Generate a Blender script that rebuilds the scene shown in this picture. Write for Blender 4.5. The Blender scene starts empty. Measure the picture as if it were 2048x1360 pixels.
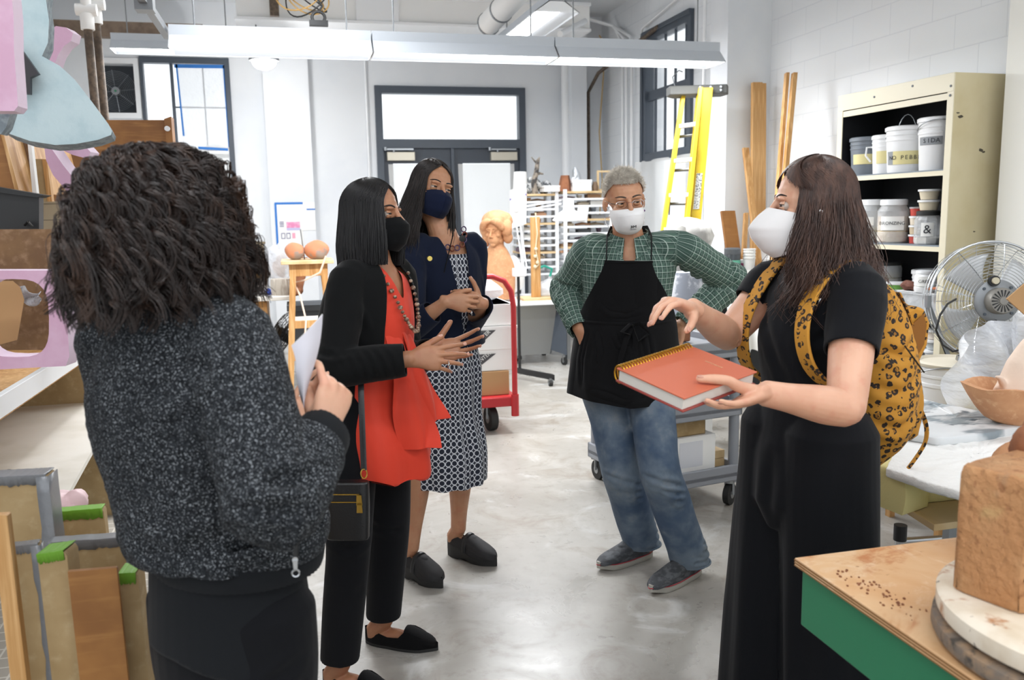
import bpy, bmesh, math, random
import numpy as np
from mathutils import Vector, Matrix, Quaternion
V = Vector
PI = math.pi
R = math.radians
rnd = random.Random(7)
sc = bpy.context.scene
COL = sc.collection
FPX = 1717.0
yaw, pit, rol = R(14.0), R(8.41), R(1.03)
CAM = V((0, 0, 1.5))
FW = V((math.sin(yaw)*math.cos(pit), math.cos(yaw)*math.cos(pit), -math.sin(pit)))
r0 = V((math.cos(yaw), -math.sin(yaw), 0)); u0 = r0.cross(FW)
RT = math.cos(rol)*r0 - math.sin(rol)*u0
UP = math.cos(rol)*u0 + math.sin(rol)*r0

def at(u, v, Y=None, X=None, Z=None):
    """point of the room seen at photo position (u, v), on the given room plane"""
    d = FW + RT*((u-1024)/FPX) + UP*(-(v-680)/FPX)
    if Y is not None: t = Y/d.y
    elif X is not None: t = X/d.x
    else: t = (Z-1.5)/d.z
    return CAM + d*t

cd = bpy.data.cameras.new('camera'); cam = bpy.data.objects.new('camera', cd); COL.objects.link(cam)
cam.matrix_world = Matrix(((RT.x, UP.x, -FW.x, 0), (RT.y, UP.y, -FW.y, 0), (RT.z, UP.z, -FW.z, 1.5), (0, 0, 0, 1)))
cd.sensor_width = 36; cd.lens = FPX*36/2048; cd.clip_start = .05
cd.dof.use_dof = True; cd.dof.focus_distance = 3.0; cd.dof.aperture_fstop = 4.5
sc.camera = cam
sc.view_settings.view_transform = 'Standard'; sc.view_settings.look = 'None'
sc.view_settings.gamma = 1; sc.view_settings.use_curve_mapping = False

def newmesh(name, v, f):
    me = bpy.data.meshes.new(name)
    me.from_pydata([tuple(p) for p in v], [], f)
    return me

class MB:
    def __init__(s):
        s.v = []; s.f = []; s.m = []; s.T = None
    def add(s, vs, fs, m=0, T=None):
        b = len(s.v); T = T or s.T
        for p in vs:
            p = V(p); s.v.append(T @ p if T else p)
        for f in fs:
            s.f.append(tuple(b+i for i in f)); s.m.append(m)
        return s
    def box(s, c, size, rot=None, m=0, T=None):
        hx, hy, hz = size[0]/2, size[1]/2, size[2]/2
        M = Matrix.Translation(V(c))
        if rot: M = M @ (Matrix.Rotation(rot[2], 4, 'Z') @ Matrix.Rotation(rot[1], 4, 'Y') @ Matrix.Rotation(rot[0], 4, 'X'))
        vs = [M @ V((x*hx, y*hy, z*hz)) for x in (-1, 1) for y in (-1, 1) for z in (-1, 1)]
        s.add(vs, [(0, 1, 3, 2), (4, 6, 7, 5), (0, 4, 5, 1), (2, 3, 7, 6), (0, 2, 6, 4), (1, 5, 7, 3)], m, T)
        return s
    def bb(s, a, b, m=0):
        a, b = V(a), V(b); s.nb = getattr(s, 'nb', -1)+1; e = .0003*(s.nb % 5)   # nested boxes never share a plane
        return s.box((a+b)/2, [abs(t)+e for t in (b-a)], m=m)
    def rings(s, rings, m=0, cap=True, closed=False, T=None):
        n = len(rings[0]); vs = [p for r in rings for p in r]; fs = []
        K = len(rings)
        for i in range(K if closed else K-1):
            a, b = i*n, ((i+1) % K)*n
            for j in range(n):
                k = (j+1) % n
                fs.append((a+j, a+k, b+k, b+j))
        if cap and not closed:
            fs.append(tuple(range(n-1, -1, -1))); fs.append(tuple((K-1)*n+j for j in range(n)))
        s.add(vs, fs, m, T); return s
    def lathe(s, prof, base=(0, 0, 0), n=24, m=0, axis=None, cap=True, sx=1, sy=1, T=None):
        q = V((0, 0, 1)).rotation_difference(V(axis).normalized()).to_matrix() if axis is not None else Matrix.Identity(3)
        rs = []
        for r, z in prof:
            r = max(r, 1e-4)
            rs.append([V(base)+q @ V((r*sx*math.cos(2*PI*j/n), r*sy*math.sin(2*PI*j/n), z)) for j in range(n)])
        return s.rings(rs, m, cap, T=T)
    def cyl(s, p0, p1, r0, r1=None, n=16, m=0, cap=True):
        p0, p1 = V(p0), V(p1); L = (p1-p0).length
        return s.lathe([(r0, 0), (r0 if r1 is None else r1, L)], p0, n, m, p1-p0, cap)
    def tube(s, pts, r, n=8, m=0, closed=False, flat=1.0, side=None):
        pts = [V(p) for p in pts]; K = len(pts)
        rr = r if isinstance(r, (list, tuple)) else [r]*K
        rs = []; nv = None
        for i in range(K):
            if closed: t = pts[(i+1) % K]-pts[i-1]
            else: t = pts[min(i+1, K-1)]-pts[max(i-1, 0)]
            t.normalize()
            if nv is None:
                ref = V(side) if side is not None else (V((0, 0, 1)) if abs(t.z) < .9 else V((1, 0, 0)))
                nv = ref - t*ref.dot(t)
            else: nv = nv - t*nv.dot(t)
            nv.normalize(); bv = t.cross(nv)
            rs.append([pts[i]+rr[i]*(math.cos(2*PI*j/n)*nv+math.sin(2*PI*j/n)*bv*flat) for j in range(n)])
        return s.rings(rs, m, True, closed)
    def ball(s, c, r, n=16, m=0, q=None, k=None):
        if not isinstance(r, (list, tuple)): r = (r, r, r)
        k = k or max(6, n//2); c = V(c)
        vs = []; fs = []
        for i in range(1, k):
            a = PI*i/k
            for j in range(n):
                p = V((r[0]*math.sin(a)*math.cos(2*PI*j/n), r[1]*math.sin(a)*math.sin(2*PI*j/n), r[2]*math.cos(a)))
                vs.append(c+(q @ p if q else p))
        t = V((0, 0, r[2])); vs += [c+(q @ t if q else t), c-(q @ t if q else t)]
        T_, B_ = len(vs)-2, len(vs)-1
        for j in range(n):
            l = (j+1) % n
            fs.append((T_, j, l)); fs.append((B_, (k-2)*n+l, (k-2)*n+j))
            for i in range(k-2):
                fs.append((i*n+j, (i+1)*n+j, (i+1)*n+l, i*n+l))
        return s.add(vs, fs, m)
    def prism(s, poly, z0, z1, T=None, m=0):
        n = len(poly)
        vs = [(p[0], p[1], z0) for p in poly]+[(p[0], p[1], z1) for p in poly]
        fs = [tuple(range(n-1, -1, -1)), tuple(range(n, 2*n))]+[(i, (i+1) % n, n+(i+1) % n, n+i) for i in range(n)]
        return s.add(vs, fs, m, T)
    def slab(s, quad, d, m=0):
        """flat board: outline points in space, thickness vector d"""
        q = [V(p) for p in quad]; d = V(d); n = len(q)
        fs = [tuple(range(n-1, -1, -1)), tuple(range(n, 2*n))]+[(i, (i+1) % n, n+(i+1) % n, n+i) for i in range(n)]
        return s.add(q+[p+d for p in q], fs, m)
    def grid(s, fn, nu, nv, m=0, cu=False):
        vs = [fn(i/nu, j/nv) for i in range(nu+(0 if cu else 1)) for j in range(nv+1)]
        N = nu if cu else nu+1; fs = []
        for i in range(nu):
            a, b = i*(nv+1), ((i+1) % N)*(nv+1)
            for j in range(nv): fs.append((a+j, b+j, b+j+1, a+j+1))
        return s.add(vs, fs, m)
    def shell(s, fn, nu, nv, th, m=0, cu=False):
        """closed sheet of thickness th around surface fn(u,v)"""
        N = nu if cu else nu+1
        P = [[V(fn(i/nu, j/nv)) for j in range(nv+1)] for i in range(N)]
        def nrm(i, j):
            a = P[(i+1) % N if cu else min(i+1, N-1)][j]-P[(i-1) % N if cu else max(i-1, 0)][j]
            b = P[i][min(j+1, nv)]-P[i][max(j-1, 0)]
            c = a.cross(b); return c.normalized() if c.length > 1e-12 else V((0, 0, 0))
        A = [P[i][j]+nrm(i, j)*th/2 for i in range(N) for j in range(nv+1)]
        B = [P[i][j]-nrm(i, j)*th/2 for i in range(N) for j in range(nv+1)]
        o = len(A); fs = []
        for i in range(nu):
            a, b = i*(nv+1), ((i+1) % N)*(nv+1)
            for j in range(nv):
                fs.append((a+j, b+j, b+j+1, a+j+1)); fs.append((o+a+j, o+a+j+1, o+b+j+1, o+b+j))
            fs.append((a, o+a, o+b, b)); fs.append((a+nv, b+nv, o+b+nv, o+a+nv))
        if not cu:
            for j in range(nv):
                fs.append((j, j+1, o+j+1, o+j)); e = nu*(nv+1); fs.append((e+j, o+e+j, o+e+j+1, e+j+1))
        return s.add(A+B, fs, m)
    def mesh(s, name='m'):
        me = newmesh(name, s.v, s.f); me.polygons.foreach_set('material_index', s.m)
        bm = bmesh.new(); bm.from_mesh(me); bmesh.ops.recalc_face_normals(bm, faces=bm.faces); bm.to_mesh(me); bm.free()
        return me

def rootloc(p):
    while p is not None and p.parent is not None: p = p.parent
    return V(p.location) if p is not None else V((0, 0, 0))

def put(me, name, mats, parent=None, loc=None, ang=38, bevel=0, smooth=True):
    me.name = name
    if not isinstance(mats, (list, tuple)): mats = [mats]
    for m in mats: me.materials.append(m)
    o = bpy.data.objects.new(name, me); COL.objects.link(o)
    if parent is not None:
        off = rootloc(parent); o.parent = parent
    elif loc is not None:
        off = V(loc); o.location = off
    else:
        n = len(me.vertices); c = np.empty(n*3); me.vertices.foreach_get('co', c); c = c.reshape(-1, 3)
        off = V(((c[:, 0].min()+c[:, 0].max())/2, (c[:, 1].min()+c[:, 1].max())/2, c[:, 2].min())); o.location = off
    me.transform(Matrix.Translation(-off))
    if smooth:
        me.polygons.foreach_set('use_smooth', [True]*len(me.polygons)); me.set_sharp_from_angle(angle=R(ang))
    if bevel:
        b = o.modifiers.new('bevel', 'BEVEL'); b.width = bevel; b.segments = 2; b.limit_method = 'ANGLE'; b.angle_limit = R(40)
    return o

def tag(o, label=None, cat=None, group=None, kind=None):
    if label: o['label'] = label
    if cat: o['category'] = cat
    if group: o['group'] = group
    if kind: o['kind'] = kind
    return o

def thing(name, label, cat, loc, group=None):
    o = bpy.data.objects.new(name, None); COL.objects.link(o); o.location = V(loc); o.empty_display_size = .1
    return tag(o, label, cat, group)

def part(mb, name, mat, parent, **k):
    return put(mb.mesh(name) if isinstance(mb, MB) else mb, name, mat, parent, **k)

def one(mb, name, mat, label, cat, group=None, **k):
    return tag(put(mb.mesh(name) if isinstance(mb, MB) else mb, name, mat, **k), label, cat, group)

def struct(name, mb, mat, **k):
    return tag(put(mb.mesh(name), name, mat, loc=(0, 0, 0), **k), kind='structure')

def kids(o): return [c for c in bpy.data.objects if c.parent == o]
def dup(root, loc, rz=0, label=None, group=None, scale=None, mat=None):
    r = root.copy(); COL.objects.link(r); r.location = V(loc); r.rotation_euler = (0, 0, rz)
    if scale: r.scale = scale
    if label: r['label'] = label
    if group: r['group'] = group
    for ch in kids(root):
        c = ch.copy(); COL.objects.link(c); c.parent = r
        for g in kids(ch):
            d = g.copy(); COL.objects.link(d); d.parent = c
    return r

def text(s, size, T, name, mat, parent, depth=.001, align='CENTER', sx=1.0):
    """lettering laid in the xy plane of matrix T"""
    cu = bpy.data.curves.new('t', 'FONT'); cu.body = s; cu.size = size; cu.extrude = depth
    cu.align_x = align; cu.align_y = 'CENTER'; cu.resolution_u = 3
    ob = bpy.data.objects.new('t', cu); COL.objects.link(ob)
    dg = bpy.context.evaluated_depsgraph_get(); dg.update()
    me = bpy.data.meshes.new_from_object(ob.evaluated_get(dg))
    bpy.data.objects.remove(ob); me.materials.clear()
    me.transform(T @ Matrix.Diagonal((sx, 1, 1, 1)))
    return put(me, name, mat, parent, smooth=False)

def frame(o, x, y):
    """matrix with origin o, x axis x, y axis roughly y"""
    x = V(x).normalized(); z = x.cross(V(y)).normalized(); y = z.cross(x)
    M = Matrix((x, y, z)).transposed().to_4x4(); M.translation = V(o); return M

def lin(h):
    c = [int(h[i:i+2], 16)/255 for i in (0, 2, 4)]
    return tuple((x/12.92 if x <= .04045 else ((x+.055)/1.055)**2.4) for x in c)+(1,)

class NT:
    def __init__(s, name):
        s.mat = bpy.data.materials.new(name); s.mat.use_nodes = True; s.t = s.mat.node_tree; s.n = s.t.nodes; s.l = s.t.links
        s.b = s.n['Principled BSDF']
    def new(s, ty, **k):
        x = s.n.new(ty)
        for a, b in k.items(): setattr(x, a, b)
        return x
    def link(s, a, b): s.l.new(a, b)
    def coord(s, scale=(1, 1, 1), attr=None, rot=(0, 0, 0)):
        mp = s.new('ShaderNodeMapping'); mp.inputs['Scale'].default_value = scale; mp.inputs['Rotation'].default_value = rot
        if attr: tc = s.new('ShaderNodeAttribute', attribute_name=attr); s.link(tc.outputs['Vector'], mp.inputs[0])
        else: tc = s.new('ShaderNodeTexCoord'); s.link(tc.outputs['Object'], mp.inputs[0])
        return mp.outputs[0]
    def noise(s, co, scale, detail=4, rough=.55, dist=0):
        x = s.new('ShaderNodeTexNoise'); x.inputs['Scale'].default_value = scale; x.inputs['Detail'].default_value = detail
        x.inputs['Roughness'].default_value = rough; x.inputs['Distortion'].default_value = dist
        s.link(co, x.inputs['Vector']); return x.outputs['Fac']
    def ramp(s, fac, lo, hi):
        x = s.new('ShaderNodeMapRange'); x.interpolation_type = 'SMOOTHSTEP'; x.inputs['From Min'].default_value = lo; x.inputs['From Max'].default_value = hi
        s.link(fac, x.inputs['Value']); return x.outputs[0]
    def mix(s, fac, a, b):
        x = s.new('ShaderNodeMix', data_type='RGBA')
        for sock, val in ((x.inputs['Factor'], fac), (x.inputs['A'], a), (x.inputs['B'], b)):
            if hasattr(val, 'links') or hasattr(val, 'is_linked'): s.link(val, sock)
            else: sock.default_value = val if not isinstance(val, str) else lin(val)
        return x.outputs['Result']
    def math(s, op, a, b=None, c=None):
        x = s.new('ShaderNodeMath', operation=op)
        for i, val in enumerate((a, b, c)):
            if val is None: continue
            if isinstance(val, (int, float)): x.inputs[i].default_value = val
            else: s.link(val, x.inputs[i])
        return x.outputs[0]
    def bump(s, h, strength=.3, dist=.01):
        x = s.new('ShaderNodeBump'); x.inputs['Strength'].default_value = strength; x.inputs['Distance'].default_value = dist
        s.link(h, x.inputs['Height']); s.link(x.outputs[0], s.b.inputs['Normal'])
    def set(s, **k):
        for a, b in k.items():
            i = s.b.inputs[a.replace('_', ' ')]
            i.default_value = b
        return s

def pm(name, col, rough=.5, metal=0, var=None, bump=None, **k):
    """var: list of (scale, colour, lo, hi[, stretch]); bump: (scale, strength, dist[, stretch])"""
    t = NT(name); t.set(Roughness=rough, Metallic=metal)
    c = lin(col)
    if var:
        for e in var:
            co = t.coord(e[4] if len(e) > 4 else (1, 1, 1))
            c = t.mix(t.ramp(t.noise(co, e[0]), e[2], e[3]), c, e[1])
        t.link(c, t.b.inputs['Base Color'])
    else: t.b.inputs['Base Color'].default_value = c
    if bump:
        co = t.coord(bump[3] if len(bump) > 3 else (1, 1, 1)); t.bump(t.noise(co, bump[0]), bump[1], bump[2])
    for a, b in k.items(): t.b.inputs[a.replace('_', ' ')].default_value = b
    return t.mat
def emis(name, col, st):
    t = NT(name); t.set(Base_Color=lin(col), Emission_Color=lin(col), Emission_Strength=st, Roughness=.5); return t.mat

M = {}
M['wall'] = pm('white painted wall', 'E9ECEF', .6, var=[(1.3, 'E1E5EA', .4, .7)], bump=(60, .08, .003))
M['wallcream'] = pm('cream painted pilaster', 'E9E8E1', .6, bump=(60, .08, .003))
M['ceil'] = pm('white ceiling', 'E4E7EA', .7)
M['dkgrey'] = pm('dark grey metal frame', '4A525C', .45)
M['dkgrey2'] = pm('dark grey door leaf', '3F4650', .5)
M['black'] = pm('black plastic', '17181A', .45)
M['blackrub'] = pm('black rubber', '222222', .7)
M['white'] = pm('white enamel', 'EDEFF1', .35)
M['whitem'] = pm('matt white', 'F0F0EE', .7)
M['fixture'] = pm('grey white fixture enamel', 'C3C9D0', .4)
M['tube'] = emis('lit fluorescent tube', 'FFFFFF', 7.0)
M['dome'] = emis('lit lamp dome', 'FFFFFF', 6.0)
M['paper'] = pm('white paper', 'F1F1EE', .8, bump=(9, .3, .01))
M['paperwin'] = pm('thin backlit paper', 'F4F5F4', .8, Alpha=.45)
M['chrome'] = pm('chrome', 'C9CCCF', .16, 1)
M['steel'] = pm('brushed steel', '9CA0A4', .38, 1)
M['galv'] = pm('galvanised pipe', '8C8F92', .45, .8)
M['rust'] = pm('brown old pipe', '6B5B4C', .6, var=[(30, '4F4338', .4, .6)])
M['wood'] = pm('pale sawn pine', 'C99B62', .6, var=[(9, 'A87438', .35, .7, (1, 1, .08)), (60, 'DDB27C', .45, .75, (1, 1, .05))])
M['wood2'] = pm('orange brown plywood', '9C6A34', .55, var=[(5, '855627', .4, .65), (40, 'AE7B42', .5, .8, (.1, 1, 1))])
M['woodlt'] = pm('light birch plywood', 'D8BE93', .55, var=[(7, 'C8A877', .4, .7, (1, .12, 1))])
M['woodtop'] = pm('whitish worktop', 'EDEAE2', .5)
M['woodyel'] = pm('yellow oak veneer', 'C8974A', .5, var=[(8, 'B88437', .35, .7, (.1, 1, 1))])
M['mdf'] = pm('brown hardboard', '80603F', .7, var=[(9, '6C4E33', .35, .65), (45, '94755A', .45, .8)])
M['card'] = pm('brown cardboard', 'B58F63', .8)
M['card2'] = pm('tan board', 'AD946B', .75, var=[(6, '9C8259', .4, .7), (30, 'B8A27C', .5, .8)])
M['foamb'] = pm('pale blue foam', 'B9CBCF', .85, bump=(40, .25, .004), var=[(14, 'ABC0C6', .4, .7)])
M['foambe'] = pm('grey sanded edge', '98A3A8', .9, bump=(60, .6, .006), var=[(50, '7F8A90', .4, .6)])
M['foamp'] = pm('pink foam', 'C59DB4', .8, bump=(50, .25, .003), var=[(11, 'CDA9BF', .4, .7)])
M['foampl'] = pm('pale pink cut edge', 'E8D3E4', .85, bump=(50, .4, .004))
M['terra'] = pm('terracotta clay', 'CE9A70', .75, var=[(9, 'C08A62', .35, .65), (40, 'D9AC84', .5, .8)], bump=(70, .25, .004))
M['terrad'] = pm('raw brown clay', '96603F', .75, var=[(12, '7D4C31', .35, .65)], bump=(35, .35, .006))
M['red'] = pm('red enamel', 'B0262B', .4)
M['yel'] = pm('yellow fibreglass', 'D3B422', .45, var=[(10, 'C4A31A', .4, .7)])
M['cream'] = pm('cream cabinet enamel', 'C9BE9C', .42, var=[(3, 'BFB28C', .4, .7)])
M['creaml'] = pm('pale cream lip', 'DDD5BC', .4)
M['cabin'] = pm('black cabinet inside', '15171B', .7)
M['shelfg'] = pm('grey shelf top', '767F88', .5)
M['green'] = pm('green painted steel', '2A7A55', .42)
M['plastic'] = pm('white plastic pail', 'E6E7E8', .4)
M['plasticg'] = pm('grey pail', '70777F', .45)
M['mask'] = pm('yellow masking tape', 'DACF98', .7)
M['ink'] = pm('black marker', '22242A', .7)
M['bluetape'] = pm('blue painters tape', '2E78C8', .6)
M['gtape'] = pm('green masking tape', '6FA52F', .6)
M['duct'] = pm('grey duct tape', '85878B', .38, .25, bump=(40, .5, .004))
M['glass'] = pm('clear glass', 'F4F8FA', .05, Transmission_Weight=1.0, IOR=1.3, Alpha=.35)
M['clearp'] = pm('clear plastic', 'EEF1F4', .18, Alpha=.42, bump=(18, .9, .02))
M['poly'] = pm('crumpled polythene', 'DDE1E8', .22, Alpha=.55, var=[(5, 'F7F9FB', .45, .7, (1, .3, 1))], bump=(11, 1.0, .03, (1, .25, 1)))
M['greycart'] = pm('grey utility cart plastic', '8E9299', .5)
M['foamy'] = pm('yellow foam rubber', 'E0D394', .9, bump=(80, .3, .003), var=[(6, 'CBB86C', .4, .7)])
YF, XR, XL, ZC = 10.8, 3.95, -2.6, 3.95
def concrete():
    t = NT('polished concrete floor'); co = t.coord()
    n1 = t.noise(co, .9, 6, .6, .6); n2 = t.noise(co, 3.2, 5, .65, 1.0); n3 = t.noise(co, 14, 6, .7)
    c = t.mix(t.ramp(n1, .35, .65), '95918A', 'ABA8A2')
    c = t.mix(t.math('MULTIPLY', t.ramp(n2, .5, .72), .75), c, '82776A')
    c = t.mix(t.math('MULTIPLY', t.ramp(t.noise(co, 2.1, 5, .6, 1.5), .55, .7), .8), c, 'BDBDBB')
    c = t.mix(t.math('MULTIPLY', t.ramp(n3, .5, .75), .45), c, '72685E')
    t.link(c, t.b.inputs['Base Color']); t.set(Roughness=.32)
    t.link(t.math('MULTIPLY_ADD', n2, .35, .14), t.b.inputs['Roughness'])
    t.bump(n3, .12, .004); return t.mat
M['floor'] = concrete()
def blockwall():
    t = NT('painted block wall'); t.b.inputs['Base Color'].default_value = lin('E9ECEF'); t.set(Roughness=.55)
    tc = t.new('ShaderNodeTexCoord'); sp = t.new('ShaderNodeSeparateXYZ'); t.link(tc.outputs['Object'], sp.inputs[0])
    cb = t.new('ShaderNodeCombineXYZ'); t.link(sp.outputs['Y'], cb.inputs[0]); t.link(sp.outputs['Z'], cb.inputs[1])
    br = t.new('ShaderNodeTexBrick'); t.link(cb.outputs[0], br.inputs['Vector'])
    for a, b in (('Scale', 1), ('Mortar Size', .004), ('Mortar Smooth', .6), ('Brick Width', .4), ('Row Height', .203)): br.inputs[a].default_value = b
    t.link(t.mix(t.math('MULTIPLY', br.outputs['Fac'], .35), 'E9ECEF', 'C4CAD2'), t.b.inputs['Base Color'])
    t.bump(t.math('SUBTRACT', 1, br.outputs['Fac']), .35, .004); return t.mat
M['block'] = blockwall()
struct('floor', MB().bb((-4.5, -4, -.1), (6.5, 11.2, 0)), M['floor'])
struct('ceiling', MB().bb((XL-.2, -1.5, ZC), (XR+.2, 11.1, ZC+.1)), M['ceil'])

def holes(axis, const, th, span, zt, cuts):
    """wall with rectangular openings; axis 'x' runs along X at y=const, 'y' runs along Y at x=const"""
    mb = MB(); cuts = sorted(cuts); cur = span[0]
    def seg(a, b, z0, z1):
        if b-a < 1e-4 or z1-z0 < 1e-4: return
        if axis == 'x': mb.bb((a, const, z0), (b, const+th, z1))
        else: mb.bb((const, a, z0), (const+th, b, z1))
    for a, b, z0, z1 in cuts:
        seg(cur, a, 0, zt); seg(a, b, 0, z0); seg(a, b, z1, zt); cur = b
    seg(cur, span[1], 0, zt); return mb
WL = (-1.6, -.63, .95, 3.33)      # left window opening
DO = (1.03, 2.914, 0, 3.055)
FN = (-2.0, -1.66, 2.70, 3.24)
struct('wall_far', holes('x', YF, .25, (XL-.2, XR+.2), ZC, [FN, WL, DO]), M['wall'])
WR = (8.15, 9.40, 1.0, 3.47)
struct('wall_right', holes('y', XR, .25, (-1.0, YF+.2), ZC, [WR]), M['block'])
struct('wall_left', MB().bb((XL-.2, 1.0, 0), (XL, YF+.2, ZC)), M['wall'])
struct('trim_1', MB().bb((-.26, YF-.13, 0), (.255, YF, ZC)), M['wall'])                    # far wall pilaster
struct('trim_2', MB().bb((3.55, 6.7, 0), (XR, 7.0, ZC)), M['wall'])                        # right pilaster beyond the planks
struct('trim_3', MB().bb((3.76, 2.4, 0), (XR, 3.985, ZC)), M['wallcream'])                 # right pilaster beside the cabinet
struct('trim_4', MB().bb((3.42, 10.45, 0), (3.62, YF, ZC)), M['wall'])                    # boxed pipe chase in the far corner
struct('baseboard_right', MB().bb((XR-.015, 4.2, 0), (XR, 6.7, .1)), M['dkgrey'])

w = thing('window_1', None, None, (-1.1, YF, .95)); w['kind'] = 'structure'
m = MB(); x0, x1, z0, z1 = WL
for a, b in (((x0, YF-.03, z1-.07), (x1, YF+.09, z1)), ((x0, YF-.03, z0), (x1, YF+.09, z0+.07)), ((x0, YF-.03, z0), (x0+.035, YF+.09, z1)), ((x1-.055, YF-.03, z0), (x1, YF+.09, z1))): m.bb(a, b)
part(m, 'window_frame', M['dkgrey'], w, bevel=.006)
m = MB(); m.bb((-1.285, YF+.01, z0), (-1.25, YF+.05, z1)); m.bb((x0, YF+.02, 2.2), (x1, YF+.06, 2.25))
for xx in (-.93,): m.bb((xx-.008, YF+.05, z0), (xx+.008, YF+.07, z1))
for zz in (2.78, 1.6): m.bb((-1.25, YF+.05, zz-.008), (x1, YF+.07, zz+.008))
part(m, 'window_sash', M['dkgrey'], w)
part(MB().bb((x0, YF+.075, z0), (x1, YF+.08, z1)), 'window_pane', M['glass'], w)
m = MB(); m.shell(lambda u, v: V((-1.2+u*.53, YF-.005+.006*math.sin(v*9), 3.26-v*.98)), 6, 6, .002)
part(m, 'plastic_sheet', M['clearp'], w)
m = MB(); m.slab([(-1.23, YF-.012, 3.25), (-.68, YF-.012, 3.255), (-.68, YF-.012, 3.215), (-1.23, YF-.012, 3.21)], (0, -.002, 0))
m.slab([(-1.215, YF-.012, 3.25), (-1.195, YF-.012, 3.25), (-1.17, YF-.012, 2.45), (-1.19, YF-.012, 2.45)], (0, -.002, 0))
m.slab([(-.70, YF-.012, 3.25), (-.675, YF-.012, 3.25), (-.675, YF-.012, 1.2), (-.69, YF-.012, 1.2)], (0, -.002, 0))
m.slab([(-1.03, YF-.02, 2.33), (-.70, YF-.02, 2.31), (-.70, YF-.02, 2.28), (-1.03, YF-.02, 2.3)], (0, -.002, 0))
part(m, 'tape', M['bluetape'], w)
m = MB()
for a, b, c, d in ((-1.58, -1.02, 1.0, 2.30), (-1.02, -.68, 1.6, 2.31), (-1.04, -.66, 1.0, 1.62)):
    m.shell(lambda u, v: V((a+(b-a)*u, YF-.012+.008*math.sin(u*7+a), c+(d-c)*v+(.05*math.sin(u*3) if v > .9 else 0))), 8, 3, .0015)
part(m, 'paper_sheet', M['paperwin'], w)

w = thing('window_2', None, None, (XR, 8.8, 1.0)); w['kind'] = 'structure'
y0, y1, z0, z1 = WR; m = MB()
for a, b in (((XR-.04, y0, z1-.11), (XR+.1, y1, z1)), ((XR-.04, y1-.10, z0), (XR+.1, y1, z1)), ((XR-.04, y0, z0), (XR+.1, y0+.08, z1)), ((XR-.04, y0, 2.05), (XR+.08, y1, 2.14)), ((XR-.06, y0, z1-.05), (XR, y1, z1)), ((XR-.06, y1-.05, 2.05), (XR, y1, z1))): m.bb(a, b)
part(m, 'window_frame', M['dkgrey'], w, bevel=.006)
m = MB(); m.bb((XR, y0, 2.72), (XR+.05, y1, 2.82))
for k in range(4): yy = y0+.08+(y1-y0-.18)*(k+.6)/4.2; m.bb((XR+.02, yy-.012, 2.1), (XR+.04, yy+.012, z1-.1))
part(m, 'window_sash', M['dkgrey'], w)
part(MB().bb((XR+.05, y0, z0), (XR+.055, y1, z1)), 'window_pane', M['glass'], w)
m = MB(); m.shell(lambda u, v: V((XR-.05-.05*math.sin(v*2.5)-.02*math.sin(u*14+v*5), y0-.1+(y1-y0+.2)*u, 2.06-1.1*v)), 24, 10, .002)
part(m, 'plastic_sheet', M['paperwin'], w)

w = thing('wall_fan', 'dark exhaust fan set high in the far wall, left of the taped window', 'fan', (-1.83, YF, 2.70))
m = MB()
for a, b in (((-2.05, YF-.05, 3.24), (-1.61, YF, 3.30)), ((-2.05, YF-.05, 2.64), (-1.61, YF, 2.70)), ((-1.66, YF-.05, 2.64), (-1.61, YF, 3.3)), ((-2.05, YF-.05, 2.64), (-2.0, YF, 3.3))): m.bb(a, b)
part(m, 'fan_frame', M['white'], w)
part(MB().bb((-2.0, YF+.14, 2.70), (-1.66, YF+.16, 3.24)), 'back_plate', pm('dark fan cavity', '3B4046', .7), w)
m = MB(); c = V((-1.88, YF+.04, 2.95))
for k in range(11): m.tube([c+V((math.cos(a)*(.04+.018*k), 0, math.sin(a)*(.04+.018*k))) for a in [2*PI*i/28 for i in range(28)]], .0022, 4, closed=True)
for k in range(8): a = k*PI/4+.1; m.cyl(c, c+V((math.cos(a)*.235, 0, math.sin(a)*.235)), .003, n=5)
part(m, 'grille', M['steel'], w)
m = MB(); m.cyl(c+V((0, -.01, 0)), c+V((0, .08, 0)), .045, n=20)
part(m, 'motor_hub', M['galv'], w)
for k in range(5):
    a = k*2*PI/5; q = Matrix.Rotation(-a, 4, 'Y'); m = MB()
    m.T = Matrix.Translation(c+V((0, .07, 0))) @ q; m.prism([(.03, -.03), (.2, -.07), (.21, .04), (.04, .03)], -.003, .003, Matrix.Rotation(PI/2+.25, 4, 'X'))
    m.T = None; part(m, 'blade', M['dkgrey'], w)
tag(part(MB().cyl(c+V((0, -.02, -.0)), c+V((0, -.012, 0)), .012), 'cap', M['green'], w))

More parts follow.
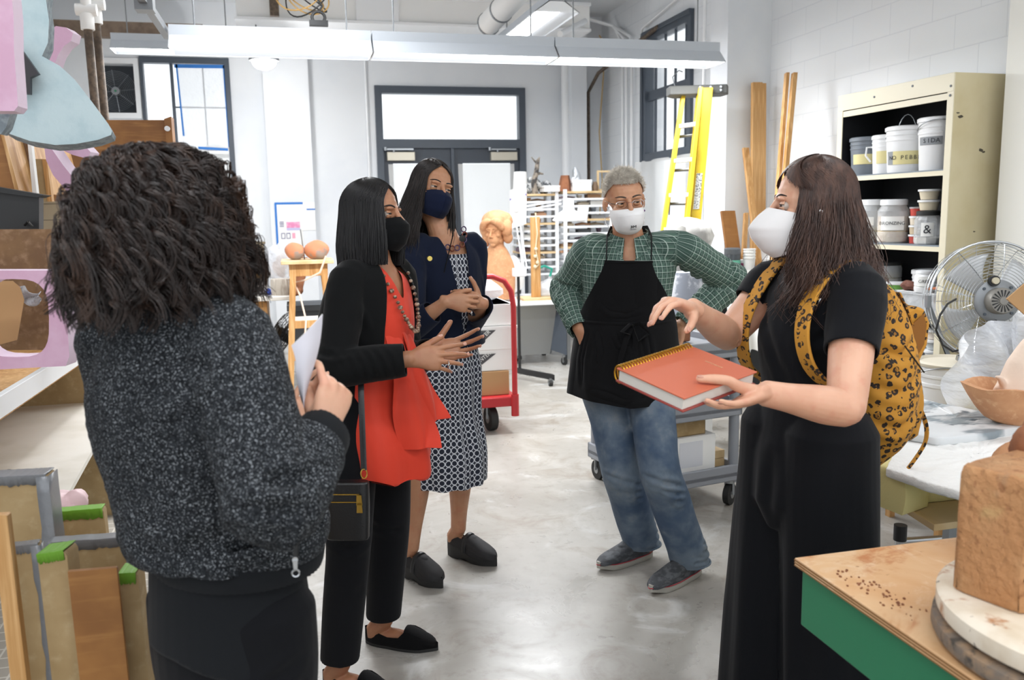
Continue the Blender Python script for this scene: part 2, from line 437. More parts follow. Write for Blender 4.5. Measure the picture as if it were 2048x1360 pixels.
w = thing('door_1', None, None, (1.97, YF, 0)); w['kind'] = 'structure'
x0, x1 = DO[:2]; zt = 3.055; m = MB()
for a, b in (((x0, YF-.04, zt-.09), (x1, YF+.1, zt)), ((x0, YF-.04, 0), (x0+.085, YF+.1, zt)), ((x1-.085, YF-.04, 0), (x1, YF+.1, zt)), ((x0, YF-.04, 2.31), (x1, YF+.1, 2.42)), ((1.945, YF-.04, 0), (1.985, YF+.1, 2.31))): m.bb(a, b)
part(m, 'door_frame', M['dkgrey'], w, bevel=.005)
part(MB().bb((x0+.08, YF+.05, 2.42), (x1-.08, YF+.055, zt-.09)), 'transom_pane', M['glass'], w)
for sx, (a, b) in enumerate(((x0+.085, 1.945), (1.985, x1-.085))):
    m = MB()
    for p, q in (((a, YF, 2.13), (b, YF+.05, 2.31)), ((a, YF, .0), (b, YF+.05, .3)), ((a, YF, 0), (a+.11, YF+.05, 2.3)), ((b-.11, YF, 0), (b, YF+.05, 2.3))): m.bb(p, q)
    l = part(m, 'door_leaf', M['dkgrey2'], w, bevel=.004)
    part(MB().bb((a+.1, YF+.02, .3), (b-.1, YF+.03, 2.13)), 'door_glass', M['glass'], l)
    m = MB(); m.shell(lambda u, v: V((a+.06+(b-a-.12)*u+.015*math.sin(v*4), YF-.012-.006*math.sin(u*9+v*6), .42+1.70*v)), 10, 8, .0015)
    part(m, 'paper_cover', M['paperwin'], w)
    cx = (1.32, 2.62)[sx]
    d = part(MB().bb((cx-.17, YF-.07, 2.16), (cx+.17, YF, 2.265)), 'door_closer', pm('champagne metal', 'C9C3B4', .4, .5), w, bevel=.006)
    m = MB(); m.bb((cx-.20, YF-.09, 2.285), (cx+.15, YF-.07, 2.305)); m.cyl((cx-.09, YF-.08, 2.26), (cx-.09, YF-.08, 2.30), .012); m.cyl((cx-.19, YF-.08, 2.28), (cx-.19, YF-.08, 2.32), .02)
    part(m, 'closer_arm', M['steel'], d)

m = MB(); a = at(551, 407, Y=YF-.02); b = at(607, 490, Y=YF-.02)
p = thing('wall_chart', 'white instruction sheet edged in blue tape with pink and violet printed blocks', 'poster', ((a.x+b.x)/2, YF-.15, b.z))
YP = YF-.135
part(MB().bb((a.x, YP-.003, b.z), (b.x, YP, a.z)), 'sheet', M['paper'], p)
W, H_ = b.x-a.x, a.z-b.z
def blk(u0, v0, u1, v1, d=.002): return ((a.x+u0*W, YP-.003-d, a.z-v1*H_), (a.x+u1*W, YP-.0025, a.z-v0*H_))
m = MB(); m.bb(*blk(-.03, -.02, 1.05, .03)); m.bb(*blk(-.04, 0, .04, 1)); part(m, 'tape_edge', M['bluetape'], p)
part(MB().bb(*blk(.38, .44, .9, .58)), 'pink_block', pm('pink print', 'E58FB8', .8, var=[(20, 'F2C4DA', .4, .7)]), p)
part(MB().bb(*blk(.38, .58, .9, .64)), 'violet_block', pm('violet print', 'C4C0E0', .8), p)
m = MB()
for k in range(2):
    u = .16+.2*k
    for q in ((u, .7, u+.15, .715), (u, .82, u+.15, .835), (u, .7, u+.02, .83), (u+.13, .7, u+.15, .83)): m.bb(*blk(*q))
for k in range(4): m.bb(*blk(.12, .43+.035*k, .28, .445+.035*k))
part(m, 'printed_squares', pm('violet ink', '5C5A8A', .8), p)
part(MB().bb(*blk(.58, .7, .7, .83)), 'pink_square', pm('pink ink', 'EFA9BE', .8), p)
a2 = at(590, 405, Y=YF-.14); b2 = at(632, 460, Y=YF-.14)
o = one(MB().bb((a2.x, YP-.002, b2.z), (b2.x, YP+.001, a2.z)), 'wall_sheet', M['whitem'], 'plain white sheet on the far pilaster overlapping the taped chart', 'poster')
part(MB().bb((a2.x+.13, YP-.006, a2.z-.09), (a2.x+.23, YP-.002, a2.z-.075)), 'tape', M['bluetape'], o)

def pipe(name, pts, r, mat, label, group=None):
    return one(MB().tube(pts, r, 12), name, mat, label, 'pipe', group, ang=60)
pipe('wall_pipe', [(2.98+.42, 10.62, 0), (3.40, 10.62, 3.9)], .055, M['white'], 'thick white vertical pipe on the far wall right of the double door')
pipe('wall_pipe', [(3.72, 10.68, 0), (3.72, 10.68, 3.0), (3.72, 10.3, 3.18), (3.9, 8.9, 3.45)], .022, M['rust'], 'thin brown pipe rising in the far right corner')
pipe('dangling_cable', [(3.80, 10.5, 1.4), (3.84, 10.5, 1.9), (3.81, 10.52, 2.5), (3.86, 10.5, 3.2), (3.84, 10.4, 3.55), (3.7, 10.2, 3.6)], .008, pm('tan cord', 'B89A62', .7), 'tan cord dangling beside the brown pipe in the far corner')
for k, (yy, b) in enumerate(((9.95, .0), (9.83, .14), (9.66, .3))):
    one(MB().tube([(3.9, yy, 0), (3.9, yy, 3.25), (3.9, yy+.05, 3.5), (3.88, yy+.25+b, 3.72), (3.6, yy+.3+b, 3.8), (2.3, yy+.3, 3.8+.03*k)], .018, 10), 'conduit', M['white'],
        ('white conduit closest to the far corner, bending over at the ceiling', 'middle one of three white conduits left of the dark window', 'white conduit nearest the dark window frame, arching over at the ceiling')[k], 'pipe', 'conduits on the right wall', ang=60)
one(MB().tube([(3.9, 9.5, 3.2), (3.9, 9.35, 3.52), (3.9, 7.4, 3.75), (3.9, 7.0, 3.75)], .014, 8), 'conduit', M['white'], 'thin white conduit sloping up above the dark window', 'pipe')
one(MB().tube([(3.53, 7.08, 0), (3.53, 7.08, 3.9)], .016, 8), 'conduit', M['white'], 'white conduit down the corner of the pilaster behind the yellow ladder', 'pipe')
one(MB().tube([(.93, YF-.02, 0), (.93, YF-.02, 3.9)], .015, 8), 'conduit', M['white'], 'slim white conduit on the far wall left of the double door', 'pipe')
a = at(180, 57, Y=5.2); 
for k, (u, l) in enumerate(((176, 'brown vertical pipe with white valve at the top, left of the pair by the rack'), (192, 'brown vertical pipe with white valve, right of the pair by the rack'))):
    p0 = at(u, 60+k*-12, Y=5.0+.1*k); w = thing('valve_pipe', l, 'pipe', (p0.x+.02, p0.y, 0), 'brown pipes with white valves')
    part(MB().tube([(p0.x+.02, p0.y, .2), (p0.x, p0.y, p0.z)], .022, 12), 'pipe', M['rust'], w)
    m = MB(); m.tube([(p0.x, p0.y, p0.z), (p0.x, p0.y, p0.z+.08)], .034, 12); m.cyl((p0.x-.05, p0.y, p0.z+.10), (p0.x+.05, p0.y, p0.z+.10), .03); m.tube([(p0.x, p0.y, p0.z+.1), (p0.x, p0.y, 3.9)], .026, 12)
    part(m, 'valve', M['whitem'], w)

def ceil_at(u, v, Y): return at(u, v, Y=Y)
w = thing('air_duct', 'long white rectangular duct running under the ceiling before the far wall', 'duct', (1.3, 9.6, 3.5))
part(MB().bb((-.45, 9.4, 3.50), (3.3, 9.9, 3.76)), 'duct_body', M['whitem'], w, bevel=.01)
m = MB(); m.bb((-.47, 9.36, 3.47), (3.3, 9.94, 3.50)); m.bb((.74, 9.37, 3.5), (1.18, 9.93, 3.78)); m.bb((-.47, 9.36, 3.74), (3.3, 9.94, 3.775))
part(m, 'flange', M['white'], w, bevel=.004)
a, b = at(975, 50, Y=8.2), at(1060, -40, Y=7.2)
w = thing('round_duct', 'fat white round duct hanging diagonally above the middle fluorescent light', 'duct', a)
part(MB().cyl(a, b+(b-a)*1.2, .105, n=24), 'duct_body', M['whitem'], w)
m = MB(); d = (b-a).normalized()
for t in (.02, .35): m.cyl(a+d*t, a+d*(t+.02), .112, n=24)
part(m, 'band', M['galv'], w)
one(MB().bb((-2.55, 10.3, 3.50), (-.85, 10.5, 3.60)).bb((-2.55, 10.3, 3.44), (-.85, 10.42, 3.5)), 'ceiling_beam', pm('brown steel beam', '7A6858', .6, var=[(8, '5F4F42', .4, .7)]), 'brown beam under the ceiling at the far left above the exhaust fan', 'beam')
one(MB().bb((-.12, 9.2, 3.48), (-.03, 9.26, 3.95)), 'ceiling_hanger', M['rust'], 'short brown post hanging from the ceiling left of the coiled cable', 'beam')
a, b = at(262, -30, Y=4.6), at(335, 78, Y=5.9)
w = one(MB().slab([a+V((-.02, 0, 0)), a+V((.02, 0, 0)), b+V((.02, 0, 0)), b+V((-.02, 0, 0))], (0, 0, .045)), 'strut_channel', M['galv'], 'galvanised channel sloping under the ceiling at the upper left', 'beam')
c = a.lerp(b, .32); part(MB().bb(c+V((-.045, -.05, -.03)), c+V((.045, .05, .18))), 'bracket', M['galv'], w)
for k, (zz, yy, r, l) in enumerate(((3.80, 9.0, .03, 'white pipe running across under the ceiling, nearest the duct'), (3.87, 8.7, .022, 'thin grey pipe running across under the ceiling'), (3.72, 8.5, .022, 'thin white pipe with couplings crossing below the grey one'))):
    m = MB(); m.tube([(-1.2+k*.9, yy, zz), (3.3, yy, zz)], r, 10)
    for q in range(5): m.cyl((.6+q*.55, yy, zz), (.65+q*.55, yy, zz), r*1.35, n=10)
    one(m, 'ceiling_pipe', (M['whitem'], M['galv'], M['white'])[k], l, 'pipe', 'pipes across the ceiling')
one(MB().cyl((1.62, 8.4, 3.86), (2.0, 8.4, 3.9), .03), 'ceiling_pipe', M['red'], 'short red pipe length among the white ceiling pipes', 'pipe')
a, b = at(1145, 100-30, Y=8.6), at(1180, 42, Y=8.4)
one(MB().tube([at(1120, 68, Y=8.3), at(1170, 42, Y=9.2)], .03, 10), 'ceiling_pipe', M['white'], 'white elbow pipe right of the depthwise fluorescent light', 'pipe')
w = thing('cable_coil', 'loose coil of tan and black cables hanging with a black clamp from the ceiling', 'cable', at(615, 20, Y=6.6))
c0 = at(600, -6, Y=6.6)
for k, mt in enumerate(('tan', 'tan', 'black', 'tan', 'black')):
    m = MB(); ph = k*.9
    m.tube([c0+V((-.02+.16*math.cos(a+ph)+.02*k, .06*math.sin(2*a+ph), .04+(.13+.01*k)*math.sin(a))) for a in [2*PI*i/30 for i in range(30)]], .0055, 6, closed=True)
    part(m, 'cable', M['black'] if mt == 'black' else pm('tan cable', 'B99457', .6), w)
m = MB(); c1 = at(637, 38, Y=6.5)
m.box(c1+V((0, 0, -.03)), (.13, .06, .035)); m.tube([c1+V((.045*math.cos(a), 0, .04*math.sin(a)+.01)) for a in [2*PI*i/16 for i in range(16)]], .011, 6, closed=True)
m.tube([c1+V((0, 0, .04)), c1+V((.03, 0, .09)), c1+V((-.01, 0, .15)), c1+V((.05, 0, .2))], .008, 6)
part(m, 'clamp', M['black'], w)

def fixture(A, B, label, lit=60, group='fluorescent strip lights', drop=None, w_=.30):
    """industrial strip light from A to B (ends at reflector lip height)"""
    A, B = V(A), V(B); d = (B-A).normalized(); s = V((0, 0, 1)).cross(d).normalized(); L = (B-A).length
    t = thing('strip_light', label, 'ceiling light', (A+B)/2, group)
    m = MB(); h = w_/2; th = .004
    prof = [(-h, 0), (-.06, .085), (-.06, .145), (.06, .145), (.06, .085), (h, 0), (h-.006, 0), (.055, .08), (-.055, .08), (-h+.006, 0)]
    Mx = Matrix((s, V((0, 0, 1)), d)).transposed().to_4x4(); Mx.translation = A
    m.prism(prof, 0, L, Mx); part(m, 'housing', M['fixture'], t)
    for zz in (0.0, L-.004): m = MB(); m.prism([(-h, 0), (-.06, .085), (.06, .085), (h, 0)], zz, zz+.004, Mx); part(m, 'end_cap', M['white'], t)
    for sx in (-.055, .055):
        m = MB(); m.cyl(A+s*sx+V((0, 0, .045))+d*.02, B+s*sx+V((0, 0, .045))-d*.02, .018, n=12); part(m, 'tube', M['tube'], t)
    m = MB()
    for k in (.12, .88):
        p = A.lerp(B, k); m.cyl(p+V((0, 0, .14)), V((p.x, p.y, ZC)), .005, n=6)
    part(m, 'hanger', M['galv'], t)
    ld = bpy.data.lights.new('strip_lamp', 'AREA'); ld.shape = 'RECTANGLE'; ld.size = L; ld.size_y = w_*.8; ld.energy = lit; ld.color = (.965, .98, 1)
    lo = bpy.data.objects.new('strip_lamp', ld); COL.objects.link(lo)
    Mz = Matrix((d, -s if d.cross(-s).z > 0 else s, V((0, 0, 1)))).transposed().to_4x4()
    Mz.translation = (A+B)/2+V((0, 0, .004)); lo.matrix_world = Mz
    return t
LIT = 34
x = -.665
for k, l in enumerate(('left length of the white strip light row across the middle of the room', 'middle length of the white strip light row across the middle of the room', 'right length of the white strip light row, ending by the ladder')):
    fixture((x+.004, 5.7, 2.50), (x+1.195, 5.7, 2.50), l, LIT); x += 1.2
fixture((-1.47, 8.5, 2.98), (-.37, 8.5, 2.98), 'white strip light hanging before the taped window at the far left', LIT*.9)
a, b = at(1078, 60, Y=6.6), at(985, 90, Y=8.6)
fixture((2.02, 6.5, 3.0), (2.02, 8.3, 3.02), 'wide white strip light pointing into the room right of the round duct', LIT*1.6, w_=.36)
a, b = at(450, -10, Y=5.0), at(478, 50, Y=6.4)
fixture((.0-.02, 4.6, 3.13), (-.02, 5.9+.3, 3.13), 'white strip light pointing into the room above the left end of the row', LIT, w_=.34)
for k, (X_, Y_, l) in enumerate(((-1.2, 1.2, 'strip light over the left side behind the photographer'), (1.2, .6, 'strip light over the right side behind the photographer'), (-.2, -1.2, 'strip light nearest the back of the room'), (2.4, 2.6, 'strip light above the glaze cabinet side'))):
    fixture((X_, Y_, 3.1), (X_+1.8, Y_, 3.1), l, LIT*.33)
c = at(528, 122, Y=9.6)
w = thing('dome_lamp', 'round glowing dome lamp hanging in front of the far wall left pilaster', 'lamp', c)
part(MB().lathe([(.03, .14), (.05, .13), (.09, .10), (.15, .03), (.155, 0), (.145, 0), (.08, .09), (.02, .12)], c, 32), 'shade', M['galv'], w)
part(MB().ball(c+V((0, 0, -.005)), (.125, .125, .085), 24), 'bulb', M['dome'], w)
part(MB().tube([c+V((0, 0, .13)), c+V((.01, 0, .3)), c+V((-.06, 0, .32)), V((c.x-.06, c.y, ZC))], .006, 6), 'cord', M['black'], w)
ld = bpy.data.lights.new('dome_light', 'POINT'); ld.energy = 25; ld.shadow_soft_size = .12
lo = bpy.data.objects.new('dome_light', ld); COL.objects.link(lo); lo.location = c+V((0, 0, -.16))

wd = bpy.data.worlds.new('sky'); sc.world = wd; wd.use_nodes = True
bg = wd.node_tree.nodes['Background']; bg.inputs[0].default_value = (.93, .965, 1, 1); bg.inputs[1].default_value = 1.2
sc.view_settings.exposure = 0.36
def caster(parent, p, r=.04, w=.025, ang=0, mat='blackrub'):
    p = V(p); a = V((math.cos(ang), math.sin(ang), 0)); m = MB()
    m.lathe([(r*.55, -w/2), (r, -w/2), (r, w/2), (r*.55, w/2)], p+V((0, 0, r)), 20, axis=a)
    o = part(m, 'caster', M[mat], parent)
    m = MB(); m.cyl(p+V((0, 0, r))-a*(w/2+.003), p+V((0, 0, r))+a*(w/2+.003), r*.4, n=12)
    for s in (-1, 1): m.bb(p+a*s*(w/2+.004)+V((-.006, -.006, r)), p+a*s*(w/2+.004)+V((.006, .006, r*2.2)))
    m.cyl(p+V((0, 0, r*2.1)), p+V((0, 0, r*2.6)), r*.5, n=12)
    part(m, 'fork', M['steel'], o); return o

w = thing('metal_desk', 'grey metal desk on casters carrying the terracotta bust', 'desk', (2.05, 8.3, 0))
part(MB().bb((1.3, 7.95, .612), (2.58, 8.75, .655)), 'desktop', M['white'], w, bevel=.008)
part(MB().slab([(1.35, 8.14, .1), (2.42, 8.14, .1), (2.50, 8.14, .61), (1.35, 8.14, .61)], (0, .02, 0)), 'modesty_panel', M['steel'], w)
part(MB().slab([(2.43, 8.16, .14), (2.56, 8.0, .10), (2.56, 8.0, .6), (2.50, 8.16, .6)], (-.01, 0, 0)), 'side_panel', M['dkgrey'], w)
m = MB(); m.bb((2.55, 7.98, .06), (2.585, 8.02, .61)); part(m, 'leg', M['steel'], w)
m = MB(); m.bb((2.55, 8.66, .06), (2.585, 8.7, .61)); part(m, 'leg', M['steel'], w)
part(MB().slab([(2.42, 8.16, .09), (2.57, 7.99, .09), (2.57, 7.99, .14), (2.42, 8.16, .14)], (.02, .02, 0)), 'rail', M['steel'], w)
for p in ((2.53, 8.02, 0), (2.16, 8.40, 0), (1.4, 8.05, 0), (2.5, 8.65, 0)): caster(w, p, .038, ang=.4)
w = thing('arm_lamp', 'white spring-arm lamp on a black wheeled stand beside the bust', 'lamp', (1.93, 7.45, 0))
pb = at(1040, 757, Z=0); YL = pb.y
part(MB().cyl((pb.x, YL, .05), (pb.x, YL, at(1040, 552, Y=YL).z), .013), 'pole', M['black'], w)
q = at(1108, 765, Z=.03); m = MB(); m.slab([(pb.x-.02, YL-.02, .05), (pb.x-.02, YL+.03, .05), (q.x, q.y+.03, .05), (q.x, q.y-.02, .05)], (0, 0, .05)); part(m, 'base_bar', M['black'], w)
caster(w, (q.x-.03, q.y, 0), .026, .03)
zc = at(1040, 545, Y=YL).z
part(MB().bb((pb.x-.05, YL-.04, zc-.035), (pb.x+.07, YL+.04, zc+.04)), 'clamp', M['white'], w, bevel=.01)
e0 = at(1050, 537, Y=YL); e1 = at(1032, 420, Y=YL); e2 = at(1122, 404, Y=YL); m = MB()
for s in (-.018, .018): m.cyl(e0+V((s, 0, 0)), e1+V((s, 0, 0)), .007)
part(m, 'lower_arm', M['white'], w); m = MB()
for s in (-.015, .015): m.cyl(e1+V((0, 0, s)), e2+V((0, 0, s)), .007)
part(m, 'upper_arm', M['white'], w); part(MB().ball(e1, .028), 'elbow_joint', M['white'], w)
c = at(1138, 442, Y=YL)
part(MB().lathe([(.145, 0), (.15, .01), (.09, .075), (.05, .10), (.045, .19), (.02, .2)], c, 28), 'lamp_shade', M['white'], w)
part(MB().cyl(c+V((.12, 0, -.01)), c+V((.14, 0, .13)), .05), 'lamp_housing', M['white'], w)
c = at(1072, 592, Y=8.1); w = thing('carved_post', 'flat wooden post with knotted string, standing on the grey desk right of the lamp', 'post', (c.x, 8.1, .656))
m = MB(); m.bb((c.x-.05, 8.075, .68), (c.x+.045, 8.105, 1.46)); part(m, 'post', M['wood'], w, bevel=.006)
part(MB().bb((c.x-.16, 7.97, .656), (c.x+.18, 8.25, .68)), 'base_board', M['woodlt'], w)
m = MB(); m.tube([(c.x-.005, 8.06, 1.5), (c.x+.01, 8.06, 1.3), (c.x-.01, 8.06, 1.15), (c.x+.02, 8.06, 1.0), (c.x-.02, 8.06, .96)], .007, 6)
for z in (1.15, 1.08, 1.02, .98): m.ball((c.x+rnd.uniform(-.02, .02), 8.055, z), .018, 8)
part(m, 'knotted_string', pm('cream string', 'E5D6B4', .8), w)
def lump(c, r, seed, amp=.25, n=24):
    rr = random.Random(seed); ph = [(rr.uniform(2, 5), rr.uniform(0, 6), rr.uniform(2, 5), rr.uniform(0, 6)) for _ in range(5)]
    m = MB(); m.ball((0, 0, 0), 1, n); c = V(c)
    out = []
    for p in m.v:
        k = 1+sum(amp/5*math.sin(a*p.x*1.3+b+p.z*c_)+amp/5*math.cos(c_*p.y+d) for a, b, c_, d in ph)
        out.append(V((p.x*r[0]*k, p.y*r[1]*k, p.z*r[2]*k))+c)
    m.v = out; return m
c = at(1097, 580, Y=8.15)
one(lump((c.x, 8.15, .75), (.12, .1, .095), 3), 'plastic_bag', M['poly'], 'crumpled pale plastic bag on the grey desk beside the man\'s elbow', 'bag')
one(lump((2.12, 8.5, .86), (.13, .12, .2), 8), 'wrapped_bundle', M['paper'], 'white wrapped bundle on the grey desk right behind the bust', 'bag')
c = at(1100, 545, Y=8.4); w = thing('spray_bottle', 'clear bottle with teal trigger on the desk behind the wooden post', 'bottle', (c.x, 8.4, .656))
part(MB().lathe([(.035, 0), (.04, .02), (.04, .12), (.02, .17), (.016, .2)], (c.x, 8.4, .656)), 'bottle', M['clearp'], w)
part(MB().tube([(c.x, 8.4, .85), (c.x+.02, 8.4, .93), (c.x-.06, 8.4, .96), (c.x-.1, 8.4, .95)], .014, 8), 'trigger', pm('teal plastic', '2FA08C', .4), w)

def rack(label, x0, x1, y0, y1, ztop, n, sp, zb=.0):
    w = thing('storage_rack', label, 'shelf', ((x0+x1)/2, (y0+y1)/2, 0))
    for a in (x0, x1):
        for b in (y0, y1): part(MB().bb((a-.017, b-.017, 0), (a+.017, b+.017, ztop+.02)), 'upright', M['white'], w)
    zs = []
    for k in range(n):
        z = ztop-k*sp; zs.append(z); part(MB().bb((x0, y0-.01, z-.022), (x1, y1, z)), 'shelf', M['white'] if k % 4 else M['woodlt'], w)
    return zs
xa, xb, xc = at(1050, 380, Y=8.9).x, at(1130, 380, Y=8.9).x, at(1222, 380, Y=8.9).x
zt = at(1170, 382, Y=8.9).z
zA = rack('left white rack of close shelves full of small studio pieces, behind the arm lamp', xa, xb-.05, 9.05, 9.5, zt-.02, 12, .078)
zB = rack('right white rack of close shelves full of small studio pieces, beside the man\'s head', xb, xc, 8.9, 9.35, zt, 12, .074)
ware = [pm('ware '+c, c, .7) for c in ('8C6A4A', 'C9C4BA', '4C4E50', 'B58A6A', 'DCD9D3', '8A8F95', '6E5A66', 'A79A86')]
def tile_proto():
    m = MB(); m.box((0, 0, .015), (.12, .2, .03)); m.box((.01, 0, .038), (.07, .14, .018)); return m
def cup_proto():
    return MB().lathe([(.022, 0), (.03, .02), (.032, .045), (.028, .045), (.02, .008)], (0, 0, 0), 14)
def box_proto():
    m = MB(); m.box((0, 0, .022), (.14, .16, .044)); m.box((0, 0, .046), (.15, .17, .006)); return m
def stick_proto():
    m = MB()
    for k in range(3): m.tube([(-.08, -.03+.03*k, .012), (0, -.035+.03*k, .02+.004*k), (.08, -.03+.03*k, .012)], .01, 6)
    return m
protos = []
for nm, fn in (('test_tile', tile_proto), ('small_cup', cup_proto), ('flat_box', box_proto), ('stick_bundle', stick_proto)):
    protos.append((nm, fn))
n_ = 0
for zs, X0, X1, Y0, side in ((zA, xa, xb-.05, 9.07, 'left'), (zB, xb, xc, 8.92, 'right')):
    for i, z in enumerate(zs[1:10]):
        x = X0+.06
        while x < X1-.08:
            if rnd.random() < .86:
                k = rnd.randrange(4); nm, fn = protos[k]
                key = (k, rnd.randrange(8))
                if key not in M:
                    o = one(fn(), nm, ware[key[1]], 'x', 'ceramic piece', loc=(0, 0, 0)); M[key] = o
                else:
                    o = M[key].copy(); COL.objects.link(o)
                kindword = ('flat test tile', 'small cup', 'flat box', 'bundle of sticks')[k]
                o['label'] = f'{kindword} on the close-set shelves of the {side} white rack'
                o['group'] = f'{nm}s on the {side} white rack'.replace('_', ' ')
                o.location = (x, Y0+rnd.uniform(.1, .14), z); o.rotation_euler = (0, 0, rnd.uniform(-.15, .15))
                o.scale = (1, 1, rnd.uniform(.75, 1.0))
            x += rnd.uniform(.14, .19)
zT = zt+.001
o = at(1037, 360, Y=9.2); one(MB().lathe([(.085, 0), (.085, .02), (.07, .24), (.06, .24), (.07, .02)], (o.x+.02, 9.2, zT-.02)), 'white_bin', M['whitem'], 'white tapered bin on top of the left rack beside the door', 'bin')
o = at(1058, 378, Y=9.25)
one(lump((o.x, 9.25, zT+.065), (.11, .1, .085), 11, .6), 'stone_fragment', pm('grey mottled stone', '6B6E70', .8, var=[(18, 'D0D1D0', .45, .55), (11, '2A2C2E', .55, .65)]), 'lumpy black and white marbled fragment on top of the left rack', 'sculpture')
one(lump((o.x+.18, 9.25, zT+.05), (.07, .07, .07), 14, .6), 'stone_fragment', pm('dark mottled stone', '55585C', .8, var=[(22, 'B9BABB', .45, .55)]), 'smaller dark grey fragment on the rack, right of the driftwood figure', 'sculpture')
p = at(1070, 380, Y=9.12); m = MB()
m.tube([(p.x, 9.1, zT-.02), (p.x-.02, 9.1, zT+.1), (p.x+.01, 9.1, zT+.2), (p.x+.03, 9.1, zT+.33), (p.x+.05, 9.1, zT+.37)], [.035, .03, .028, .022, .006], 8)
m.tube([(p.x, 9.1, zT+.18), (p.x+.05, 9.1, zT+.2), (p.x+.09, 9.1, zT+.19)], [.018, .014, .008], 8); m.tube([(p.x+.02, 9.1, zT+.3), (p.x-.04, 9.1, zT+.37)], [.012, .006], 6)
one(m, 'driftwood_figure', pm('weathered wood', '8E8478', .8, var=[(14, '3C3A3A', .45, .6)]), 'upright twisted driftwood figure on the rack top nearest the door', 'sculpture')
p = at(1130, 361, Y=9.0); one(MB().lathe([(.075, 0), (.068, .08), (.05, .17), (.04, .17)], (p.x, 9.0, zT), 5), 'clay_vase', M['terrad'], 'rough red clay vase on the rack top left of the foil piece', 'vase')
p = at(1151, 357, Y=9.0); one(lump((p.x, 9.0, zT+.115), (.055, .05, .13), 21, .5), 'foil_figure', pm('crumpled foil', 'C4C9CE', .3, .8, bump=(30, 1, .02)), 'upright crumpled foil figure on the rack top', 'sculpture')
p = at(1160, 372, Y=8.98); one(MB().bb((p.x-.1, 8.92, zT), (p.x+.11, 9.15, zT+.115)).bb((p.x-.105, 8.915, zT+.09), (p.x+.115, 9.155, zT+.12)), 'shoe_box', M['whitem'], 'white lidded box on the rack top in front of the foil figure', 'box')
p = at(1105, 372, Y=9.1); one(MB().bb((p.x-.12, 9.0, zT), (p.x+.1, 9.2, zT+.06)).bb((p.x-.125, 8.995, zT+.045), (p.x+.105, 9.205, zT+.064)), 'flat_carton', M['whitem'], 'low white carton on the left rack top beneath the clay vase', 'box')
p = at(1190, 368, Y=8.98); one(MB().lathe([(.03, 0), (.035, .05), (.02, .09), (.02, .1)], (p.x, 8.98, zT), 14), 'small_pot', pm('brown glaze', '77604A', .5), 'small brown pot on the rack top left of the man\'s head', 'pot')
p = at(1205, 355, Y=9.0); m = MB()
for a, b in (((0, 0), (.02, .22)), ((.13, 0), (.15, .22)), ((0, .2), (.15, .22)), ((0, 0), (.15, .02))): m.bb((p.x-.06+a[0], 9.0, zT+a[1]), (p.x-.06+b[0], 9.02, zT+b[1]))
one(m, 'picture_surround', M['woodlt'], 'empty pale wood frame standing on the rack behind the man\'s head', 'frame')
m = MB(); p = at(1034, 415, Y=8.8); m.shell(lambda u, v: V((p.x-.07+.17*u, 8.8+.02*math.sin(u*9+v*3), p.z-.22+.40*v+.05*u)), 14, 10, .003)
one(m, 'hanging_bag', pm('white and violet bag', 'F2F2F4', .6, var=[(7, '5A4FA0', .60, .64)]), 'white plastic bag with violet print hanging at the left end of the racks', 'bag')

w = thing('platform_truck', 'red platform hand truck loaded with clay boxes behind the woman in navy', 'cart', (1.1, 6.0, 0))
part(MB().bb((.72, 5.6, .185), (1.43, 6.6, .255)), 'deck', M['red'], w, bevel=.01)
m = MB(); zz = 1.083
m.tube([(1.41, 5.6, .13), (1.41, 5.6, .88), (1.395, 5.6, .98), (1.35, 5.6, 1.05), (1.27, 5.6, zz), (.90, 5.6, zz), (.80, 5.6, 1.04), (.76, 5.6, .95), (.75, 5.6, .13)], .019, 12)
part(m, 'handle', M['red'], w, ang=70)
part(MB().cyl((1.41, 5.6, .12), (1.41, 5.6, .27), .027), 'socket', M['red'], w)
for p in ((1.265, 5.72, 0), (.85, 5.72, 0), (1.3, 6.5, 0), (.85, 6.5, 0)): caster(w, p, .085, .05, ang=.15)
def clay_box(x0, x1, y0, y1, z0, z1, label, k):
    w = thing('clay_box', label, 'box', ((x0+x1)/2, (y0+y1)/2, z0), 'white clay boxes on the red truck')
    m = MB(); m.bb((x0, y0, z0), (x1, y1, z1)); part(m, 'carton', M['paper'], w, bevel=.006)
    part(MB().bb((x0-.003, y0-.003, z1-.018), (x1+.003, y1+.003, z1)), 'lid_flap', M['whitem'], w)
    h = z1-z0; xr = x0+.27
    m = MB(); m.slab([(x0+.02, y0-.004, z0+.02), (xr-.09, y0-.004, z0+.02), (xr+.05, y0-.004, z1-.025), (x0+.02, y0-.004, z1-.025)], (0, .002, 0)); part(m, 'printed_triangle', pm('grey print', '4A4A4C', .7) if k == 0 else bpy.data.materials['grey print'], w)
    d = V((.14, 0, h-.045)).normalized()
    for s, off, sx in (('CENTER', (-.045, .090), .95), ('ART', (-.095, .105), .9), ('CLAY', (-.14, .12), .8)):
        c = V((xr+off[0], y0-.006, z0+off[1])); text(s, .038, frame(c, d, (0, 0, 1)), 'lettering', M['paper'], w, .0005, sx=sx)
    return w
clay_box(.98, 1.435, 5.68, 6.15, .426, .572, 'lowest white clay box, right above the brown carton', 0)
clay_box(.98, 1.45, 5.67, 6.15, .573, .736, 'middle white clay box of three on the red truck', 1)
clay_box(.97, 1.425, 5.68, 6.15, .737, .885, 'topmost white clay box on the red truck, under the plastic heap', 1)
one(MB().bb((.95, 5.67, .256), (1.39, 6.15, .425)), 'carton', M['card'], 'brown cardboard carton lowest on the red truck deck', 'box', bevel=.006)
one(lump((1.2, 5.95, .97), (.2, .18, .12), 31, .35), 'plastic_heap', M['poly'], 'crumpled clear plastic heaped on the topmost clay box', 'bag')

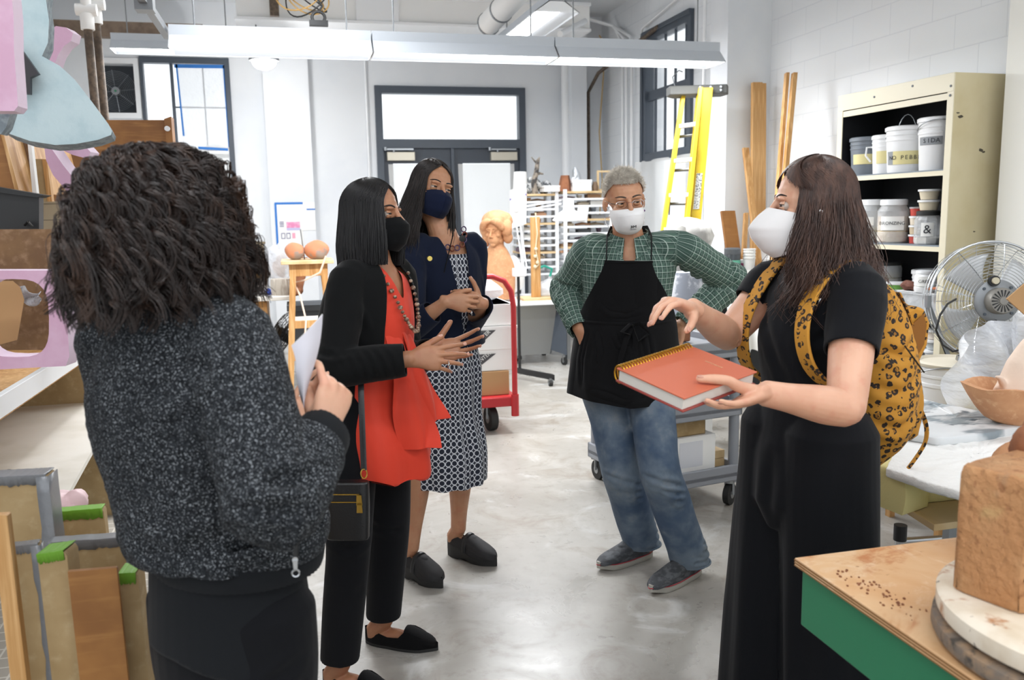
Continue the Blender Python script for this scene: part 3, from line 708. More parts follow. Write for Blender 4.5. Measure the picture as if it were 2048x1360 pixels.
w = thing('bench_cabinet', 'oak bench cabinet with thick white top at the far left', 'cabinet', (-.8, 8.4, 0))
part(MB().bb((-1.9, 7.9, .765), (-.035, 8.75, .80)), 'worktop', M['woodtop'], w, bevel=.004)
part(MB().bb((-1.85, 8.0, .32), (-.40, 8.62, .764)), 'body', M['woodyel'], w, bevel=.003)
part(MB().bb((-.40, 7.98, .30), (-.27, 8.62, .764)), 'end_post', M['wood'], w, bevel=.003)
m = MB(); m.slab([(-.42, 8.1, .10), (-.33, 8.1, .10), (-.28, 8.1, .3), (-.5, 8.1, .3)], (0, .4, 0)); part(m, 'leg_bracket', M['dkgrey'], w)
for x in (-.42, -1.6): caster(w, (x, 8.15, 0), .06, .03)
one(MB().bb((-.42, 8.45, .80), (-.28, 8.65, 1.12)).bb((-.62, 8.45, 1.10), (-.26, 8.66, 1.125)), 'wooden_box', M['woodyel'], 'upright yellow wood box at the back of the white-topped bench', 'box')
one(lump((-.46, 8.52, 1.19), (.13, .1, .07), 41, .5), 'tool_bundle', pm('blue and grey tools', '4C5570', .6, var=[(25, '23252B', .45, .6), (16, 'D9DCE6', .55, .65)]), 'heap of dark blue tools on the upright wood box', 'tools')
p = at(515, 500, Y=8.6); w = one(MB().lathe([(.075, 0), (.075, .16), (.09, .16), (.09, .18)], (p.x-.01, 8.5, p.z-.1)), 'metal_can', pm('tan can', '97886F', .6), 'tan metal can high on the shelf above the left bench', 'can')
one(MB().bb((-1.3, 8.4, .80), (-.55, 8.6, p.z-.1)), 'back_crate', M['woodlt'], 'pale wooden crate at the back of the left bench behind the curly hair', 'box')
for k, (u, l) in enumerate(((470, 'small terracotta pot on the bench nearest the curly-haired woman'), (488, 'small terracotta pot on the bench, right one of the pair'))):
    p = at(u, 590, Z=.80) if 0 else at(u, 588, Y=8.05); w = thing('plant_pot', l, 'pot', (p.x, 8.05, .80), 'little terracotta pots on the bench')
    part(MB().lathe([(.025, 0), (.035, .06), (.04, .06), (.04, .075), (.03, .075)], (p.x, 8.05, .80), 16), 'pot', M['terrad'], w)
    part(lump((p.x, 8.05, .90), (.035, .035, .04), 50+k, .5, 12), 'dried_plant', pm('dried plant %d' % k, 'C9A890', .8), w)
for k, (u, h, l) in enumerate(((503, .10, 'leftmost of the clear glass jars on the bench'), (517, .14, 'tall clear glass jar in the middle of the bench top'), (528, .13, 'clear glass jar next to the blue scrap on the bench'))):
    p = at(u, 588, Y=8.1); w = thing('glass_jar', l, 'jar', (p.x, 8.1, .80), 'clear jars on the bench')
    part(MB().lathe([(.03, 0), (.033, .01), (.033, h*.75), (.02, h*.9), (.02, h)], (p.x, 8.1, .80), 16), 'jar', M['clearp'], w)
    part(MB().lathe([(.023, 0), (.023, .012)], (p.x, 8.1, .80+h), 16), 'lid', M['white'], w)
p = at(536, 580, Y=8.1); one(lump((p.x, 8.1, .83), (.03, .03, .03), 61, .4, 12), 'blue_scrap', pm('blue scrap', '2E54C0', .6), 'crumpled bright blue scrap between the jars and the log', 'scrap')
p = at(563, 587, Y=8.1); m = MB(); m.lathe([(.095, 0), (.1, .03), (.098, .12), (.095, .145)], (p.x+.005, 8.1, .80), 28)
one(m, 'log_section', pm('grey cut log', 'B7AFA4', .8, var=[(9, '8B8074', .45, .65, (1, 1, .25)), (22, 'D9D3C8', .5, .7, (1, 1, .2))], bump=(25, .8, .01, (1, 1, .2))), 'pale grey log section standing at the right end of the bench top', 'log')
one(lump((p.x-.01, 8.3, 1.07), (.11, .09, .19), 62, .4), 'clear_bag', M['poly'], 'tall clear plastic bag of brown scraps behind the log section', 'bag')
part(lump((p.x-.0, 8.3, 1.05), (.06, .05, .1), 63, .6, 16), 'scraps', M['card'], bpy.data.objects['clear_bag'])
w = thing('floor_fan', 'black wire floor fan tilted on its stand below the bench', 'fan', (-.12, 8.45, 0))
c = at(564, 668, Y=8.4); ax = V((-.75, -.25, .45)).normalized(); U_ = ax.cross(V((0, 0, 1))).normalized(); W_ = U_.cross(ax)
m = MB()
for k in range(7):
    r = .235*math.sin((k+1)/7*PI/2); z = .06*math.cos((k+1)/7*PI/2)
    for s in (-1, 1): m.tube([c+ax*s*z+(U_*math.cos(a)+W_*math.sin(a))*r for a in [2*PI*i/28 for i in range(28)]], .0028, 4, closed=True)
for k in range(16):
    a = k*PI/8
    for s in (-1, 1): m.tube([c+ax*s*.06*math.cos(t)+(U_*math.cos(a)+W_*math.sin(a))*.235*math.sin(t) for t in (0.15, .6, 1.1, PI/2)], .0024, 4)
part(m, 'cage', M['black'], w)
part(MB().cyl(c-ax*.10, c+ax*.03, .06), 'motor', M['black'], w)
for k in range(3):
    a = k*2*PI/3; u_ = U_*math.cos(a)+W_*math.sin(a); v_ = ax.cross(u_); m = MB()
    m.slab([c+u_*.04-v_*.03, c+u_*.2-v_*.09+ax*.02, c+u_*.21+v_*.05-ax*.01, c+u_*.05+v_*.03], ax*.004); part(m, 'blade', M['dkgrey'], w)
m = MB(); s = .23
m.tube([c+U_*s, c+U_*s+V((0, 0, -.15)), V((c.x+U_.x*s, c.y+U_.y*s, .03)), V((c.x-.22, c.y-.15, .015)), V((c.x-.1, c.y-.3, .015)), V((c.x-U_.x*s, c.y-U_.y*s, .03)), c-U_*s], .012, 8)
part(m, 'stand', M['black'], w, ang=60)
p = at(612, 520, Y=7.3); zt_ = p.z
w = thing('modelling_stand', 'pine modelling stand with a square top holding two terracotta forms', 'stand', (p.x+.03, 7.35, 0))
part(MB().bb((p.x-.20, 7.2, zt_-.03), (p.x+.22, 7.62, zt_)), 'top', M['woodlt'], w, bevel=.004)
part(MB().bb((p.x-.14, 7.25, zt_-.13), (p.x+.17, 7.56, zt_-.03)), 'apron_rail', M['wood'], w, bevel=.003)
for sx, sy in ((-1, -1), (1, -1), (-1, 1), (1, 1)):
    a = V((p.x+.015+sx*.12, 7.4+sy*.12, zt_-.03)); b = V((p.x+.015+sx*.20, 7.4+sy*.19, 0)); m = MB(); s = .025
    m.slab([a+V((-s, -s, 0)), a+V((s, -s, 0)), a+V((s, s, 0)), a+V((-s, s, 0))], b-a); part(m, 'leg', M['wood'], w)
for z in (.35, .62):
    part(MB().bb((p.x-.15, 7.24, z-.03), (p.x+.18, 7.27, z+.03)), 'stretcher', M['wood'], w)
part(MB().bb((p.x-.12, 7.28, .64), (p.x+.15, 7.5, .66)), 'lower_shelf', M['woodtop'], w)
def fruit(c, r, label, seed):
    c = V(c); m = lump(c, r, seed, .12)
    return one(m, 'clay_form', M['terracap'], label, 'sculpture', 'terracotta forms on the modelling stand')
M['terracap'] = pm('terracotta with grey cap', 'C07F5C', .7, var=[(6, '8F817A', .5, .6)])
fruit((p.x-.085, 7.4, zt_+.07), (.085, .08, .075), 'rounded terracotta form with grey top, left one on the modelling stand', 71)
fruit((p.x+.09, 7.4, zt_+.075), (.1, .09, .08), 'rounded terracotta form with grey top nearest the woman in red', 72)
one(MB().cyl((p.x-.01, 7.45, zt_), (p.x-.03, 7.45, zt_+.25), .005), 'thin_rod', M['galv'], 'thin metal rod standing between the two terracotta forms', 'rod')
f = at(598, 555, Y=7.9); m = MB()
m.tube([(f.x+.02, 8.0, .80+.34), (f.x+.01, 8.0, .80+.2), (f.x-.005, 8.0, .80+.08), (f.x-.01, 7.95, .83)], [.065, .06, .04, .035], 14)
m.tube([(f.x, 8.02, .84), (f.x-.03, 7.9, .835), (f.x-.07, 7.82, .825)], [.035, .035, .02], 12)
one(m, 'clay_foot_sculpture', M['terrad'], 'brown clay lower leg and foot standing on the bench corner beside the stand', 'sculpture', ang=70)
m = MB(); m.tube([at(652, 512, Y=7.1), at(640, 545, Y=7.1), at(610, 560, Y=7.15), at(588, 565, Y=7.5), at(600, 590, Y=7.15), at(612, 640, Y=7.1), at(605, 760, Y=7.0)], .008, 6)
one(m, 'extension_cord', pm('pale peach cord', 'E8CDB8', .6), 'pale cord looping down from the modelling stand', 'cord')
one(MB().bb((p.x-.16, 7.75, .3), (p.x+.3, 8.15, .72)).bb((p.x-.18, 7.73, .68), (p.x+.32, 8.17, .73)), 'dark_bin', pm('dark bin', '3E444A', .6), 'dark storage bin behind the legs of the modelling stand', 'bin')

def rail(a, b, s, w_, d_):
    """straight rail: a,b ends, s sideways unit, rectangular section"""
    a, b, s = V(a), V(b), V(s); n = s.cross((b-a).normalized()).normalized(); m = MB()
    m.slab([a-s*w_/2-n*d_/2, a+s*w_/2-n*d_/2, a+s*w_/2+n*d_/2, a-s*w_/2+n*d_/2], b-a); return m
YA = 6.2
tl, tr, bl, br = at(1368, 183, Y=YA), at(1421, 186, Y=YA-.25), at(1330, 440, Y=YA), at(1395, 440, Y=YA-.3)
def down(a, b): t = (0-a.z)/(b.z-a.z); return a+(b-a)*t
w = thing('stepladder', 'yellow fibreglass stepladder folded and leaning by the dark window', 'ladder', (2.85, 6.1, 0))
S = V((.93, -.36, 0)).normalized(); D = V((.36, .93, 0))
Lf = [tl, down(tl, bl)]; Rf = [at(1401, 176, Y=YA-.2), down(at(1401, 176, Y=YA-.2), at(1375, 440, Y=YA-.25))]
for q, e in ((Lf, 0), (Rf, 0)): part(rail(q[0], q[1], S, .03, .085), 'front_rail', M['yel'], w, bevel=.003)
for k in range(8):
    t = .115+.108*k; a = Lf[0].lerp(Lf[1], t); b = Rf[0].lerp(Rf[1], t); m = MB(); m.slab([a-D*.04, b-D*.04, b+D*.04, a+D*.04], (0, 0, .028)); part(m, 'tread', M['white'], w, bevel=.003)
    m = MB(); a2 = a+D*.15+V((.02, 0, -.05)); b2 = b+D*.15+V((.02, 0, -.05)); m.cyl(a2, b2, .012, n=8); part(m, 'rear_rung', M['steel'], w)
for (pp, off) in ((Lf, .13), (Rf, .14)):
    part(rail(pp[0]+D*off, pp[1]+D*off, S, .03, .06), 'rear_rail', M['yel'], w, bevel=.003)
q = Rf; e = S*.055+D*.04; part(rail(q[0]+e, q[1]+e+S*.02, S, .075, .07), 'side_channel', M['yel'], w, bevel=.003)
for t0, t1, nm in ((.26, .37, 'warning_label'), (.40, .51, 'plain_label')):
    a = q[0].lerp(q[1], t0)+e; b = q[0].lerp(q[1], t1)+e; m = MB(); n = -D
    m.slab([a-S*.022+n*.037, a+S*.022+n*.037, b+S*.022+n*.037, b-S*.022+n*.037], n*.002); part(m, nm, M['whitem'] if nm[0] == 'p' else pm('printed label', 'C9CBC8', .6, var=[(90, '55585C', .5, .6)]), w)
tc = (tl+tr)/2+V((.03, .08, .03)); m = MB(); Mt = frame(tc, S, D)
m.T = Mt; m.prism([(-.2, -.11), (.22, -.1), (.24, .0), (.2, .12), (-.17, .13), (-.22, .02)], -.045, .02); m.T = None
part(m, 'top_cap', pm('grey ladder cap', '4C4D4B', .6), w, bevel=.006)
for i in range(3):
    for j in range(2): part(MB().cyl(Mt @ V((.02+.075*i, -.125, .0-.025*j)), Mt @ V((.02+.075*i, -.10, .0-.025*j)), .009, n=10), 'rivet', M['chrome'], w)
m = MB(); c = Mt @ V((-.16, -.05, .02)); m.tube([c, c+V((-.02, 0, .07)), c+V((.03, 0, .12)), c+V((.06, 0, .11))], .004, 6); part(m, 'wire_hook', M['galv'], w)
m = MB(); a = Lf[0].lerp(Lf[1], .3)+D*.0; b = a+D*.14+V((0, 0, -.18)); m.slab([a, a+V((0, 0, -.03)), b+V((0, 0, -.03)), b], (.01, 0, 0)); part(m, 'spreader_bar', M['steel'], w)

p = at(1385, 500, Y=5.3)
m = MB(); m.tube([(p.x+.02, 5.4, .0), (p.x+.02, 5.4, .5), (p.x+.0, 5.4, .8), (p.x, 5.4, 1.05), (p.x+.02, 5.38, 1.25), (p.x+.04, 5.36, 1.36), (p.x+.05, 5.34, 1.42)], [.14, .12, .13, .13, .13, .14, .09], 20)
one(m, 'plaster_form', pm('cracked plaster', 'E6E4DF', .8, var=[(4, 'B4B2AE', .5, .62)], bump=(8, .6, .02)), 'white cracked plaster body form standing between the man and the ladder', 'sculpture', ang=70)
m = MB(); p2 = at(1345, 470, Y=5.2); m.tube([(p2.x-.02, 5.2, .95), (p2.x, 5.2, 1.15), (p2.x+.02, 5.2, 1.32), (p2.x+.05, 5.2, 1.40)], [.07, .09, .08, .04], 16)
one(m, 'plaster_fragment', pm('grey plaster', 'B5B3AE', .85, bump=(12, .7, .02)), 'grey rough plaster fragment just above the man\'s plaid shoulder', 'sculpture', ang=70)
p = at(1370, 580, Y=4.9); m = MB(); m.bb((p.x-.14, 4.78, 0), (p.x+.14, 5.04, .80)); one(m, 'plinth', M['whitem'], 'white plinth under the grey patterned pot behind the man', 'stand'); m = MB(); m.tube([(p.x, 4.9, .80), (p.x, 4.9, .95), (p.x, 4.9, 1.05), (p.x, 4.9, 1.12)], [.12, .12, .11, .09], 24)
one(m, 'printed_pot', pm('grey printed pot', '9AA0AC', .7, var=[(14, 'D5D8DE', .5, .6)]), 'grey and white patterned pot on the cart, seen under the man\'s bent arm', 'pot')

def plank(top, bot, w_, d_, label, group=None, mat='wood', s=(1, 0, 0)):
    return one(rail(top, bot, s, w_, d_), 'plank', M[mat], label, 'plank', group, bevel=.002)
def pt(u, v, Y): return at(u, v, Y=Y)
def foot(u0, v0, u1, v1, Y, dY=-.35):
    a = at(u0, v0, Y=Y); b = at(u1, v1, Y=Y+dY*.3); return a, down(a, V((b.x, b.y, b.z)))
for u, v, u2, w_, l in ((1509, 165, 1517, .045, 'tall lumber stud, left one of the three in the corner by the pilaster'), (1518, 165, 1526, .045, 'tall lumber stud, middle one of the three in the corner'), (1526, 167, 1535, .04, 'tall lumber stud, right one of the three, touching the block wall')):
    a, b = foot(u, v, u2, 420, 6.62); b.y = 6.56; plank(a, b, w_, .04, l, 'tall studs in the corner')
for u, v, u2, Y_, w_, l in ((1574, 146, 1562, 5.84, .026, 'thin batten leaning on the block wall, left of two behind the woman'), (1589, 146, 1575, 5.80, .034, 'batten leaning on the block wall, right of two behind the woman')):
    a, b = foot(u, v, u2, 300, Y_); plank(a, b, w_, .035, l, 'battens on the block wall')
a, b = foot(1491, 296, 1505, 420, 6.35); b = a.lerp(b, (a.z-1.003)/a.z); plank(a, b, .05, .03, 'short board leaning left in front of the tall corner studs')
zt2 = 1.0
a = at(1455, 422, Y=6.35); b = at(1472, 540, Y=6.25); plank(a, V((b.x, b.y, 1.003)), .12, .03, 'wide short board leaning on the counter by the pilaster', mat='wood2')
a = at(1492, 426, Y=6.4); b = at(1486, 530, Y=6.3); plank(a, V((b.x, b.y, 1.003)), .035, .03, 'narrow stick leaning on the counter beside the white cups')

w = thing('side_counter', 'black-topped counter against the pilaster, holding jars and paper cups', 'counter', (3.45, 6.25, 0))
part(MB().bb((3.08, 5.95, .955), (3.93, 6.42, 1.0)), 'top', M['black'], w, bevel=.004)
part(MB().bb((3.12, 6.0, .0), (3.9, 6.40, .954)), 'body', pm('dark cabinet', '2C2E31', .6), w)
def onc(u, y=6.12): return at(u, 541, Y=y).x
x = onc(1464); w = thing('paint_jar', 'dark jar with a mint green band and white-dusted lid on the counter', 'jar', (x, 6.12, 1.0))
part(MB().lathe([(.06, 0), (.062, .02), (.062, .15), (.055, .16)], (x, 6.12, 1.001)), 'jar', pm('dark grey jar', '3D4349', .35), w)
part(MB().lathe([(.0635, .06), (.0635, .105)], (x, 6.12, 1.001), cap=False), 'band', pm('mint', '6FBFA5', .6), w)
part(MB().lathe([(.063, .15), (.063, .19), (.05, .2)], (x, 6.12, 1.001)), 'lid', pm('grey lid', '5B6066', .5), w)
x = onc(1498, 6.08); m = MB()
for k in range(4): m = MB(); z = 1.001+.023*k; m.lathe([(.036, z), (.046, z+.115), (.0485, z+.115), (.0485, z+.122), (.042, z+.122), (.033, z+.005)], (x, 6.08, 0)); o = one(m, 'paper_cup', M['whitem'], ('bottom', 'second lowest', 'second highest', 'top')[k]+' paper cup of the white stack on the counter', 'cup', 'stacked white paper cups')
m = MB(); m.cyl((x, 6.08-.043, 1.06), (x, 6.08-.040, 1.06), .01)
x = onc(1516, 6.15)
for k, (u, c_, l) in enumerate(((1513, '3A4C8C', 'blue-labelled jar with white lid right of the cup stack'), (1480, '8A2A5A', 'magenta jar half hidden by the paper cups'), (1530, '7C8FA8', 'pale blue jar with white lid by the woman\'s mask'), (1543, '5D6FA0', 'small blue jar with white lid behind the woman\'s strap'))):
    x = onc(u, 6.2); w = thing('small_jar', l, 'jar', (x, 6.2, 1.0), 'glaze jars on the counter')
    part(MB().lathe([(.035, 0), (.037, .01), (.037, .075), (.03, .08)], (x, 6.2, 1.001)), 'jar', pm('jar '+c_, c_, .4), w)
    part(MB().lathe([(.039, .075), (.039, .1), (.03, .102)], (x, 6.2, 1.001)), 'lid', M['white'], w)
x = onc(1442, 6.2); one(MB().bb((x-.035, 6.17, 1.001), (x+.025, 6.23, 1.13)), 'wood_block', M['wood'], 'small pine block at the left end of the counter', 'block')
x = onc(1527, 6.4); one(MB().lathe([(.09, 0), (.1, .2), (.105, .2), (.105, .22), (.09, .22)], (x, 6.28, 1.001)), 'white_tub', M['plastic'], 'white tub behind the mask of the woman with the book', 'bucket')
m = MB(); p = at(1490, 600, Y=5.85); m.shell(lambda u, v: V((p.x-.15+.36*u+.05*v*math.sin(u*5), 5.88-.05*math.sin(u*10)*v-.1*v, .97-.6*v+.07*math.sin(u*PI))), 20, 10, .003)
one(m, 'drape_sheet', M['paper'], 'white crumpled sheet hanging from the front of the black counter', 'sheet')

C0 = V((2.15, 3.83, 0)); e1 = V((.983, .184, 0)).normalized(); e2 = V((-.184, .983, 0)).normalized()
CW, CDp = .48, .74
w = thing('utility_cart', 'grey three-tier utility cart behind the notebook', 'cart', C0-e1*CW/2+e2*CDp/2)
def cbox(x0, x1, y0, y1, z0, z1, m=None):
    m = m or MB(); m.slab([C0+e1*x+e2*y+V((0, 0, z0)) for x, y in ((x0, y0), (x1, y0), (x1, y1), (x0, y1))], (0, 0, z1-z0)); return m
for z, nm in ((.13, 'bottom_tray'), (.47, 'middle_tray'), (.77, 'top_tray')):
    m = cbox(-CW, 0, 0, CDp, z+.02, z+.05); 
    for q in ((-CW, 0, 0, .02), (-CW, 0, CDp-.02, CDp), (-CW, -CW+.02, 0, CDp), (-.02, 0, 0, CDp)): cbox(q[0], q[1], q[2], q[3], z, z+.085, m)
    part(m, nm, M['greycart'], w, bevel=.006)
for a in (-CW+.035, -.03):
    for b in (.03, CDp-.03):
        p = C0+e1*a+e2*b; part(MB().cyl(p+V((0, 0, .12)), p+V((0, 0, .80)), .026, n=14), 'post', M['greycart'], w)
        caster(w, p+V((0, 0, 0))-e1*.02*(1 if a > -.2 else -1), .055, .03, ang=-.9 if b < .3 else .2)
o = MB(); cbox(-.36, -.12, .06, .38, .185, .375, o)
bx = thing('white_carton', 'white cardboard carton with small green print on the bottom tray of the cart', 'box', C0+e1*-.24+e2*.22+V((0, 0, .19)))
part(o, 'carton', M['whitem'], bx, bevel=.003)
m = MB(); cbox(-.362, -.36, .1, .24, .30, .33, m); part(m, 'green_print', pm('green print', '4F8A5A', .7), bx)
m = MB(); cbox(-.362, -.36, .28, .32, .29, .33, m); part(m, 'red_mark', pm('red print', 'A03040', .7), bx)
m = MB(); cbox(-.34, -.2, .058, .0595, .22, .35, m); part(m, 'packing_tape', pm('clear tape', 'DADCE2', .3), bx)
bx = thing('open_carton', 'small open brown carton holding wire scraps, inside the white carton', 'box', C0+e1*-.27+e2*.24+V((0, 0, .376)))
m = MB(); X0, X1, Y0, Y1 = -.35, -.17, .08, .34; z0, z1 = .376, .455
for q in ((X0, X1, Y0, Y0+.004), (X0, X1, Y1-.004, Y1), (X0, X0+.004, Y0, Y1), (X1-.004, X1, Y0, Y1)): cbox(*q, z0, z1, m)
cbox(X0, X1, Y0, Y1, z0, z0+.004, m); part(m, 'carton', M['card2'], bx)
m = MB(); p = C0+e1*-.27+e2*.2+V((0, 0, .42)); m.tube([p+V((math.cos(a)*.05, math.sin(a)*.06, .02*math.sin(a*2.3))) for a in [k*.5 for k in range(22)]], .006, 6); part(m, 'wire_scraps', M['steel'], bx)
m = MB(); cbox(-.11, -.03, .1, .6, .185, .225, m); cbox(-.11, -.03, .1, .6, .228, .268, m); one(m, 'plywood_offcut', M['woodlt'], 'two-layer plywood offcut on the bottom tray right of the white carton', 'board')
m = MB(); p = C0+e1*-.07+e2*.3+V((0, 0, .275)); m.cyl(p, p+V((.0, .2, .03)), .018); m.tube([p+V((0, 0, .02)), p+V((-.03, -.03, -.0)), p+V((-.05, -.02, -.04))], .012, 6)
one(m, 'clamp_tool', pm('red handled clamp', '9C2B2B', .5), 'metal clamp with red handle lying on the plywood offcut', 'tool')
m = cbox(-.44, -.14, .25, .6, .825, .93); one(m, 'terracotta_bin', M['terrad'], 'reddish brown bin on the top tray of the cart behind the raised hand', 'bin', bevel=.008)
p = C0+e1*-.1+e2*.45; one(lump(p+V((0, 0, .60)), (.09, .12, .07), 91, .3), 'clear_pouch', M['poly'], 'crumpled clear pouch on the middle tray of the cart', 'bag')
w = thing('glaze_cabinet', 'tall cream metal cabinet with black inside, full of pails and jars', 'cabinet', (3.7, 4.6, 0))
th = R(2.6)
CO = V((3.53, 4.10, 0)); ex = V((math.cos(th), math.sin(th), 0)); ey = V((-math.sin(th), math.cos(th), 0))
def cb(x0, x1, y0, y1, z0, z1, m=None):
    m = m or MB(); m.slab([CO+ex*x+ey*y+V((0, 0, z0)) for x, y in ((x0, y0), (x1, y0), (x1, y1), (x0, y1))], (0, 0, z1-z0)); return m
LC, DC, HC = .95, .37, 2.215
m = cb(0, DC, -.012, 0, 0, HC); part(m, 'side_panel', M['cream'], w, bevel=.003)
part(cb(0, DC, LC, LC+.012, 0, HC), 'side_panel', M['cream'], w)
m = cb(-.005, .0, -.012, .035, 0, HC); part(m, 'front_edge', M['creaml'], w, bevel=.002)
m = cb(-.005, .0, LC-.035, LC+.012, 0, HC); part(m, 'front_edge', M['creaml'], w)
part(cb(-.004, DC, -.01, LC+.01, HC-.004, HC), 'top_panel', M['cream'], w)
part(cb(-.006, .0, -.01, LC+.01, HC-.10, HC), 'header', M['creaml'], w, bevel=.002)
part(cb(-.002, .012, .03, LC-.03, HC-.14, HC-.105), 'header_lip', M['creaml'], w)
m = cb(DC-.01, DC, 0, LC, 0, HC-.01); cb(.012, DC-.01, 0, .006, 0, HC-.01, m); cb(.012, DC-.01, LC-.006, LC, 0, HC-.01, m); cb(.01, DC-.01, 0, LC, HC-.02, HC-.006, m)
part(m, 'lining', M['cabin'], w)
SZ = [1.70, 1.275, .86, .60, .25]
for z in SZ:
    s_ = part(cb(.005, DC-.01, .006, LC-.006, z-.02, z), 'shelf', M['shelfg'], w)
    part(cb(-.002, .005, .03, LC-.03, z-.035, z-.008), 'shelf_lip', M['creaml'], s_)
m = MB()
for z, y in ((HC-.07, .01), (HC-.12, .012), (HC-.03, .3), (HC-.05, .62)): m.cyl(CO+ex*-.009+ey*y+V((0, 0, z)), CO+ex*-.004+ey*y+V((0, 0, z)), .007, n=8)
part(m, 'rivets', M['dkgrey'], w)
def cp(x, y, z): return CO+ex*x+ey*y+V((0, 0, z))
def chip(seed, c, s):
    rr = random.Random(seed); m = MB()
    for k in range(5): x, z = rr.uniform(-s, s), rr.uniform(-s*.6, s*.6); m.slab([c+ex*(x+rr.uniform(-.01, .01))+V((0, -.0135, z+rr.uniform(-.006, .006))) for _ in range(4)], (0, .001, 0))
    return m
def pail(name, c, r, h, mat, label, cat='bucket', lid=True, group=None, tape=None, txt=None, tw=.16, ang=None, handle=False, grip=False):
    c = V(c); w = thing(name, label, cat, c, group)
    m = MB(); pr = [(r*.86, 0), (r*.88, .006), (r*.97, h*.72), (r*1.0, h*.72), (r*1.0, h*.76), (r*.975, h*.77), (r*.985, h*.84), (r*1.015, h*.84), (r*1.015, h*.87), (r*.99, h*.875), (r, h)]
    if not lid: pr += [(r*.95, h), (r*.93, h*.9)]
    m.lathe(pr, c, 32); part(m, 'pail', mat, w)
    if lid: part(MB().lathe([(r*1.0, 0), (r*1.06, .0), (r*1.06, .02), (r*.98, .026), (r*.94, .014)], c+V((0, 0, h-.012)), 32), 'lid', mat, w)
    fa = math.atan2(-c.y, -c.x) if ang is None else ang          # towards the aisle
    if tape:
        for (z0, z1, a0, a1, mt) in tape:
            def fn(u, v): a = fa+(a0+(a1-a0)*u)*PI/180; zz = h*(z0+(z1-z0)*v); rr = r*(.88+.09*(zz/h)/.72)+.002; return c+V((rr*math.cos(a), rr*math.sin(a), zz))
            m = MB(); m.shell(fn, 10, 1, .001); part(m, 'tape_label', mt, w)
    if txt:
        for s, z0, aa, size in txt:
            n = len(s)
            for i, ch in enumerate(s):
                if ch == ' ': continue
                a = fa-(aa-(i-(n-1)/2)*size*.72/r*57.3)*PI/180*-1
                a = fa+(aa+(i-(n-1)/2)*size*.75/r*57.3)*PI/180
                zz = h*z0; rr = r*(.88+.09*z0/.72)+.0035; o = c+V((rr*math.cos(a), rr*math.sin(a), zz)); nn = V((math.cos(a), math.sin(a), 0))
                text(ch, size, frame(o, V((0, 0, 1)).cross(nn), (0, 0, 1)), 'lettering', M['ink'], w, .0004)
    if handle:
        t = V((math.cos(fa+PI/2), math.sin(fa+PI/2), 0)); f = V((math.cos(fa), math.sin(fa), 0)); q = c+V((0, 0, h*.8)); m = MB()
        m.tube([q-t*r*1.02+f*.01]+[q+f*.03-t*r*math.cos(a)*(1 if handle != 'up' else .45)+V((0, 0, (r*1.15 if handle == 'up' else r*.45)*math.sin(a)))+f*(0 if handle == 'up' else r*.9)*math.sin(a) for a in [PI*k/10 for k in range(1, 10)]]+[q+t*r*1.02+f*.01], .003, 6)
        part(m, 'wire_handle', M['steel'], w, ang=70)
    if grip:
        t = V((math.cos(fa-PI/2), math.sin(fa-PI/2), 0)); q = c+V((0, 0, h*.75)); m = MB(); m.tube([q+t*r*.95, q+t*(r+.03), q+t*(r+.035)-V((0, 0, .05)), q+t*(r+.005)-V((0, 0, .09))], .006, 6); part(m, 'grip', mat, w)
    return w
z = SZ[0]+.001; LA = PI  # labels face the aisle (-X) and the photographer
FA = math.atan2(-.75, -.66)
gy = pm('grey tape', '8A8E92', .6)
pail('plastic_pail', cp(.125, .82, z), .108, .225, M['plasticg'], 'dark grey lidded pail with yellow label at the far end of the top cabinet shelf', ang=FA, tape=[(.30, .58, -50, 50, M['mask'])])
pail('plastic_pail', cp(.13, .655, z), .085, .225, M['plastic'], 'narrow white pail with side grip and yellow tape, left of the big lettered pail', ang=FA, tape=[(.28, .62, -40, 45, M['mask'])], grip=True)
pail('plastic_pail', cp(.125, .475, z), .118, .26, M['plastic'], 'white pail with wire handle up and yellow tape lettered NO PEBBLE', ang=FA, tape=[(.18, .48, -62, -38, gy), (.18, .48, -38, 50, M['mask'])], txt=[('NO PEBBLE', .33, 4, .034)], handle='up')
o = MB(); c = cp(.165, .405, z+.26); f = V((math.cos(FA), math.sin(FA), 0))
pail('plastic_pail', cp(.26, .33, z), .07, .2, M['plastic'], 'small yellowish pail squeezed behind the two big white pails on the top shelf', ang=FA, tape=[(.2, .5, -60, 60, M['mask'])])
pail('plastic_pail', cp(.125, .215, z), .115, .285, M['plastic'], 'white pail with grey tape labels at the near end of the top cabinet shelf', ang=FA, tape=[(.50, .66, -62, 10, gy), (.52, .76, 18, 60, gy)], txt=[('SIDA', .58, -22, .035), ('F', .64, 34, .04)], handle='low')
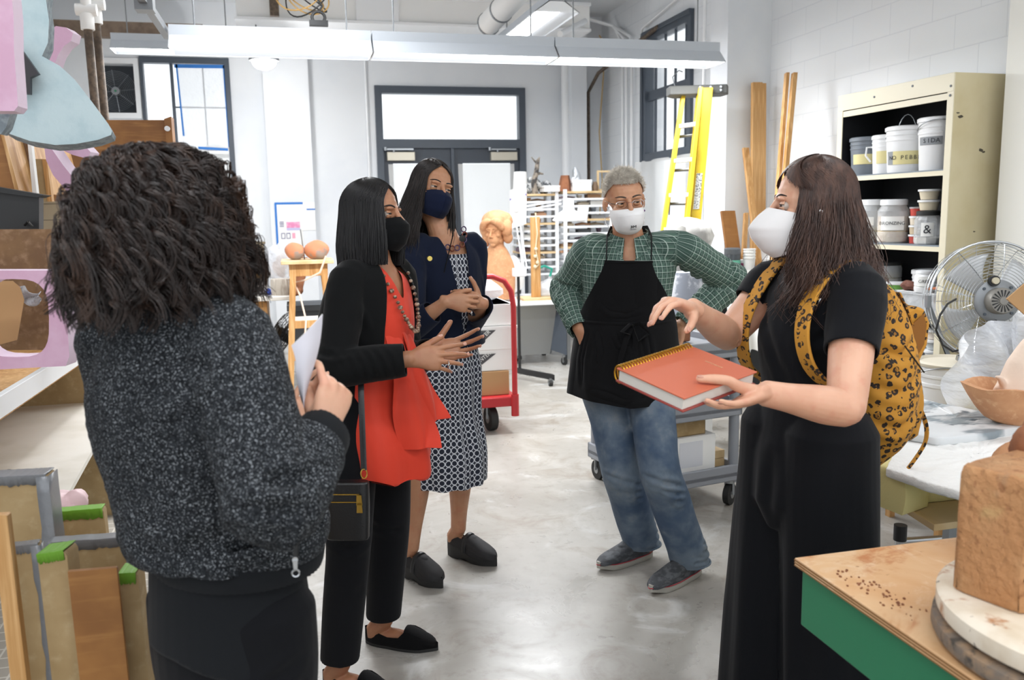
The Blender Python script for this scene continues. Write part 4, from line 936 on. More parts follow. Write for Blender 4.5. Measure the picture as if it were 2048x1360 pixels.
def jar(c, r, h, label, fill, lidm='white', cat='jar', group=None, square=False, lab=None, body='clearp', neck=.8, name='glaze_jar'):
    c = V(c); w = thing(name, label, cat, c, group); n = 8 if square else 28
    part(MB().lathe([(r*.92, 0), (r, .012), (r, h*.24), (r*.94, h*.27), (r, h*.30), (r, h*.74), (r*neck, h*.86), (r*neck, h*.9)], c, n, axis=None), 'jar_body', M[body], w, ang=25)
    part(MB().lathe([(r*.88, .006), (r*.95, .02), (r*.95, h*fill[0]), (0.001, h*fill[0])], c, n), 'contents', pm('glaze '+fill[1], fill[1], .8, var=[(30, fill[2] if len(fill) > 2 else fill[1], .4, .7)]), w)
    part(MB().lathe([(r*neck+.006, h*.88), (r*neck+.006, h), (r*neck-.004, h+.004)], c, 28), 'lid', M[lidm], w)
    if lab:
        a0 = FA; 
        def fn(u, v): a = a0+(u-.5)*lab[1]; return c+V(((r+.003)*math.cos(a), (r+.003)*math.sin(a), h*(lab[2]+(lab[3]-lab[2])*v)))
        m = MB(); m.shell(fn, 8, 1, .001); part(m, 'paper_label', M['paper'], w)
        if lab[0]:
            o = c+f*(r+.0065)+V((0, 0, h*(lab[2]+lab[3])/2)); text(lab[0], lab[4], frame(o, V((0, 0, 1)).cross(f), (0, 0, 1)), 'lettering', M['ink'], w, .0005)
    return w
z = SZ[1]+.001
jar(cp(.2, .86, z), .07, .25, 'clear jar with tan dregs at the hidden far end of the second shelf', (.4, 'B8A070'))
jar(cp(.10, .73, z), .085, .265, 'clear ribbed jar with olive powder, behind the dark hair on the second shelf', (.35, 'A39468', '8D8468'), lab=('', .5, .4, .6, .02))
jar(cp(.10, .53, z), .092, .262, 'large clear jar caked with cream glaze, marked with a slanted dark word label', (.62, 'D8C49A', 'B58A5A'), lab=('BRONZING', 1.5, .30, .62, .028))
for k, (cc, l, hh) in enumerate((('B8433A', 'red tub at the bottom of the small stack on the second shelf', .055), ('C9B79A', 'tan tub second from the bottom of the small stack on the second shelf', .05), ('D9CDBA', 'beige tub third from the bottom of the small stack on the second shelf', .05), ('BC4236', 'red tub on top of the small stack on the second shelf', .05))):
    zz = z+sum((.055, .055, .055)[:k]); c = cp(.13, .365, zz); ww = thing('glaze_tub', l, 'tub', c, 'small tubs on the second shelf')
    part(MB().lathe([(.036, 0), (.04, .04), (.04, .046)], c, 24), 'tub', pm('tub '+cc, cc, .5), ww); part(MB().lathe([(.045, .042), (.045, .052), (.04, .053)], c, 24), 'lid', M['clearp'] if k == 3 else M['white'], ww)
jar(cp(.085, .225, z), .074, .19, 'short clear jar with black lid and white label, second shelf near end', (.2, 'D6D2C6'), lidm='blackrub', square=True, lab=('&', .9, .25, .66, .07))
for k in range(2):
    c = cp(.085, .225, z+.197+.062*k); ww = thing('glaze_tub', ('beige lidded tub resting on the short black-lidded jar', 'beige lidded tub topmost in the cabinet second shelf')[k], 'tub', c, 'beige tubs on the black-lidded jar')
    part(MB().lathe([(.046, 0), (.055, .045), (.055, .05)], c, 28), 'tub', pm('beige tub', 'CFC4AC', .5), ww); part(MB().lathe([(.062, .047), (.062, .058), (.055, .059)], c, 28), 'lid', M['plastic'], ww)
z = SZ[2]+.001
jar(cp(.2, .70, z+.15), .1, .13, 'wide dusty jar with black rim, third shelf behind the shoulder of the woman', (.5, '7D7448'), lidm='blackrub', neck=.95)
one(cb(.02, .33, .55, .86, z, z+.148), 'ceramic_box', pm('dull ceramic', 'A8A294', .7), 'grey box under the dusty jar on the third shelf', 'box')
for k in range(4):
    c = cp(.11, .48, z+.043*k); cc = ('C8BFA8', 'BFB49A', 'C4BDA6', '6FA64E')[k]
    ww = thing('glaze_dish', ('lowest beige tub under the green one on the third shelf', 'second beige tub under the green one on the third shelf', 'beige tub directly under the green one on the third shelf', 'green tub with white rim on the third shelf')[k], 'tub', c, 'tubs under and with the green tub')
    part(MB().lathe([(.06, 0), (.068, .034)], c, 28), 'tub', pm('dish '+cc, cc, .5), ww); part(MB().lathe([(.074, .031), (.074, .042), (.066, .043)], c, 28), 'lid', M['plastic'], ww)
pail('plastic_pail', cp(.24, .34, z), .11, .24, M['plastic'], 'wide white tub behind the green tub on the third shelf', ang=FA)
m = MB(); bz = z
def bin_fn(inn):
    pass
ww = thing('clear_bin', 'translucent plastic bin holding white cups on the third shelf', 'bin', cp(.13, .22, z))
m = MB(); 
def bq(e, zz): return [cp(x, y, zz) for x, y in ((.03-e, .04-e), (.27+e, .04-e), (.27+e, .41+e), (.03-e, .41+e))]
m.rings([bq(-.02, z), bq(0, z+.12), bq(.008, z+.12), bq(.008, z+.128), bq(-.006, z+.128), bq(-.024, z+.004)], cap=False)
part(m, 'bin', M['clearp'], ww)
for k, (x, y) in enumerate(((.09, .10), (.1, .20), (.09, .31), (.2, .26))):
    m = MB(); m.lathe([(.03, .005), (.042, .08), (.044, .08), (.044, .088)], cp(x, y, z), 20); one(m, 'plastic_cup', M['plastic'], ('white cup in the clear bin, nearest end', 'white cup in the middle of the clear bin', 'white cup at the far end of the clear bin', 'white cup at the back of the clear bin')[k], 'cup', 'cups in the clear bin')
m = cb(.04, .3, .03, .40, z+.129, z+.133); one(m, 'bin_lid', M['plastic'], 'flat white lid lying on the clear bin of cups', 'lid')
jar(cp(.09, .22, z+.134), .066, .125, 'squat pale green jar lettered GREEN standing on the clear bin', (.7, 'C5D2B4'), lab=('GREEN', 1.4, .3, .75, .026), body='plastic')
jar(cp(.24, .07, z+.134), .045, .15, 'small jar with a red band at the back by the cabinet side, third shelf', (.8, 'D5D8DA'), body='plastic')
c = cp(.07, .345, z+.16); one(lump(c, (.045, .045, .035), 81, .7), 'clay_lump', pm('brown lump', '6D4336', .8, bump=(40, .8, .01)), 'knobbly brown clay lump on the clear bin beside the GREEN jar', 'clay')
m = MB(); m.cyl(cp(.05, .26, z+.145), cp(.06, .06, z+.17), .008, n=8); one(m, 'orange_stick', pm('orange wood', 'B5602C', .6), 'orange stick lying on the clear bin lid', 'stick')
z = SZ[3]+.001
for i, (x, y, n_) in enumerate(((.1, .13, 3), (.12, .30, 2), (.1, .48, 3))):
    for k in range(n_):
        c = cp(x, y, z+.062*k); r_ = .062+.004*(k % 2)
        ww = thing('glaze_bowl', ('white', 'pale grey', 'cream')[k]+' bowl in the '+('near', 'middle', 'far')[i]+' stack on the fourth cabinet shelf, '+('lowest', 'second', 'topmost')[k], 'bowl', c, 'bowls stacked on the fourth shelf')
        part(MB().lathe([(r_*.7, 0), (r_, .048)], c, 26), 'bowl', pm('bowl %d' % k, ('DFE0E0', 'C9CFD0', 'DDD3C6')[k], .5), ww); part(MB().lathe([(r_+.008, .045), (r_+.008, .056), (r_, .058)], c, 26), 'rim', M['plastic'], ww)
chipm = MB()
for (x, zz, s) in ((.05, 1.98, .016), (.20, 1.80, .02), (.22, 1.79, .012), (.19, 1.35, .008), (.03, 2.0, .01)):
    chipm.slab([CO+ex*(x+s*math.cos(a)*rnd.uniform(.6, 1.4))+ey*-.0125+V((0, 0, zz+s*.5*math.sin(a)*rnd.uniform(.6, 1.4))) for a in [k*PI/3 for k in range(6)]], ey*-.0006)
part(chipm, 'paint_chips', pm('bare metal chips', '4A453A', .8), bpy.data.objects['glaze_cabinet'])

o = at(1822, 735, Y=3.75)
w = thing('black_crate', 'black plastic crate with ribbed corner in front of the cabinet', 'crate', (3.1, 3.8, 0))
x0, x1, y0, y1, z1 = 2.94, 3.22, 3.62, 4.02, at(1850, 745, Y=3.62).z
m = MB()
for q in (((x0, y0, .0), (x1, y0+.02, z1)), ((x0, y1-.02, 0), (x1, y1, z1)), ((x0, y0, 0), (x0+.02, y1, z1)), ((x1-.02, y0, 0), (x1, y1, z1)), ((x0, y0, 0), (x1, y1, .03))): m.bb(*q)
m.bb((x0-.01, y0-.01, z1-.1), (x1+.01, y0+.0, z1-.09)); part(m, 'crate', M['black'], w, bevel=.006)
m = MB()
for k in range(26): m.bb((x1-.01, y0-.012, .06+k*.025), (x1+.012, y0+.02, .072+k*.025))
part(m, 'ribs', M['black'], w)
bc = V((2.93, 3.3, .42))
w = pail('clay_bucket', bc, .165, .36, M['plastic'], 'big white bucket with clay-smeared rim standing in front of the metal fan', lid=False, ang=math.atan2(-1, -.75), handle='low')
part(MB().lathe([(.15, .30), (.001, .315)], bc, 28), 'clay_slurry', pm('cream slurry', 'CFC3A6', .7, bump=(20, .6, .01)), w)
part(MB().lathe([(.155, .345), (.172, .352), (.176, .365), (.160, .372), (.15, .36)], bc, 32), 'rim', pm('clay smeared rim', 'DCD4C2', .6), w)
a_ = math.atan2(-1, -.75)+.1; n_v = V((math.cos(a_), math.sin(a_), 0)); o = bc+n_v*.148+V((0, 0, .11))
text('C', .1, frame(o, V((0, 0, 1)).cross(n_v), (0, 0, 1)), 'lettering', pm('red print on bucket', 'C23A44', .6), w, .003)
text('CAUTION', .02, frame(o+V((0, 0, .06)), V((0, 0, 1)).cross(n_v), (0, 0, 1)), 'lettering', bpy.data.materials['red print on bucket'], w, .003)
p = bc+V((.06, -.05, .375)); one(MB().lathe([(.05, .03), (.07, .02), (.075, .0), (.06, -.012), (.02, -.02)], p, 24), 'steel_bowl', M['chrome'], 'small shiny steel bowl on the rim of the white bucket', 'bowl')
m = MB(); m.bb((2.72, 3.1, .38), (3.14, 3.5, .419))
for a in (2.74, 3.09):
    for b in (3.12, 3.45): m.bb((a, b, 0), (a+.03, b+.03, .38))
one(m, 'low_stool', M['wood'], 'low wooden stool under the white clay bucket', 'stool')

fc = at(1994, 602, Y=3.45)
w = thing('drum_fan', 'large chrome wire fan with grey motor, seen from its back by the cabinet', 'fan', (fc.x, fc.y, 0))
ax = V((-.34, -.93, .10)).normalized(); U_ = ax.cross(V((0, 0, 1))).normalized(); W_ = U_.cross(ax)
fc2 = fc-ax*.06; RAD = .288; m = MB()
def fp(a, r, d): return fc2+(U_*math.cos(a)+W_*math.sin(a))*r+ax*d
for k in range(16):
    r = .075+(RAD-.075)*k/15; d = .055*math.cos((k/15)**2*PI/2)
    m.tube([fp(2*PI*i/48, r, d) for i in range(48)], .0017, 4, closed=True)
for k in range(9):
    r = .05+(RAD-.05)*k/8; m.tube([fp(2*PI*i/40, r, -.1) for i in range(40)], .0017, 4, closed=True)
for k in range(8):
    a = k*PI/4+.2; m.tube([fp(a, .08, .058), fp(a, .18, .045), fp(a, .24, .025), fp(a, RAD, 0)], .0026, 5)
for k in range(18):
    a = k*PI/9; m.tube([fp(a, RAD, 0), fp(a, RAD-.005, -.06), fp(a, .2, -.1), fp(a, .05, -.105)], .0019, 4)
part(m, 'cage', M['chrome'], w)
m = MB(); m.tube([fp(2*PI*i/56, RAD+.004, 0) for i in range(56)], .006, 8, closed=True); m.tube([fp(2*PI*i/56, RAD+.002, -.05) for i in range(56)], .004, 6, closed=True)
part(m, 'rim', M['chrome'], w, ang=70)
part(MB().lathe([(.105, 0), (.105, .012), (.092, .018), (.0, .018)], fp(0, 0, .05), 40, axis=ax), 'mounting_plate', M['galv'], w)
m = MB(); m.lathe([(.064, 0), (.064, .05), (.057, .062), (.02, .063), (.018, .068), (.001, .069)], fp(0, 0, .065), 32, axis=ax); mo = part(m, 'motor', pm('motor grey', '8D8A84', .5, .3), w)
m = MB()
for k in range(18):
    a = k*PI/9; d = .128
    m.slab([fp(a-.07, .022, d), fp(a+.07, .022, d), fp(a+.07, .053, d), fp(a-.07, .053, d)], ax*.0015)
part(m, 'vent_slots', M['black'], mo)
for k in range(4): a = k*PI/2+.75; part(MB().cyl(fp(a, .088, .064), fp(a, .088, .075), .007, n=8), 'bolt', M['dkgrey'], w)
kk = part(MB().cyl(fp(1.35, .10, .065), fp(1.35, .10, .085), .026, n=20), 'knob_base', M['black'], w)
part(MB().cyl(fp(1.35, .10, .085), fp(1.35, .10, .10), .016, n=20), 'control_knob', pm('cream knob', 'C9C0A8', .5), kk)
for k in range(4):
    a = k*PI/2+.5; a2 = a+.95; m = MB()
    m.grid(lambda u, v: fp(a+u*(.5+.5*v), .05+.185*v, -.045+.05*u), 8, 8); q = part(m, 'blade', pm('pale fan blade', 'C9CBCD', .4, .3) if k == 0 else bpy.data.materials['pale fan blade'], w)
    s_ = q.modifiers.new('t', 'SOLIDIFY'); s_.thickness = .002
m = MB(); pl = fp(PI, RAD, 0)
for s in (1, -1):
    b = fc2+U_*s*(RAD+.012); m.slab([b+V((-.012, -.012, -.03)), b+V((.012, -.012, -.03)), b+V((.012, -.012, .03)), b+V((-.012, -.012, .03))], (0, .02, 0))
    e = fc2+U_*s*.12+V((0, 0, -RAD-.14)); m.slab([b+V((-.012, 0, 0)), b+V((.012, 0, 0)), e+V((.012, 0, 0)), e+V((-.012, 0, 0))], (0, .01, 0))
m.cyl(V((fc2.x, fc2.y, .02)), fc2+V((0, 0, -RAD-.10)), .03); m.bb((fc2.x-.13, fc2.y-.02, fc2.z-RAD-.15), (fc2.x+.13, fc2.y+.02, fc2.z-RAD-.12)); m.cyl((fc2.x, fc2.y, 0), (fc2.x, fc2.y, .025), .15, n=32)
part(m, 'stand', M['steel'], w)
m = MB(); c1 = fp(-1.5, .095, .07); lft = at(1905, 590, Y=3.05)
pts = [c1, at(1972, 675, Y=3.31), at(1940, 695, Y=3.29), at(1905, 703, Y=3.31), at(1885, 690, Y=3.33), at(1872, 660, Y=3.33), at(1880, 630, Y=3.33), at(1895, 608, Y=3.35), at(1912, 598, Y=3.41)]
m.tube(pts, .005, 8); part(m, 'cord', M['black'], w, ang=70)
one(MB().slab([at(u, v, Y=2.62) for u, v in ((2014, 598), (2056, 562), (2110, 600), (2110, 905), (2075, 905), (2062, 640))], (0, .006, 0)), 'cardboard_sheet', M['card'], 'corner of a tan cardboard sheet poking in at the right edge by the fan', 'board')

TZ = .55
w = thing('low_table', 'low plywood table on a steel frame carrying yellow foam and slabs', 'table', (2.4, 2.7, 0))
A = at(1868, 1049, Z=TZ); B_ = A+V((1.0, .02, 0)); dl = V((.17, .985, 0)).normalized()
m = MB(); m.slab([A, B_, B_+dl*1.0, A+dl*1.0], (0, 0, -.022)); part(m, 'top', M['woodlt'], w, bevel=.002)
for q in (A+V((.12, .07, 0)), A+V((.9, .08, 0)), A+dl*.92+V((.1, 0, 0)), A+dl*.92+V((.9, 0, 0))):
    part(MB().bb((q.x-.014, q.y-.014, 0.001), (q.x+.014, q.y+.014, TZ-.022)), 'leg', M['steel'], w)
m = MB(); m.bb((A.x+.1, A.y+.06, .12), (A.x+.92, A.y+.08, .145)); part(m, 'rail', M['steel'], w)
F0 = A+dl*.11+V((-.055, 0, 0))
def foam(q, h, seed, name, label, dz=0):
    q = [V(p) for p in q]; m = MB()
    def fn(u, v):
        a = 2*PI*u; k = u*4; i = int(k) % 4; f_ = k-int(k); p = q[i].lerp(q[(i+1) % 4], f_); c = sum(q, V((0, 0, 0)))/4
        bul = .012*math.sin(v*PI)+.008*math.sin(13*u+seed)*math.sin(v*PI)
        d = (p-c).normalized(); return p+d*bul+V((0, 0, h*v+.006*math.sin(20*u+seed)*v))
    n = 48; rs = [[fn(j/n, v) for j in range(n)] for v in (0, .1, .3, .5, .7, .9, 1.0)]
    c = sum(q, V((0, 0, 0)))/4
    rs.append([p.lerp(c+V((0, 0, h)), .06)+V((0, 0, .006)) for p in rs[-1]])
    for t_ in (.3, .6): rs.append([V((p.x+(c.x-p.x)*t_, p.y+(c.y-p.y)*t_, c.z+h+.008+.010*math.sin(p.x*30)*math.sin(p.y*25))) for p in rs[7]])
    m.rings(rs); return one(m, name, M['foamy'], label, 'foam', loc=None, ang=60)
def zp(pts, z): return [at(u, v, Z=z) for u, v in pts]
q_ = zp([(1804, 1031), (1864, 1017)], .552); f0, f1 = q_[0], q_[1]+V((0, .02, 0)); foam([f0, f1, f1+V((.12, .75, 0)), at(1640, 965, Z=.552)], .125, 1, 'foam_block', 'yellow foam rubber block at the table corner below the hanging strap')
g0 = f1+V((.01, .03, 0)); foam([g0, g0+V((.62, .0, 0)), g0+V((.75, .75, 0)), g0+V((.13, .75, 0))], .100, 2, 'foam_slab', 'darker yellow foam slab under the white wrapped board')
def zslab(pts, z, th, name, mat, label, cat, wav=.003):
    q = zp(pts, z); n = len(q); c = sum(q, V((0, 0, 0)))/n; K = 8; ring = [q[i].lerp(q[(i+1) % n], k/K) for i in range(n) for k in range(K)]; m = MB(); rr = random.Random(len(pts)); jit = [V((rr.uniform(-wav, wav), rr.uniform(-wav, wav), 0)) for _ in ring]; rs = []
    for s, h in ((.99, -th), (1, -th*.8), (1, -th*.15), (.985, 0), (.8, .002), (.55, .003), (.3, .002), (.08, .002)): rs.append([c+(p+j-c)*s+V((0, 0, h+(.0025*math.sin(p.x*60)*math.sin(p.y*50) if s < .95 else 0))) for p, j in zip(ring, jit)])
    m.rings(rs); return one(m, name, mat, label, cat, ang=60)
zslab([(1772, 935), (1790, 895), (1835, 866), (1925, 862), (2045, 850), (2150, 870), (2200, 960), (2050, 1000), (1925, 983), (1860, 966)], .695, .030, 'wrapped_board', pm('white wrapped cloth', 'F2F2F0', .55, bump=(14, .7, .02)), 'white sheet-wrapped board lying across the yellow foam', 'board')
M['marble'] = pm('white and blue grey marble', 'DDE0E2', .45, var=[(3.2, '8C979E', .47, .58, (1, 2.2, 1)), (9, '55616B', .60, .70, (1, 2.5, 1)), (5, 'F0F1F1', .55, .75, (1, 2, 1))], bump=(30, .3, .004))
zslab([(1700, 850), (1740, 790), (1827, 790), (1873, 805), (1915, 812), (1990, 828), (2120, 850), (2150, 868), (2039, 853), (1972, 866), (1876, 876), (1800, 862)], .725, .028, 'marble_slab', M['marble'], 'blue-grey veined marble slab on the table behind the wrapped board', 'slab')
zslab([(1800, 866), (1876, 881), (1972, 871), (1960, 850), (1850, 840)], .697, .012, 'foam_edge', M['foamy'], 'thin yellow foam strip peeking out under the marble slab', 'foam')
def trough():
    m = MB(); base = V((2.62, 2.48, .727)); L, Wd, H = .70, .34, .115
    def fn(u, v):   # u round, v base->rim
        a = 2*PI*u; k = .62+.38*v**.6; r = 1+.03*math.sin(9*a)*v
        return base+V((L/2*k*math.cos(a)*r-.05*(1-v)*0, Wd/2*k*math.sin(a)*r*(1+.1*v), H*v+.008*math.sin(7*a)*v+.03*v*(-math.cos(a))))
    n = 56; rs = [[fn(j/n, v) for j in range(n)] for v in (0, .15, .4, .7, 1)]
    def inn(j, v, s):
        p = fn(j/n, v); c = V((base.x, base.y, p.z)); return p.lerp(c, s)
    rs += [[inn(j, 1, .07) for j in range(n)], [inn(j, .7, .12) for j in range(n)], [inn(j, .3, .25) for j in range(n)], [inn(j, .15, .6) for j in range(n)]]
    m.rings(rs); return m
one(trough(), 'clay_trough', M['terra'], 'long terracotta boat-shaped trough on the marble slab at the right edge', 'bowl', ang=60)
m = MB(); b = V((2.58, 2.48, .845))
m.tube([b+V((-.16, .0, -.03)), b+V((-.07, 0, .02)), b+V((.05, 0, .03)), b+V((.2, 0, .02))], [.05, .075, .08, .07], 14)
m.tube([b+V((-.12, 0, .0)), b+V((-.10, 0, .09)), b+V((-.07, 0, .15)), b+V((-.055, .0, .17))], [.06, .045, .032, .028], 12)
m.tube([b+V((.2, -.08, .0)), b+V((.06, -.1, .05)), b+V((-.06, -.1, .0)), b+V((.08, -.12, -.03)), b+V((.25, -.1, -.03))], [.05, .045, .042, .04, .04], 12)
m.tube([b+V((.18, .02, .08)), b+V((.05, -.02, .09)), b+V((-.02, -.05, .03))], [.035, .035, .025], 12)
m.tube([b+V((-.15, .0, .0)), b+V((-.20, -.02, .05)), b+V((-.23, -.03, .06))], [.02, .012, .006], 8)
me = m.mesh(); ob = bpy.data.objects.new('tmp', me); COL.objects.link(ob); md = ob.modifiers.new('r', 'REMESH'); md.mode = 'VOXEL'; md.voxel_size = .006
md = ob.modifiers.new('s', 'SMOOTH'); md.factor = .6; md.iterations = 6
me2 = bpy.data.meshes.new_from_object(ob.evaluated_get(bpy.context.evaluated_depsgraph_get())); bpy.data.objects.remove(ob)
one(me2, 'clay_figure', pm('pale pink clay', 'E6D0BE', .7, bump=(50, .2, .004)), 'pale pinkish clay figure of folded limbs lying in the terracotta trough', 'sculpture', ang=180)
m = MB()
P00, P10, P01, P11 = at(1938, 690, Y=3.0), at(2110, 625, Y=3.0), at(1868, 862, Y=2.95), at(2130, 900, Y=2.9)
m.shell(lambda u, v: P00.lerp(P10, u).lerp(P01.lerp(P11, u), v)+V((0, .06*math.sin(u*9+v*5)+.03*math.sin(u*23-v*9), .02*math.sin(u*8)*(1-v)+.05*math.sin(u*PI)*(1-v))), 46, 26, .002)
one(m, 'polythene_drape', M['poly'], 'translucent polythene sheet draped in front of the metal fan', 'sheet', ang=70)
m = MB(); c = at(2075, 680, Y=2.85); one(lump(c, (.12, .1, .2), 95, .5), 'polythene_bundle', M['poly'], 'bunched white polythene at the right edge above the trough', 'sheet')
c = at(1800, 1075, Z=.25); w = thing('floor_clamp', 'chrome bar clamp with black cap under the low table', 'clamp', (c.x, c.y, 0))
m = MB(); m.cyl((c.x, c.y, 0), (c.x, c.y, .27), .018); m.cyl((c.x, c.y, .235), (c.x+.3, c.y+.04, .20), .014); m.bb((c.x-.05, c.y-.02, .0), (c.x+.05, c.y+.02, .02)); part(m, 'bar', M['chrome'], w)
part(MB().cyl((c.x, c.y, .24), (c.x, c.y, .30), .024), 'cap', M['black'], w)

w = thing('green_table', 'green steel workbench with clay-stained plywood top in the right foreground', 'table', (1.7, .9, 0))
GX0, GX1, GY0, GY1, GZ = 1.015, 2.6, .15, 1.572, .75
t = NT('clay stained plywood'); co = t.coord()
c = t.mix(t.ramp(t.noise(co, 2.2, 5, .6, .8), .38, .66), 'DDB78C', 'CF9C6A')
c = t.mix(t.ramp(t.noise(co, 5, 6, .7, 1.2), .52, .68), c, 'E6CBAA')
c = t.mix(t.math('MULTIPLY', t.ramp(t.noise(co, 3.1, 6, .72, .5), .56, .68), .8), c, 'B8703F')
c = t.mix(t.math('MULTIPLY', t.ramp(t.noise(co, 26, 3, .6), .68, .74), .8), c, '8B4420'); t.link(c, t.b.inputs['Base Color']); t.set(Roughness=.5); M['stained'] = t.mat
part(MB().bb((GX0, GY0, GZ-.018), (GX1, GY1, GZ)), 'plywood_top', M['stained'], w, bevel=.0015)
m = MB()
for k in range(3): m.bb((GX0-.0006, GY0, GZ-.018+.006*k), (GX1, GY1+.0006, GZ-.0155+.006*k))
part(m, 'ply_edge', pm('dark ply lines', '8A6238', .6), w)
m = MB()
for q in (((GX0+.012, GY0+.01, GZ-.15), (GX1-.01, GY0+.03, GZ-.018)), ((GX0+.012, GY1-.03, GZ-.15), (GX1-.01, GY1-.012, GZ-.018)), ((GX0+.012, GY0+.01, GZ-.15), (GX0+.03, GY1-.012, GZ-.018)), ((GX1-.03, GY0+.01, GZ-.15), (GX1-.01, GY1-.01, GZ-.018))): m.bb(*q)
part(m, 'green_apron', M['green'], w, bevel=.003)
for q in ((GX0+.35, GY0+.04), (GX1-.1, GY0+.04), (GX1-.1, GY1-.1)): part(MB().bb((q[0], q[1], 0), (q[0]+.05, q[1]+.05, GZ-.02)), 'leg', M['green'], w)
TC = V((1.295, 1.065, GZ+.002))
w = thing('turntable', 'worn round banding wheel of two stacked discs on the green table', 'turntable', TC)
part(MB().lathe([(.22, 0), (.272, .004), (.276, .012), (.274, .03), (.262, .034)], TC, 72), 'lower_disc', pm('worn grey wheel', '7B7168', .55, var=[(14, 'A88B6E', .45, .65), (40, '4A4642', .5, .7)], bump=(40, .4, .004)), w)
part(MB().lathe([(.2, .034), (.2, .041)], TC, 48), 'spindle', M['dkgrey'], w)
part(MB().lathe([(.252, .041), (.267, .044), (.270, .05), (.270, .074), (.262, .08), (.001, .08)], TC, 72), 'upper_disc', pm('clay dusted wheel', 'DCCBB2', .65, var=[(7, 'EFE4D2', .4, .6), (12, 'B77F52', .58, .68), (30, '6C6058', .66, .72)], bump=(40, .3, .003)), w)
def brick():
    m = MB(); n = 44; rs = []; e = V((-.28, .96, 0)); nn = V((.96, .28, 0)); B0 = V((1.122, 1.082, TC.z+.081)); c = B0+e*.062+nn*.125
    def sq(a, w, d, q=.14): ca, sa = math.cos(a), math.sin(a); return w*math.copysign(abs(ca)**q, ca), d*math.copysign(abs(sa)**q, sa)
    for t_, k in ((0, .97), (.02, 1), (.25, 1.0), (.6, 1.0), (.93, .99), (.985, .965), (1, .93)):
        r = []
        for j in range(n):
            x, y = sq(2*PI*(j+.5)/n, .125*k, .062*k); x += .002*math.sin(j*1.7+t_*9); y += .002*math.sin(j*2.3+t_*7); r.append(c+nn*x+e*y+V((0, 0, .226*t_)))
        rs.append(r)
    m.rings(rs); return m
M['brick'] = pm('rough terracotta block', 'B98558', .8, var=[(5, 'C79C70', .4, .65), (6, '94836F', .56, .7), (8, 'BFA06A', .6, .72), (50, '9E6C46', .58, .7)], bump=(55, .9, .012))
one(brick(), 'terracotta_block', M['brick'], 'big rough terracotta block standing on the banding wheel', 'block', ang=60)
c = TC+V((.16, .10, .082)); m = MB(); m.lathe([(.10, 0), (.115, .06), (.11, .13), (.08, .2), (.04, .235), (.001, .245)], c+V((.1, .13, 0)), 32)
c2 = at(2052, 940, Y=1.45); one(MB().ball(c2, (.07, .07, .065), 28), 'terracotta_dome', M['terra'], 'smooth terracotta dome behind the rough block at the right edge', 'sculpture')
one(MB().bb((c2.x-.08, c2.y-.08, GZ+.002), (c2.x+.10, c2.y+.08, c2.z-.06)), 'dome_plinth', M['brick'], 'terracotta plinth hidden behind the rough block, carrying the dome', 'block', bevel=.01)
c = at(2062, 905, Y=1.25); one(lump(c, (.035, .04, .06), 97, .3), 'brown_clay_form', M['terrad'], 'dark brown clay shape cut by the right edge above the block', 'sculpture')
m = MB(); rr = random.Random(5)
for k in range(70):
    t_ = rr.random(); p = at(1690, 1150, Z=GZ).lerp(at(1830, 1225, Z=GZ), t_)+V((rr.gauss(0, .02), rr.gauss(0, .02), 0)); s = rr.uniform(.0008, .003); m.ball((p.x, p.y, GZ+s*.5), (s, s*1.2, s*.7), 6)
o = one(m, 'clay_crumbs', M['terrad'], 'scatter of brown clay crumbs on the green table top', 'crumbs'); o['kind'] = 'stuff'
SX = -.93
w = thing('wooden_rack', 'deep wooden rack with white front beam at the left edge of the room', 'shelf', (-1.6, 3.6, 0))
m = MB(); m.bb((SX-.025, 1.9, .885), (SX, 4.62, .955)); part(m, 'front_beam', M['white'], w, bevel=.002)
part(MB().bb((-2.3, 1.9, .865), (SX-.026, 4.6, .885)), 'shelf_board', M['wood'], w)
part(MB().bb((-2.32, 4.62, 0), (-.90, 4.66, 1.2)), 'end_panel', M['card2'], w)
for y in (1.95, 4.5): part(MB().bb((-2.36, y, 0), (-2.3, y+.05, 3.0)), 'upright', M['white'], w)
a = at(95, 0, Y=3.05); part(MB().bb((-1.18, 3.25, 1.92), (-.98, 3.31, 3.95)), 'upright', pm('lavender white post', 'E4E0EE', .5), w)
part(MB().bb((-.975, 3.24, 1.92), (-.955, 3.27, 3.95)), 'rail_track', M['galv'], w)
ZB = .60; bq = [V((-2.2, 2.70, ZB)), V((-.775, 2.80, ZB)), V((-.80, 4.55, ZB)), V((-2.2, 4.6, ZB))]
m = MB(); m.slab([bq[0], at(111, 1031, Z=ZB), at(183, 903, Z=ZB)+V((.0, 0, 0)), at(215, 845, Z=ZB), V((-.83, 4.6, ZB)), bq[3]], (0, 0, -.018)); one(m, 'shelf_sheet', pm('whitewashed plywood', 'DDDAD2', .6, var=[(4, 'CFCBC0', .4, .7)]), 'large whitewashed plywood sheet lying under the white beam', 'board')
t = NT('grey floor mat with incised squares'); tc = t.new('ShaderNodeTexCoord'); br = t.new('ShaderNodeTexBrick'); t.link(tc.outputs['Object'], br.inputs['Vector'])
br.offset = 0
for a, b in (('Scale', 1), ('Mortar Size', .004), ('Brick Width', .07), ('Row Height', .07)): br.inputs[a].default_value = b
t.link(t.mix(br.outputs['Fac'], 'A09A90', 'C4BFB6'), t.b.inputs['Base Color']); t.set(Roughness=.8)
one(MB().bb((-1.4, 2.3, .001), (-.45, 4.5, .012)), 'floor_mat', t.mat, 'grey floor mat with a square grid under the plywood sheet', 'mat')
one(lump(at(140, 1008, Y=2.72), (.05, .05, .045), 111, .3), 'pink_bundle', pm('pink plastic', 'E3C3C6', .5), 'round pink bundle peeping out behind the green-taped board', 'bag')
